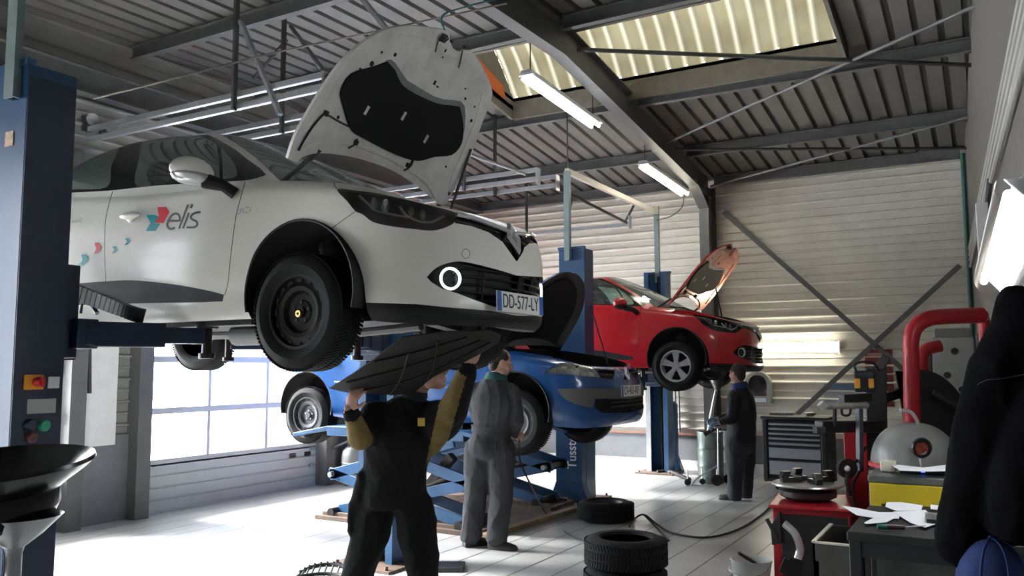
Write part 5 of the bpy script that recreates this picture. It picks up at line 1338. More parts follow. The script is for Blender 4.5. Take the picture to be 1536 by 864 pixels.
bd = P1(632, 633, 4.818); MB().box(bd, (.042, .048, .006), (nrm(IR+IF*.1), nrm(IU), nrm(-IF))).build('chest_badge', M_badge, man1, bev=.003)

# -- mechanic seen from behind at the front wheel of the blue car
D2 = 7.42; P2 = lambda x, y, d=D2: at_d(x, y, d)
f2 = nrm(V(.25, 1, 0)); l2 = nrm(np.cross(f2, EZ))                    # l2 = his right
pel, wai, che, nec = P2(735, 672), P2(737, 640), P2(740, 598), P2(744, 566)
bm2 = MB(); torso(bm2, pel, wai, che, nec, l2, ext=-.02)
hf2 = nrm(f2*.85+l2*.5-EZ*.28); hu2 = nrm(EZ+hf2*.1)
hc2 = P2(751, 544); chain(bm2, [nec-EZ*.03, (nec+hc2)/2-EZ*.02, hc2-EZ*.05], [.062, .06, .06]); head_mb(bm2, hc2, hf2, hu2)
shR2, elR2, wrR2 = P2(767, 588, 7.36), P2(775, 630, 7.36), P2(772, 654, 7.52); shL2, elL2, wrL2 = P2(713, 586, 7.52), P2(716, 626, 7.68), P2(742, 642, 7.78)
for a, b, c in ((shR2, elR2, wrR2), (shL2, elL2, wrL2)): chain(bm2, [a, (a+b)/2, b], [.05, .045, .04]); chain(bm2, [b, (b+c)/2, c], [.042, .036, .028])
hpL, knL2, anL2 = P2(719, 680, 7.46), P2(713, 742, 7.46), P2(707, 803, 7.48); hpR, knR2, anR2 = P2(751, 680, 7.38), P2(752, 742, 7.36), P2(745, 806, 7.36)
for a, b, c in ((hpL, knL2, anL2), (hpR, knR2, anR2)): chain(bm2, [a, (a+b)/2, b], [.085, .075, .058]); chain(bm2, [b, (b*.6+c*.4), c], [.056, .054, .036])
hand_mb(bm2, wrR2, nrm(f2+l2*.2-EZ*.1), -l2, EZ, (.9, 1.0, .7), .3); hand_mb(bm2, wrL2, nrm(f2+l2*.3), l2, EZ, (.9, 1.0, .7), .3)
man2 = remesh(bm2, 'person', M_skin, .0058, 2); tag(man2, 'person in grey coverall seen from behind at the blue car front wheel', 'person', 'mechanics at work')
c2 = MB(); torso(c2, pel, P2(737, 643), che, nec, l2, (.21, .185, .225, .11), (.17, .155, .165, .09)); c2.ball(P2(733, 668, 7.40), (.19, .19, .15), 14)
c2.ball(P2(763, 590, 7.38), (.10, .10, .09), 12); c2.ball(P2(716, 588, 7.5), (.10, .10, .09), 12)
for a, b, c in ((shR2, elR2, wrR2), (shL2, elL2, wrL2)): chain(c2, [a, (a+b)/2, b], [.085, .078, .07]); chain(c2, [b, (b+c)/2, c-nrm(c-b)*.02], [.07, .058, .045])
for a, b, c in ((hpL, knL2, anL2), (hpR, knR2, anR2)): chain(c2, [a+EZ*.03, (a+b)/2, b], [.145, .125, .108]); chain(c2, [b, b*.5+c*.5, c+EZ*.01], [.108, .102, .098])
remesh(c2, 'coverall', M_cb, .012, 5, man2, .020, 11)
wb_ = MB(); P = crv([np.append(pp, 0) for pp in (wai, )]*2, 1)
x_, y_, z_ = frame_z(che-wai); wb_.tube([P2(737, 647), P2(737, 641), P2(737, 636)], [.196, .190, .196], 40, r2=[.166, .160, .166], up=np.cross(l2, che-wai), caps=False); wb_.build('elastic_waist', M_cb, man2)
cl = MB(); cl.lathe([(.105, -.02), (.10, .01), (.085, .045), (.074, .05), (.07, .0)], 24, o=nec-EZ*.01, axis=nrm(EZ+f2*.15)); cl.build('collar', mat('teal_collar', (.012, .075, .07), .85), man2)
hm = MB(); r_ = nrm(np.cross(hf2, hu2)); u_ = np.cross(r_, hf2); hm.ball(hc2+u_*.040-hf2*.022, (.085, .098, .082), 18, (r_, hf2, u_)); hm.ball(hc2-hf2*.06-u_*.035, (.068, .045, .06), 14, (r_, hf2, u_)); remesh(hm, 'hair', M_hair, .008, 2, man2, .004, 8, fscale=4)
bt = MB(); shoe(bt, V(*anL2[:2], 0), nrm(f2*.9+l2*.3)); shoe(bt, V(*anR2[:2], 0), nrm(l2*.9+f2*.35)); bt.build('work_boots', M_boot, man2, ang=60)

# -- mechanic below the nose of the red car, turned to the drum
D3 = 10.1; P3 = lambda x, y, d=D3: at_d(x, y, d)
f3 = nrm(-IR*.92+V(IF[0], IF[1], 0)*.30); l3 = nrm(np.cross(f3, EZ))
pel, wai, che, nec = P3(1111, 668), P3(1112, 648), P3(1112, 606), P3(1110, 580)
bm3 = MB(); torso(bm3, pel, wai, che, nec, l3, ext=-.02); hf3 = nrm(-IR*.5+V(IF[0], IF[1], 0)*.8); hc3 = P3(1106, 560)
chain(bm3, [nec-EZ*.03, (nec+hc3)/2, hc3-EZ*.04], [.06, .06, .06]); head_mb(bm3, hc3, hf3, EZ)
shA, elA, wrA = P3(1101, 596, 9.94), P3(1098, 628, 9.88), P3(1079, 634, 9.92); shB, elB, wrB = P3(1113, 594, 10.3), P3(1098, 626, 10.36), P3(1076, 628, 10.3)
for a, b, c in ((shA, elA, wrA), (shB, elB, wrB)): chain(bm3, [a, (a+b)/2, b], [.05, .045, .04]); chain(bm3, [b, (b+c)/2, c], [.042, .036, .028])
legs3 = ((P3(1105, 672, 10.0), P3(1103, 708, 9.98), P3(1102, 745, 10.0)), (P3(1118, 672, 10.18), P3(1119, 708, 10.2), P3(1118, 742, 10.2)))
for a, b, c in legs3: chain(bm3, [a, (a+b)/2, b], [.085, .075, .058]); chain(bm3, [b, (b*.6+c*.4), c], [.056, .054, .036])
man3 = None
hb3 = MB(); hand_mb(hb3, wrA, nrm(f3-EZ*.2), -EZ+IR*.1, IF, (.6, .7, .5), .4, 1.05); hand_mb(hb3, wrB, nrm(f3-EZ*.1), -EZ-IF*.3, -IF, (.6, .7, .5), .4, 1.05)
hand_mb(bm3, wrA, nrm(f3-EZ*.2), -EZ+IR*.1, IF, (.6, .7, .5), .4, .95); hand_mb(bm3, wrB, nrm(f3-EZ*.1), -EZ-IF*.3, -IF, (.6, .7, .5), .4, .95)
man3 = remesh(bm3, 'person', M_skin, .006, 2); tag(man3, 'person in dark navy jacket and blue gloves standing beneath the red car nose', 'person', 'mechanics at work')
remesh(hb3, 'glove', mat('blue_nitrile_glove', (.04, .20, .42), .45), .006, 1, man3)
j = MB(); torso(j, P3(1112, 662), wai, che, nec, l3, (.215, .215, .235, .11), (.18, .175, .17, .09)); j.ball(P3(1103, 597, 9.98), (.10, .10, .09), 12); j.ball(P3(1115, 595, 10.26), (.10, .10, .09), 12)
for a, b, c in ((shA, elA, wrA), (shB, elB, wrB)): chain(j, [a, (a+b)/2, b], [.085, .078, .07]); chain(j, [b, (b+c)/2, c-nrm(c-b)*.03], [.07, .058, .045])
remesh(j, 'jacket', mat('navy_black_jacket', (.012, .012, .018), .85), .012, 5, man3, .016, 21)
tr = MB(); tr.ball(P3(1111, 668), (.185, .185, .12), 14)
for a, b, c in legs3: chain(tr, [a+EZ*.03, (a+b)/2, b], [.135, .12, .10]); chain(tr, [b, b*.5+c*.5, c+EZ*.01], [.10, .094, .09])
remesh(tr, 'trousers', mat('dark_grey_trousers', (.036, .036, .046), .9, var=.2), .012, 5, man3, .016, 23)
cl = MB(); cl.lathe([(.10, -.02), (.105, .01), (.088, .05), (.07, .05)], 24, o=nec, axis=nrm(EZ+f3*.2)); cl.build('collar', mat('royal_blue_collar', (.015, .03, .16), .85), man3)
hm = MB(); hm.ball(hc3+EZ*.038-hf3*.022, (.088, .10, .085), 16, (nrm(np.cross(hf3, EZ)), hf3, EZ)); hm.ball(hc3-hf3*.06-EZ*.03, (.066, .045, .06), 14, (nrm(np.cross(hf3, EZ)), hf3, EZ)); remesh(hm, 'hair', M_hair, .009, 2, man3)
bt = MB(); shoe(bt, legs3[0][2], f3); shoe(bt, legs3[1][2], nrm(f3+IF*.3)); bt.build('work_boots', M_boot, man3, ang=60)

# the undertray he is lowering: a long ribbed dark plastic panel hanging from the bumper
A0, B0, C0 = at_d(495, 583, 4.66), at_d(748, 506, 4.55), at_d(600, 497, 4.25)
tn = nrm(np.cross(B0-A0, C0-A0)); tn = tn if tn @ (CAM-A0) > 0 else -tn; te = nrm(B0-A0); tf = np.cross(tn, te)
def tray_uv(x, y): d = ray(x, y); t = ((A0-CAM) @ tn)/(d @ tn); p = CAM+d*t-A0; return (p @ te, p @ tf)
out = [(494, 583), (530, 556), (565, 528), (600, 499), (660, 493), (735, 496), (752, 503)]+C2([(748, 514), (720, 528), (690, 541), (650, 558), (625, 578), (612, 584)], 3, False)+[(590, 587), (560, 587), (530, 588.5), (510, 586)]
TA = thing('undertray_panel', 'dark plastic undertray hanging from the white car bumper in the hands below', 'undertray', A0)
tsurf = lambda u, v, w: tuple(te*u+tf*v+tn*(w+.03*math.sin(3.2*u)))
sheet([tray_uv(*q) for q in out], tsurf, 0, -.006, .05, 'tray_sheet', mat('undertray_black_plastic', (.012, .0115, .011), .7, spec=.25, var=.4, vscale=9, bump=.1), TA)
rb = MB()
for pp in ([(520, 570), (600, 545), (720, 508)], [(540, 582), (620, 560), (735, 512)], [(560, 535), (640, 516), (700, 502)], [(585, 586), (600, 560), (612, 520)], [(640, 562), (650, 540), (655, 505)]):
    rb.tube([tsurf(*tray_uv(*q), .004) for q in crv(pp, 4)], .006, 6)
rb.build('tray_rib', mat('undertray_black_plastic', (0, 0, 0)), TA)
# ------------------------------------------------------------------ tyres, drums, hoses and small things on the floor
def tyre_flat(name, x, y, z, R, w, lab, grp, rim=False):
    T = bpy.data.objects.new(name, None)
    h = w/2; ri = R*.62; mb = MB()
    mb.lathe([(ri, -h+.02), (ri+.012, -h), (R*.80, -h-.004), (R*.93, -h+.012), (R*.985, -h+.03), (R, -h+.06), (R, h-.06), (R*.985, h-.03), (R*.93, h-.012), (R*.80, h+.004), (ri+.012, h), (ri, h-.02), (ri+.03, h-.03), (R*.9, h-.05), (R*.9, -h+.05), (ri+.03, -h+.03)], 64, closed=True)
    for k in range(72):
        a = 2*math.pi*k/72
        for q in (-1, 0, 1):
            ez = V(math.cos(a+q*.02), math.sin(a+q*.02), 0); ex = nrm(V(-math.sin(a), math.cos(a), .45*(1 if q >= 0 else -1) if q else .0)); ey = np.cross(ez, ex)
            mb.box(ez*(R+.001)+EZ*q*h*.58, (R*.055, h*.45, .010), (ex, ey, ez))
    o = mb.build(name, M_tyre, None, ang=30, loc=(x, y, z+h+.005)); tag(o, lab, 'tyre', grp)
    if rim:
        r = MB(); r.lathe([(ri, h-.015), (ri-.008, h-.01), (ri-.02, h-.05), (ri*.80, h-.07), (ri*.72, h-.045), (ri*.58, h-.06), (ri*.5, h-.10), (ri*.15, h-.10), (ri*.15, h-.13)], 48); r.lathe([(ri-.02, h-.05), (ri-.02, -h+.02)], 48); rr = r.build('rim', M_greysteel, o)
        s = MB()
        for k in range(14):
            a = 2*math.pi*k/14; s.box((math.cos(a)*ri*.86, math.sin(a)*ri*.86, h-.058), (ri*.10, ri*.13, .012), (V(math.cos(a), math.sin(a), 0), V(-math.sin(a), math.cos(a), 0), EZ))
        s.build('rim_slot', M_void, rr)
    return o
p = at_z(908, 752, .19); tyre_flat('car_tyre', p[0], p[1], 0, .295, .19, 'single tyre on its grey steel rim lying in front of the blue lift post', None, True)
p = at_z(937, 806, .41); tyre_flat('car_tyre', p[0], p[1], 0, .285, .20, 'lower tyre of the stack of two on the tiles', 'tyre stack'); tyre_flat('car_tyre', p[0]+.004, p[1]+.006, .212, .285, .20, 'upper tyre of the stack of two on the tiles', 'tyre stack')
# drum with its trolley
M_drum = mat('worn_green_drum', (.20, .25, .22), .35, .3, var=.45, vscale=9)
def drum(x, y, r, h, m, lab):
    T = thing('oil_drum', lab, 'drum', (x, y, .0)); mb = MB()
    pr = [(.0001, .012), (r-.01, .012), (r, .0), (r, .02)]
    for zz in (.33, .66): pr += [(r, h*zz-.025), (r+.010, h*zz), (r, h*zz+.025)]
    pr += [(r, h-.02), (r+.005, h), (r-.008, h), (r-.012, h-.02), (.0001, h-.02)]
    mb.lathe(pr, 40); mb.build('drum_shell', m, T); MB().lathe([(.0001, .02), (.03, .02), (.03, 0)], 12, o=(r*.5, 0, h-.02)).build('bung', M_galv, T)
    return T
p = at_z(1067, 724); q = at_z(1093, 718)
DT = drum(p[0], p[1], .175, .70, M_drum, 'pale green drum below the nose of the red car'); drum(q[0]+.02, q[1]+.12, .17, .68, mat('dark_drum', (.03, .035, .033), .5, var=.3), 'dark drum half hidden by the person in navy jacket')
TR = thing('drum_trolley', 'small wheeled trolley with slanted bar in front of the green drum', 'trolley', (p[0], p[1], 0))
loc = lambda x, y, d: at_d(x, y, d)-V(p[0], p[1], 0)
dd = (p-CAM) @ VM[2]
mb = MB(); pts = [loc(1036, 728, dd-.25), loc(1078, 732, dd-.32), loc(1092, 727, dd-.05), loc(1054, 722, dd+.0)]
mb.tube([pts[0], pts[1]], .014, 8); mb.tube([pts[0], loc(1046, 716, dd-.28)], .012, 8); mb.tube([pts[1], pts[2]], .014, 8)
mb.tube([loc(1046, 717, dd-.28), loc(1076, 698, dd-.3)], .010, 8); mb.tube([loc(1078, 734, dd-.32), loc(1077, 640, dd-.32)], .014, 8); mb.tube([loc(1071, 641, dd-.32), loc(1083, 641, dd-.32)], .014, 8)
mb.build('trolley_frame', M_galv, TR)
for (x, y, d_, r) in ((1032, 738, dd-.3, .045), (1054, 736, dd-.2, .04), (1076, 741, dd-.34, .075), (1092, 737, dd-.1, .06)):
    c = loc(x, y, d_); w_ = MB(); c[2] = r+.003; w_.lathe([(.0001, -.012), (r*.55, -.014), (r*.6, -.018), (r, -.016), (r, .016), (r*.6, .018), (r*.55, .014), (.0001, .012)], 20, o=c, axis=nrm(V(.3, -1, 0))); w_.build('castor_wheel', M_rubber, TR); MB().tube([c+V(0, 0, 0), c+V(0, 0, max(.05, .22-c[2]))], .010, 6).build('castor_fork', M_galv, TR)
# drain funnel pole held by the third person
FT = thing('drain_pipe', 'chrome drain pipe rising from the green drum to the red car', 'drain pipe', (p[0], p[1], 0))
mb = MB(); mb.tube([loc(1062, 650, dd+.02), loc(1066, 625, dd), loc(1074, 585, dd)], .022, 12); mb.build('pipe', M_chrome, FT)
mb = MB(); mb.lathe([(.03, -.05), (.10, .09), (.105, .09), (.035, -.05)], 20, o=loc(1076, 580, dd)); mb.build('funnel', M_black, FT)
mb = MB(); mb.tube([loc(1056, 652, dd-.1), loc(1070, 644, dd-.1), loc(1084, 634, dd-.12)], [.03, .028, .016], 10); mb.build('nozzle', M_black, FT)
mb = MB(); mb.tube([loc(1080, 637, dd-.115), loc(1089, 631, dd-.125)], .026, 10); mb.build('nozzle_grip', mat('blue_grip', (.04, .18, .38), .5), FT)
# grey vessel near the big door
p = at_z(530, 728)
VT = thing('air_tank', 'grey upright tank with yellow cap behind the person in black coverall', 'tank', (p[0], p[1], 0))
mb = MB(); mb.lathe([(.12, 0), (.12, .05), (.155, .06), (.155, .06), (.165, .10), (.165, .40), (.15, .47), (.10, .52), (.0001, .535)], 32); mb.lathe([(.167, .30), (.172, .31), (.167, .32)], 32); mb.build('tank_body', mat('grey_tank_paint', (.22, .23, .23), .4, var=.35), VT)
MB().lathe([(.0001, .06), (.04, .06), (.045, 0)], 14, o=(0, 0, .53)).build('cap', mat('yellow_cap', (.55, .48, .10), .5), VT); MB().tube([V(-.28, -.1, .50), V(-.05, -.02, .60), V(.12, 0, .58)], .022, 8).build('tank_handle', M_steel, VT)
# bucket
p = at_z(1141, 890); BK = thing('bucket', 'white plastic bucket with dark water near the red tyre machine', 'bucket', (p[0]-.06, p[1], 0))
mb = MB(); mb.lathe([(.0001, .006), (.105, .006), (.11, 0), (.142, .22), (.148, .222), (.148, .232), (.138, .232), (.108, .012), (.0001, .012)], 40); mb.build('bucket_shell', mat('white_bucket_plastic', (.62, .64, .62), .4), BK)
MB().lathe([(.0001, .15), (.127, .15)], 32).build('dirty_water', mat('dark_water', (.02, .02, .02), .05), BK)
mb = MB(); mb.tube(crv([V(.145, 0, .22), V(.12, -.14, .17), V(0, -.19, .15), V(-.12, -.14, .17), V(-.145, 0, .22)], 4), .003, 6); mb.build('handle', M_galv, BK)
b0, b1 = at_d(1109, 830, 5.75), at_d(1140, 849, 5.95)
tag(MB().tube([V(0, 0, 0), (b1-b0)*.5, b1-b0], [.012, .013, .008], 8).build('brush', M_black, loc=b0), 'dark brush handle leaning in the white bucket', 'brush')
# black piece of grille on the floor
p = at_z(488, 862); GT = thing('grille_piece', 'black broken plastic grille piece lying on the white lit floor', 'car part', (p[0], p[1], 0))
mb = MB(); pc = crv([(-.30, -.04, .02), (-.18, .03, .05), (0, .07, .06), (.2, .04, .055), (.34, -.03, .02)], 5); A = lambda q: IR*q[0]*.62+V(IF[0], IF[1], 0)*q[1]+EZ*q[2]
mb.tube([A(q) for q in pc], .018, 8); mb.tube([A(q)+EZ*.0-V(IF[0], IF[1], 0)*.12-EZ*(q[2]-.02) for q in pc], .014, 8)
mb.build('grille_rail', M_black, GT); mb = MB()
for q in pc[::2]: mb.tube([A(q)+EZ*.025, A(q)+V(0, 0, .0), A(q)-V(IF[0], IF[1], 0)*.12-EZ*(q[2]-.02)], .009, 6)
mb.build('grille_finger', M_black, GT)
tag(MB().box((0, 0, .015), (.42, .26, .03), (nrm(IR*V(1, 1, 0)), nrm(V(IF[0], IF[1], 0)), EZ)).build('drip_tray', M_black, bev=.006, loc=tuple(at_z(657, 853))), 'flat black tray lying beside the near foot of the man in black', 'tray')
floor_pts = lambda L, z=.012: [at_z(x, y, z) for x, y in L]
cable('floor_cable', floor_pts([(944, 790), (952, 778)])+[at_z(966, 772, .06)]+floor_pts([(985, 786), (1010, 800), (1060, 806), (1105, 795), (1140, 774), (1163, 752)]), .010, M_rubber, 'black cable looping over the tiles from the tyres to the tyre machine', 'hose')
cable('floor_cable', [at_z(966, 772, .06)]+floor_pts([(978, 784), (990, 797), (1003, 811)]), .010, M_rubber, 'short loose end of black cable beside the tyre stack', 'hose')
cable('air_hose', [wrR2+V(.02, .05, -.02), at_d(780, 690, 7.4), at_d(800, 735, 7.4), at_z(822, 775), at_z(850, 800), at_z(882, 815)], .008, M_rubber, 'thin air hose from the hand of the person in grey down to the tyre stack', 'hose')
cable('bonnet_cord', [WB+BU*.99+BN*-.05, at_y(664, 24, 4.05), at_y(700, 10, 4.6), at_y(760, -6, 5.2)], .006, mat('teal_cord', (.01, .16, .17), .6), 'teal cord tied to the latch of the open white bonnet', 'cord')
cable('floor_cable', floor_pts([(986, 708), (1005, 708), (1034, 719)], .03), .03, M_rubber, 'thick black hose lying at the foot of the red car post', 'hose')

# black drain bowl close to the camera
BC = at_d(-14, 697, 2.05); ax = nrm(EZ+toC*.10-IR*.03)
OT = thing('oil_drain_bowl', 'glossy black drain bowl on a stand close in front of the blue post', 'drain bowl', BC)
M_gb = mat('glossy_black_bowl', (.007, .007, .008), .22, spec=.35)
mb = MB(); R0 = .225
mb.lathe([(R0, 0), (R0+.006, .006), (R0+.008, -.004), (R0-.012, -.022), (R0-.055, -.052), (R0-.072, -.066), (R0-.075, -.105), (R0-.085, -.125), (R0-.11, -.15), (R0-.155, -.165), (.03, -.175)], 72, axis=ax); mb.lathe([(R0, 0), (R0-.018, -.012), (R0-.06, -.045), (R0-.085, -.06), (R0-.09, -.10), (.03, -.13), (.0001, -.13)], 72, axis=ax); mb.build('bowl', M_gb, OT, ang=25)
mb = MB(); mb.lathe([(.105, .035), (.085, .015), (.06, -.01), (.022, -.04), (.02, -.05)], 28, o=V(.06, .034, -.158)); mb.tube([V(.06, .034, -.16), V(.06, .034, -BC[2]+.05)], .018, 14); mb.tube([V(.06, .034, -.40), V(.06, .034, -BC[2]+.05)], .026, 14); mb.lathe([(.03, 0), (.034, .02), (.03, .04)], 14, o=V(.06, .034, -.41), closed=True); mb.build('stem', M_galv, OT)
mb = MB(); mb.box((.05, .02, -BC[2]+.04), (.5, .5, .05)); mb.build('foot', M_black, OT, bev=.01)
mb = MB(); mb.tube(crv([V(.02, -.01, -.17), V(.0, -.04, -.28), V(.03, -.06, -.4), V(.05, -.03, -.6)], 5), .010, 8); mb.box((.02, 0, -.24), (.03, .03, .05)); mb.build('drain_tap', mat('red_brown_tap', (.25, .04, .03), .45), OT)

# ------------------------------------------------------------------ machines along the side wall
M_red = mat('machine_red', (.42, .012, .022), .35, var=.15, vscale=5)
M_cab = mat('cabinet_charcoal', (.022, .024, .027), .5, spec=.25)
M_cabf = mat('cabinet_drawer_grey', (.27, .29, .31), .4)
M_mgrey = mat('machine_grey', (.30, .31, .29), .5, var=.2)
M_chr2 = mat('scuffed_chrome', (.62, .62, .60), .28, .6, var=.3, vscale=15)
# tool cabinet
c = at_d(1196, 700, 10.7); CT = thing('tool_cabinet', 'charcoal tool cabinet with grey drawers standing behind the round clamp table', 'tool cabinet', (c[0], c[1]+.2, 0), math.radians(-4))
W_, D_, Hc = .80, .50, .93
mb = MB(); mb.box((0, 0, .505), (W_, D_, .79)); mb.box((0, -.01, Hc), (W_+.04, D_+.04, .04))
for sx_ in (-1, 1): mb.box((sx_*(W_/2-.03), -D_/2-.012, .505), (.06, .03, .79))
mb.box((0, -D_/2-.01, .135), (W_, .03, .03)); mb.build('cabinet_body', M_cab, CT, bev=.008)
z = .88
for hh in (.05, .05, .05, .05, .055, .155, .20):
    d_ = MB(); d_.box((0, -D_/2-.006, z-hh/2), (W_-.15, .022, hh-.016)).build('drawer', M_cabf, CT, bev=.003).parent = CT
    dh = CT.children[-1] if False else None
    z -= hh+.012
mb = MB()
z = .88
for hh in (.05, .05, .05, .05, .055, .155, .20):
    hd = MB().box((0, -D_/2-.022, z-.010), (W_-.17, .016, .012)).build('drawer_handle', M_black, CT); z -= hh+.012
for sx_ in (-1, 1):
    for sy_ in (-1, 1):
        w_ = MB(); w_.lathe([(.0001, -.016), (.05, -.016), (.055, 0), (.05, .016), (.0001, .016)], 16, o=(sx_*.25, sy_*.17, .056), axis=EX); w_.box((sx_*.25, sy_*.17, .105), (.05, .05, .03)); w_.build('castor_wheel', M_rubber, CT)
for i, (x, y, l_, r, cat_) in enumerate(((-.22, 0, .30, .022, 'bright spanner lying on the charcoal tool cabinet'), (.15, -.1, .24, .026, 'steel tool on the charcoal cabinet top beside its corner'))):
    t_ = thing('hand_tool', cat_, 'tool', (c[0]+x, c[1]+.2+y, Hc+.02), .3+i)
    q = MB(); q.tube([V(-l_/2, 0, r+.004), V(l_/2, 0, r+.004)], r, 8); q.build('tool_shaft', M_chr2, t_); q = MB(); q.lathe([(.012, -.012), (.03, -.012), (.03, .012), (.012, .012)], 6, o=(l_/2+.02, 0, r+.004), closed=True); q.build('tool_head', M_chr2, t_)
# tyre changer
c = at_d(1208, 770, 5.85); MT = thing('tyre_changer', 'red tyre changing machine with round clamp table and tall black column', 'tyre changer', (c[0], c[1]+.26, 0), math.radians(6))
mb = MB(); mb.prism([(-.25, -.26), (.26, -.26), (.26, .40), (-.25, .40)], (0, 0, 0), EX, EY, EZ, .60); mb.box((.0, .05, .61), (.54, .70, .025)); mb.build('machine_body', M_red, MT, bev=.008)
mb = MB(); mb.box((.03, -.27, .29), (.44, .02, .54)); mb.build('side_panel', M_black, MT, bev=.004)
mb = MB(); tz = .75; tc_ = V(-.03, .05, 0)
mb.lathe([(.0001, tz), (.225, tz), (.25, tz-.008), (.255, tz-.02), (.235, tz-.03), (.0001, tz-.03)], 56, o=tc_); mb.build('turntable', M_chr2, MT)
mb = MB(); mb.lathe([(.12, .62), (.16, .63), (.20, tz-.10), (.205, tz-.06), (.15, tz-.03), (.0001, tz-.03)], 40, o=tc_); mb.build('turntable_hub', M_grease, MT)
for k in range(4):
    a = k*math.pi/2+.5; d0 = V(math.cos(a), math.sin(a), 0); q = MB(); q.bar(tc_+d0*.05+EZ*(tz+.018), tc_+d0*.20+EZ*(tz+.018), .05, .034); q.slab([tc_+d0*.15+EZ*(tz+.035)+V(-d0[1], d0[0], 0)*.028*s_ for s_ in (1, -1)]+[tc_+d0*.21+EZ*(tz+.035)+V(-d0[1], d0[0], 0)*.028*s_ for s_ in (-1, 1)], V(0, 0, .045)-d0*.02); q.build('clamp_jaw', M_grease, MT, bev=.003)
mb = MB(); mb.box((.30, .42, .55), (.16, .2, 1.1)); mb.build('column_foot', M_red, MT, bev=.006)
dM = 6.2; lp = lambda x, y, d=dM: np.linalg.inv(np.array([[math.cos(math.radians(6)), -math.sin(math.radians(6)), 0], [math.sin(math.radians(6)), math.cos(math.radians(6)), 0], [0, 0, 1]])) @ (at_d(x, y, d)-V(c[0], c[1]+.26, 0))
mb = MB(); mb.bar(lp(1316, 700, 6.5), lp(1314, 552, 6.5), .15, .13, up=(0, 1, 0)); mb.bar(lp(1318, 640, 6.4), lp(1228, 640, 6.0), .075, .085); mb.bar(lp(1320, 600, 6.45), lp(1352, 588, 6.5), .06, .07); mb.bar(lp(1312, 560, 6.5), lp(1330, 536, 6.5), .07, .09, up=(0, 1, 0)); mb.bar(lp(1340, 648, 6.4), lp(1368, 650, 6.4), .04, .05); mb.build('column', M_black, MT, bev=.008)
mb = MB(); mb.tube([lp(1290, 706, 6.1), lp(1289, 604, 6.1)], .030, 6); mb.build('tool_shaft', mat('blued_steel_shaft', (.10, .11, .13), .35, .5), MT)
mb = MB(); mb.tube([lp(1232, 609, 5.9), lp(1300, 608, 6.1)], .024, 14); mb.tube([lp(1230, 605, 5.9), lp(1237, 612, 5.9)], .028, 10); mb.build('arm_handle', M_chr2, MT)
mb = MB(); mb.bar(lp(1262, 598, 6.05), lp(1304, 596, 6.15), .06, .06); mb.tube([lp(1252, 612, 6.), lp(1252, 640, 6.0)], .014, 8); mb.tube(crv([lp(1262, 612, 6.), lp(1264, 622, 6.), lp(1274, 622, 6.02), lp(1276, 610, 6.05)], 4), .010, 6); mb.bar(lp(1222, 645, 6.0), lp(1236, 645, 6.0), .09, .05); mb.build('arm_bracket', M_black, MT, bev=.004)
q = lp(1297, 572, 6.1); mb = MB(); mb.box(q, (.14, .09, .155)); h_ = mb.build('control_head', M_cab, MT, bev=.012)
for x in (1286, 1307): mb = MB(); mb.box(lp(x, 575, 6.04), (.038, .05, .07)); mb.build('orange_guard', mat('safety_orange', (.70, .30, .02), .5), h_, bev=.006)
mb = MB(); mb.tube(crv([lp(1284, 556, 6.1), lp(1282, 548, 6.1), lp(1292, 543, 6.1), lp(1310, 545, 6.2), lp(1318, 556, 6.3)], 5), .009, 8); mb.tube(crv([lp(1275, 745, 5.9), lp(1270, 715, 5.95), lp(1285, 690, 6.1), lp(1300, 668, 6.3)], 5), .014, 8); mb.tube(crv([lp(1283, 765, 5.9), lp(1279, 730, 5.95), lp(1290, 705, 6.1)], 5), .012, 8); mb.build('machine_hose', M_rubber, MT)
mb = MB(); mb.lathe([(.0001, -.03), (.028, -.035), (.03, -.03), (.05, -.03), (.07, -.02), (.072, .02), (.0001, .02)], 28, o=lp(1270, 702, 6.0), axis=-IF); mb.build('roller', M_rubber, MT); mb = MB(); mb.ball(lp(1271, 703, 5.97), .022, 12); mb.build('roller_cap', M_chrome, MT)
mb = MB(); mb.bar(lp(1150, 778, 5.6), lp(1168, 812, 5.55), .03, .02); mb.slab([lp(1155, 790, 5.7), lp(1168, 768, 5.7), lp(1172, 815, 5.6), lp(1158, 818, 5.6)], V(.02, .04, 0)); mb.build('bead_breaker_blade', M_black, MT, bev=.003)
mb = MB(); mb.tube(crv([lp(1176, 785, 5.55), lp(1192, 800, 5.5), lp(1200, 822, 5.5), lp(1197, 838, 5.5)], 5), .014, 10, r2=.026); mb.build('bead_breaker_arm', M_chr2, MT)
mb = MB()
for k in range(4): mb.bar(lp(1172+k*8, 858, 5.5), lp(1180+k*8, 838, 5.5), .02, .03)
mb.build('rubber_pad', M_rubber, MT)
# metal tray cart with bright edges
q0 = at_d(1219, 814, 4.75); KT = thing('tool_tray_cart', 'open metal tray cart with bright edges next to the black bench', 'tool cart', (q0[0], q0[1], 0))
tz = q0[2]; Wt, Dt, Ht = .27, .62, .20
mb = MB(); mb.box((Wt/2, Dt/2, tz-Ht), (Wt, Dt, .012)); mb.box((.006, Dt/2, tz-Ht/2), (.012, Dt, Ht)); mb.box((Wt-.006, Dt/2, tz-Ht/2), (.012, Dt, Ht)); mb.box((Wt/2, .006, tz-Ht/2), (Wt, .012, Ht)); mb.box((Wt/2, Dt-.006, tz-Ht/2), (Wt, .012, Ht)); mb.build('tray', mat('dull_metal_tray', (.16, .155, .14), .35, .7, var=.3), KT)
mb = MB(); mb.box((0.004, Dt/2, tz+.004), (.022, Dt, .010)); mb.box((Wt/2, .004, tz+.004), (Wt, .022, .010)); mb.build('bright_edge', mat('gleam_edge_metal', (.85, .83, .74), .3, .4), KT)  # lamp's gleam put into the pale base colour of the edge metal
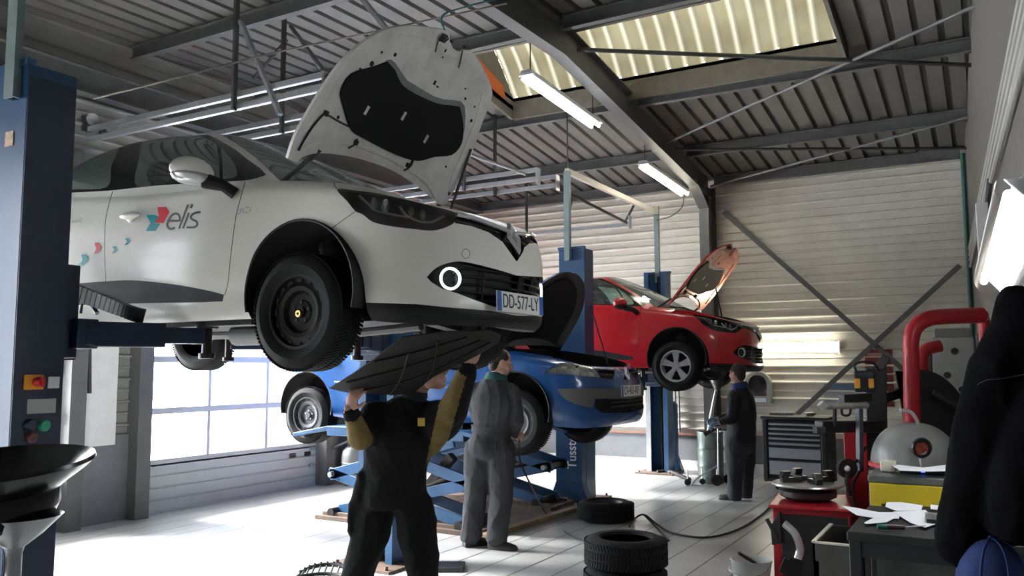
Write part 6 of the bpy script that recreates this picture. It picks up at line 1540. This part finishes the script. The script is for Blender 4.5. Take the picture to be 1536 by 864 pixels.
mb = MB(); mb.box((Wt/2, Dt/2, .22), (Wt, Dt, .02)); 
for sx_ in (.015, Wt-.015):
    for sy_ in (.015, Dt-.015): mb.box((sx_, sy_, tz/2-.05), (.03, .03, tz-.1))
mb.build('cart_frame', M_red, KT)
for i, (x, y, l_, rz_, m_) in enumerate(((.12, .18, .18, .5, M_chr2), (.16, .36, .2, -.4, M_red), (.10, .48, .15, .2, M_chr2))):
    t_ = thing('hand_tool', ('small bright tool in the front end of the metal tray cart', 'red handled tool lying in the metal tray cart', 'small bright tool in the far end of the metal tray cart')[i], 'tool', (q0[0]+x, q0[1]+y, tz-Ht+.008), rz_); q = MB(); q.tube([V(-l_/2, 0, .016), V(0, 0, .016)], .014, 8); q.build('tool_handle', m_, t_); q = MB(); q.tube([V(0, 0, .016), V(l_/2, 0, .016)], .007, 8); q.build('tool_shaft', M_chr2, t_)
# black bench
bz = .87; q0 = at_z(1270, 797, bz); q1 = at_z(1272, 762, bz); HT = thing('workbench', 'black workbench covered with white papers beside the dark coat', 'workbench', (q0[0], q0[1], 0))
L_ = RX(q0[1])-.05-q0[0]; Db = .80
mb = MB(); mb.box((L_/2, Db/2, bz-.02), (L_, Db, .04)); mb.build('bench_top', mat('bench_top_black', (.012, .012, .012), .5, var=.4), HT, bev=.004)
mb = MB(); mb.box((L_/2, .03, bz-.075), (L_-.02, .02, .07)); mb.build('apron', M_black, HT)
for x in (.03, L_-.03):
    for y in (.04, Db-.04): MB().box((x, y, (bz-.04)/2), (.05, .05, bz-.04)).build('leg', M_black, HT, bev=.003)
mb = MB(); mb.box((L_/2+.03, .16, .42), (L_-.14, .02, .64)); mb.build('back_panel', mat('grey_bench_panel', (.07, .072, .068), .6, var=.3), HT)
mb = MB(); mb.box((L_/2, Db/2, .12), (L_-.08, Db-.1, .02)); mb.build('shelf', M_black, HT)
M_paper = mat('white_paper', (.82, .83, .86), .7)
def paper(px, lab, z, lift=.0, name='paper_sheet'):
    P = [at_z(x, y, z) for x, y in px]; cc = sum(P)/len(P); n = len(P)
    cv = lambda p, i: p-cc+EZ*(.004+lift*(.5+.5*math.cos(2.2*i)))
    mb = MB(); mb.slab([cv(p, i) for i, p in enumerate(P)], (0, 0, .0015)); return tag(mb.build(name, M_paper, loc=cc, ang=60), lab, 'paper', 'papers on the bench')
paper([(1263, 763), (1285, 764), (1318, 771), (1352, 773), (1348, 780), (1310, 780), (1285, 777)], 'long white sheet at the bench edge nearest the metal tray cart', bz, .01)
paper([(1340, 771), (1388, 767), (1411, 786), (1388, 795), (1366, 786), (1352, 778)], 'white sheet with a torn corner beside the green screwdriver', bz+.003, .006)
paper([(1312, 780), (1346, 777), (1330, 786), (1300, 790), (1296, 786)], 'small folded paper under the screwdriver handle', bz+.002, .008)
paper([(1330, 756), (1352, 755), (1384, 760), (1382, 768), (1345, 768), (1328, 762)], 'white sheet just below the yellow drawer', bz+.002, .004)
paper([(1396, 759), (1415, 761), (1414, 767), (1396, 766)], 'little white paper between metal box and dark coat', bz+.002, .003)
s0, s1, s2 = at_z(1316, 790, bz+.018), at_z(1357, 791, bz+.018), at_z(1388, 789, bz+.012); sT = thing('screwdriver', 'screwdriver with green tipped dark handle on the papers', 'screwdriver', s0)
MB().tube([V(0, 0, 0), (s1-s0)*.35], [.012, .013], 10).build('handle_end', mat('screwdriver_green', (.01, .14, .10), .4), sT); MB().tube([(s1-s0)*.35, s1-s0], [.013, .011], 10).build('handle', mat('screwdriver_dark', (.05, .025, .03), .45), sT); MB().tube([s1-s0, s2-s0], .004, 8).build('shaft', M_chr2, sT)
q = at_z(1400, 788, bz); xT = thing('metal_box', 'small scuffed metal box on the bench against the dark coat', 'box', q); MB().box((0, 0, .03), (.07, .05, .05)).build('box_body', M_chr2, xT, bev=.004); MB().box((0, -.027, .02), (.05, .006, .02)).build('box_label', M_black, xT)
# yellow and grey machine with papers, block and tray on it
uz = .965; u0 = at_d(1304, 722, 4.85); UT = thing('machine_cabinet', 'grey machine cabinet with yellow front behind the workbench', 'cabinet', (u0[0], u0[1]+.02, 0))
Lu = .52; Du = .38
mb = MB(); mb.box((Lu/2, Du/2, (uz-.16)/2), (Lu, Du, uz-.16)); mb.box((Lu/2, Du/2+.0, uz-.02), (Lu+.02, Du+.02, .04)); mb.box((Lu/2, Du/2+.02, uz-.10), (Lu, Du-.04, .14)); mb.build('cabinet_body', mat('machine_olive_grey', (.13, .14, .12), .5, var=.2), UT, bev=.005)
mb = MB(); mb.box((Lu/2, -.006, uz-.10), (Lu, .03, .115)); mb.box((.03, -.006, uz-.165), (.06, .03, .03)); mb.build('yellow_front', mat('machine_yellow', (.62, .47, .02), .45, var=.1), UT, bev=.004)
zz = uz+.002
paper([(1335, 698), (1360, 700), (1385, 703), (1424, 699), (1424, 708), (1385, 709), (1350, 708)], 'white sheet lying on the black tray in front of the grey dome', uz+.035, .004)
ta = at_d(1350, 713, 4.95); tT = thing('black_tray', 'flat black device with blue light under the paper', 'device', (ta[0], ta[1], zz)); MB().box((.17, .07, .014), (.34, .16, .026)).build('device_body', M_black, tT, bev=.006); MB().box((.125, -.012, .016), (.02, .004, .012)).build('blue_light', mat('blue_led', (.02, .05, .5), .3, emit=(.05, .15, 1), estr=3), tT)
ta = at_d(1333, 706, 5.0); tag(MB().box((0, 0, .035), (.085, .07, .066)).build('soap_block', mat('cream_block', (.55, .53, .42), .6), loc=(ta[0], ta[1], zz), bev=.008), 'cream block on the corner of the yellow fronted cabinet', 'block')
# grey dome with gauge
dc = at_d(1372, 694, 5.55); DM = thing('wheel_balancer', 'grey domed machine head with a round gauge behind the yellow fronted cabinet', 'wheel balancer', (dc[0], dc[1], 0)); dz = dc[2]
mb = MB(); n = 22; pr = [(.27*math.cos(a)**.85, .265*math.sin(a)) for a in np.linspace(0, math.pi/2-.02, n)]+[(.0001, .265)]; mb.lathe(pr, 56, o=(0, 0, dz)); mb.build('dome', mat('dome_grey', (.19, .195, .185), .38, var=.15, vscale=4), DM)
mb = MB(); mb.lathe([(.0001, 0), (.275, 0), (.285, .01), (.285, .03), (.27, .04)], 48, o=(0, 0, dz-.035)); mb.build('dome_base', M_red, DM)
mb = MB(); mb.box((0, .02, (dz-.035)/2), (.34, .34, dz-.035)); mb.build('pedestal', M_red, DM, bev=.01)
gc = at_d(1381, 671, 5.32)-V(dc[0], dc[1], 0); mb = MB(); mb.lathe([(.045, .0), (.062, .0), (.066, .012), (.062, .024), (.046, .024), (.045, .0)], 32, o=gc, axis=-IF); gg = mb.build('gauge_ring', M_black, DM); MB().lathe([(.0001, .010), (.047, .010)], 28, o=gc, axis=-IF).build('gauge_face', mat('gauge_face_red', (.30, .06, .045), .2, var=.5, vscale=30), gg)
mb = MB(); mb.tube([gc+EZ*-.07, gc-EZ*.12], .02, 10); mb.tube(crv([lpd for lpd in (at_d(1378, 648, 5.5)-V(dc[0], dc[1], 0), at_d(1376, 632, 5.5)-V(dc[0], dc[1], 0), at_d(1366, 618, 5.5)-V(dc[0], dc[1], 0), at_d(1350, 615, 5.5)-V(dc[0], dc[1], 0))], 5), .012, 8); mb.build('lifting_hook', M_chr2, DM); mb = MB(); mb.ball(at_d(1392, 640, 5.55)-V(dc[0], dc[1], 0), (.03, .02, .015), 10); mb.build('dome_knob', M_black, DM)
# red tube frame with the black wheel guard
fd = 6.15; FR = thing('tubular_frame', 'thick red tubular frame arching over the black wheel guard', 'machine frame', (*at_d(1368, 640, fd)[:2], 0)); fo = V(*at_d(1368, 640, fd)[:2], 0)
fl = lambda x, y, d=fd: at_d(x, y, d)-fo
b_ = fl(1368, 640); mb = MB(); mb.tube([V(b_[0], b_[1], .02)]+list(crv([fl(1368, 640), fl(1367, 545), fl(1366, 515), fl(1372, 492), fl(1390, 479), fl(1415, 475), fl(1474, 473)], 6)), .058, 18); mb.build('frame_tube', M_red, FR, ang=60)
mb = MB(); e_ = fl(1476, 480, fd+.35); mb.tube([V(e_[0], e_[1], .02), e_, fl(1474, 473)], .042, 14); mb.tube(list(crv([fl(1383, 555, fd+.6), fl(1383, 535, fd+.6), fl(1390, 524, fd+.6), fl(1410, 519, fd+.6)], 5)), .05, 14); mb.build('rear_tube', M_red, FR, ang=60)
mb = MB(); gc = fl(1378, 690, fd+.15)
arc = [V(0, 0, 0)+IR*math.cos(a)*.42+EZ*math.sin(a)*.68 for a in np.linspace(0, math.pi/2+.2, 16)]
P = np.array([[gc+q*k+V(IF[0], IF[1], 0)*w_ for w_ in (-.10, -.09, .14, .15)] for q in arc for k in (1.0,)]); mb.grid(P)
mb.slab([gc-V(IF[0], IF[1], 0)*.10]+[gc+q-V(IF[0], IF[1], 0)*.10 for q in arc], V(IF[0], IF[1], 0)*.02); mb.slab([gc+V(IF[0], IF[1], 0)*.13]+[gc+q+V(IF[0], IF[1], 0)*.13 for q in arc], V(IF[0], IF[1], 0)*.02); mb.build('wheel_guard', M_black, FR, ang=50)
mb = MB(); mb.bar(fl(1400, 588, fd-.02), fl(1440, 612, fd-.02), .02, .03); mb.build('guard_rib', mat('scuffed_black', (.03, .03, .03), .4), FR)
# electric cabinet
ec = at_d(1431, 552, 7.6); ET = thing('electric_cabinet', 'grey electric cabinet with round knobs framed by the red tube', 'electric cabinet', ec)
mb = MB(); mb.box((0, .08, 0), (.34, .2, .56)); mb.build('cabinet_body', M_mgrey, ET, bev=.008); mb = MB(); mb.box((0, .09, .32), (.29, .2, .08)); mb.build('cabinet_cap', mat('machine_dark_grey', (.14, .145, .14), .5), ET, bev=.006)
for x, y in ((1432, 527), (1421, 563), (1443, 584)): mb = MB(); mb.lathe([(.0001, .03), (.026, .028), (.032, 0)], 16, o=at_d(x, y, 7.55)-ec, axis=-EY); mb.build('knob', M_black, ET)
mb = MB(); mb.tube([V(-.2, 0, .2), V(-.21, .02, -.3), V(-.2, .05, -1.)], .03, 10); mb.tube([V(.2, 0, .3), V(.2, .02, -.3)], .014, 8); mb.box((.0, .1, -.95), (.08, .08, 1.3)); mb.build('cable_duct', M_steel, ET)
# things on the end wall
def wall_item(x0, y0, x1, y1, name, m, lab, cat_, th=.012, Y=YB):
    a, b = at_y(x0, y0, Y), at_y(x1, y1, Y); c_ = (a+b)/2; T = thing(name, lab, cat_, (c_[0], Y-th/2, c_[2])); w_, h_ = abs(b[0]-a[0]), abs(a[2]-b[2])
    MB().box((0, 0, 0), (w_, th, h_)).build('board', m, T, bev=.002); return T, w_, h_
T, w_, h_ = wall_item(1297, 525, 1342, 610, 'poster', mat('poster_red', (.22, .025, .025), .4, var=.5, vscale=6), 'dark red board on the end wall behind the black machine column', 'poster', .02)
MB().box((0, -.012, h_*.42), (w_*.8, .004, h_*.05)).build('poster_band', mat('poster_pale', (.35, .2, .18), .5), T); MB().box((0, -.012, -h_*.05), (w_*.7, .004, h_*.18)).build('poster_picture', mat('poster_mark', (.10, .03, .03), .5), T)
T, w_, h_ = wall_item(1236, 576, 1294, 612, 'notice', mat('notice_pale_blue', (.42, .46, .52), .5, var=.1), 'pale notice with blue top band on the end wall beside the red board', 'notice')
MB().box((0, -.008, h_*.38), (w_, .004, h_*.24)).build('notice_band', mat('notice_blue', (.16, .26, .42), .5), T)
a = at_y(1122, 604, YB); b = at_y(1158, 557, YB); c_ = (a+b)/2; T = thing('hose_reel', 'grey arched hose reel on the end wall beside the navy jacket person', 'hose reel', (c_[0], YB-.08, c_[2])); r = (b[0]-a[0])/2; hz = (b[2]-a[2])/2
pr = [(r*math.cos(t), hz-r+r*math.sin(t)) for t in np.linspace(0, math.pi, 24)]+[(-r, -hz), (r, -hz)]; inn = [(r*.72*math.cos(t), hz-r+r*.72*math.sin(t)) for t in np.linspace(0, math.pi, 24)]+[(-r*.72, -hz*.55), (r*.72, -hz*.55)]
mb = MB()
for i in range(len(pr)):
    j_ = (i+1) % len(pr); mb.add([V(pr[i][0], -.08, pr[i][1]), V(pr[j_][0], -.08, pr[j_][1]), V(inn[j_][0], -.08, inn[j_][1]), V(inn[i][0], -.08, inn[i][1]), V(pr[i][0], .08, pr[i][1]), V(pr[j_][0], .08, pr[j_][1]), V(inn[j_][0], .08, inn[j_][1]), V(inn[i][0], .08, inn[i][1])], [(0, 1, 2, 3), (0, 4, 5, 1), (3, 2, 6, 7), (7, 6, 5, 4)])
mb.build('reel_housing', M_mgrey, T, ang=40); mb = MB(); mb.lathe([(.0001, -.05), (r*.3, -.05), (r*.3, -.02), (r*.66, -.02), (r*.66, .06), (.0001, .06)], 28, o=(0, .0, hz-r), axis=EY); mb.build('reel', M_black, T); mb = MB(); mb.box((r*.1, -.085, -hz*.8), (r*1.1, .006, hz*.25)); mb.build('reel_label', mat('label_white', (.6, .6, .6)), T)
tag(MB().box((0, 0, 0), (.06, .06, 1.9)).build('wall_pipes', M_dsteel), '', 'pipe') if False else None
wp = at_y(1014, 600, YB-.06)
for i in range(3): tag(MB().tube([V(0, 0, 0), V(0, 0, 1.25), V(.02*i, 0, 1.6)], .013, 8).build('wall_pipe', M_steel, loc=(wp[0]+.06*i-.06, YB-.085, .58)), ('slim vertical pipe on the end wall nearest the red car post', 'middle one of three slim pipes under the red car', 'slim vertical pipe on the end wall nearest the green drum')[i], 'pipe', 'pipes on the end wall')
# flood lights at the far top of the door wall
for i, (x, y) in enumerate(((139, 186), (166, 197))):
    c_ = at_x(x, y-7, XL+.24); T = thing('spot_lamp', ('round spot lamp next to the blue post above the white car', 'round spot lamp closer to the white car roof, by the door pier')[i], 'lamp', c_, 0, 'spot lamps over the door'); q = MB(); q.lathe([(.0001, -.05), (.035, -.04), (.055, .02), (.06, .028), (.0001, .015)], 20, axis=nrm(V(.8, -.5, -.2))); q.build('lamp_shell', mat('lamp_glass_grey', (.22, .23, .24), .25), T); q = MB(); q.box((-.12, .06, .0), (.2, .03, .03)); q.box((-.21, .07, 0), (.03, .1, .16)); q.build('lamp_bracket', M_dsteel, T)
# conduits on the side wall
for i in range(4):
    a = V(RX(12.2)-.03, 12.2, 3.10-.075*i); b = V(RX(1.5)-.03, 1.5, 3.25-.075*i)
    tag(MB().tube([V(0, 0, 0), b-a], .018, 8).build('conduit', mat('conduit_grey', (.30, .30, .28), .5), loc=a), ('topmost', 'second', 'third', 'lowest')[i]+' of the four conduits running along the side wall', 'conduit', 'conduits on the side wall')
tag(MB().tube([V(0, 0, 0), V(0, 0, -2.6)], .03, 10).build('drop_pipe', mat('green_pipe', (.02, .09, .07), .5), loc=(-.17, 12.38, 4.4)), 'dark green pipe on the pillar at the end wall corner', 'pipe')
T = thing('junction_box', 'pale junction box on the side wall above the large lamp', 'box', (RX(7)-.10, 7, 2.55)); MB().box((0, 0, 0), (.08, .3, .45)).build('box_body', M_white, T, bev=.006); MB().tube([V(.03, 0, .2), V(.06, 0, .42)], .02, 8).build('box_pipe', M_steel, T)
# coat on its hook and the blue cap
M_coat = mat('black_coat_cloth', (.0025, .0025, .0032), 1.0, spec=.1, bump=.25, bscale=70)
mb = MB(); cdp = 1.72; K = cdp/F
def blob(rows):
    q = crv([np.append(at_d(x, y, cdp+dz), (rx*K, dp)) for x, y, rx, dz, dp in rows], 5); mb.tube([a[:3] for a in q], list(q[:, 3]), 22, r2=list(q[:, 4]), up=IF)
blob([(1541, 428, 30, .0, .03), (1541, 445, 42, .0, .05), (1542, 500, 52, .0, .075), (1542, 560, 72, 0, .09), (1540, 630, 88, 0, .10), (1538, 700, 92, 0, .105), (1536, 760, 92, 0, .105), (1534, 806, 90, 0, .10)])
blob([(1512, 500, 24, .0, .05), (1492, 560, 34, -.01, .062), (1472, 640, 37, -.02, .064), (1458, 720, 36, -.03, .060), (1442, 790, 33, -.04, .055), (1432, 835, 27, -.05, .045), (1430, 843, 20, -.05, .035)])
blob([(1570, 560, 34, -.06, .06), (1548, 660, 42, -.10, .065), (1532, 740, 44, -.12, .06), (1530, 806, 42, -.12, .05)])
coat = remesh(mb, 'coat', M_coat, .007, 4, None, .012, 31, fscale=1.5); tag(coat, 'black coat hanging on the side wall next to the workbench', 'coat')
mb = MB(); hkx = RX(1.7); hp = at_d(1541, 430, cdp); mb.tube([V(hkx-hp[0], .1, .10), V(.06, .03, .03), V(0, 0, .0), V(0, 0, -.03)], .008, 8); mb.box((hkx-hp[0]-.008, .1, .10), (.012, .06, .12)); mb.build('hanging_hook', M_galv, coat, loc=hp)
sm = []
from mathutils.bvhtree import BVHTree as _B
bt_ = _B.FromPolygons([v.co[:] for v in coat.data.vertices], [p.vertices[:] for p in coat.data.polygons])
for x, y in crv([(1466, 577), (1480, 570), (1500, 568), (1520, 565), (1545, 560)], 5):
    h_ = bt_.ray_cast(Vector(CAM), Vector(ray(x, y)).normalized())[0]
    if h_: sm.append(np.array(h_)-ray(x, y)*.001)
if len(sm) > 2: MB().tube(sm, .0007, 6).build('seam', mat('seam_grey', (.10, .10, .11), .8), coat)
cc = at_d(1486, 868, 1.62); M_cap = mat('blue_cap_cloth', (.022, .045, .17), .9, var=.3, vscale=30)
CP = thing('cap', 'blue cloth cap tucked below the black coat', 'cap', cc); mb = MB(); ax3 = (nrm(IR), nrm(-IF+IU*.25), nrm(IU)); mb.ball((0, 0, 0), (.062, .06, .078), 28, ax3); mb.build('cap_crown', M_cap, CP)
mb = MB()
for k in range(4):
    a = k*math.pi/4; mb.tube([ax3[0]*math.cos(a)*.0625*math.sin(t)+ax3[1]*math.sin(a)*.0605*math.sin(t)+ax3[2]*.0785*math.cos(t) for t in np.linspace(0, math.pi, 22)], .0014, 6)
mb.build('cap_seam', mat('cap_seam_blue', (.05, .09, .26), .9), CP); mb = MB(); mb.ball(ax3[2]*.079, .006, 8); mb.build('cap_button', M_cap, CP)
# orange strip of sealing sheet in the rooflight kerb
st(MB().slab([V(SKX0+.05, SKY0+.25, zA+.05), V(SKX0+.05, SKY1-.3, zB+.05), V(SKX0+.05, SKY1-.35, zB+.22), V(SKX0+.05, SKY0+.3, zA+.30)], (.006, 0, 0)).build('trim_30', M_orange))
# ------------------------------------------------------------------ every loose piece becomes a part of its own
def split_pieces(o, tol):
    me = o.data; n = len(me.vertices); par = list(range(n))
    def find(a):
        while par[a] != a: par[a] = par[par[a]]; a = par[a]
        return a
    for e in me.edges:
        a, b = find(e.vertices[0]), find(e.vertices[1])
        if a != b: par[a] = b
    grp = {}
    for v in range(n): grp.setdefault(find(v), []).append(v)
    if len(grp) < 2: return
    co = np.empty(n*3); me.vertices.foreach_get('co', co); co = co.reshape(-1, 3)
    L = [[co[g].min(0)-tol, co[g].max(0)+tol, set(g)] for g in grp.values()]
    i = 0
    while i < len(L):
        j = i+1; hit = False
        while j < len(L):
            if (L[i][0] <= L[j][1]).all() and (L[j][0] <= L[i][1]).all():
                L[i] = [np.minimum(L[i][0], L[j][0]), np.maximum(L[i][1], L[j][1]), L[i][2] | L[j][2]]; L.pop(j); hit = True
            else: j += 1
        if not hit: i += 1
    if len(L) < 2 or len(L) > 60: return
    sharp = None
    kids = list(o.children); outs = []
    for k, (lo, hi, s) in enumerate(L):
        b = bmesh.new(); b.from_mesh(me); b.verts.ensure_lookup_table()
        bmesh.ops.delete(b, geom=[v for v in b.verts if v.index not in s], context='VERTS')
        m2 = bpy.data.meshes.new(me.name); 
        for x in me.materials: m2.materials.append(x)
        b.to_mesh(m2); b.free()
        if k == 0: t = o
        else: t = o.copy(); COL.objects.link(t)
        outs.append((t, m2, (lo+hi)/2))
    for t, m2, c in outs: t.data = m2
    for kd in kids:
        if kd.type == 'MESH' and len(kd.data.vertices):
            c = np.mean([v.co[:] for v in kd.data.vertices], axis=0); kd.parent = min(outs, key=lambda q: np.linalg.norm(q[2]-c))[0]
TOL = dict(side_window=.001, wheel_arch_liner=.001, headlamp_lens=.002, headlamp_trim=.001, headlamp_reflector=0., headlamp_housing=.002, window_surround=.001, door_moulding=.001, mirror=.001, mirror_lower_shell=.001, mirror_stem=.001, fog_lamp=.001, fog_lamp_ring=.001, door_handle=.005, bonnet_hinge=.001, wiper=.0, work_boots=0., glove=0., eye=0., mounting_hole=0., pad_slot=0., washer_hose=.004, panel_rib=-.02, wheel_bolt=0., hinge=.01, pivot_bolt=0., scissor_arm=-.05, rubber_block=0., upper_grille=.001, bumper_strip=.001, seat=.02, brake_disc=0, lower_bumper_lip=.001, bead_breaker_blade=.001, mast=0., machine_hose=0., lifting_hook=.0, rim_slot=0., panel_gap=0., motor_cover=.01, rail=0.)
for o in list(bpy.data.objects):
    b = o.name.split('.')[0]
    if o.type == 'MESH' and b in TOL and o.parent is not None: split_pieces(o, TOL[b])
for o in bpy.data.objects:
    if o.name.startswith('work_boots'): o.name = 'work_boot'
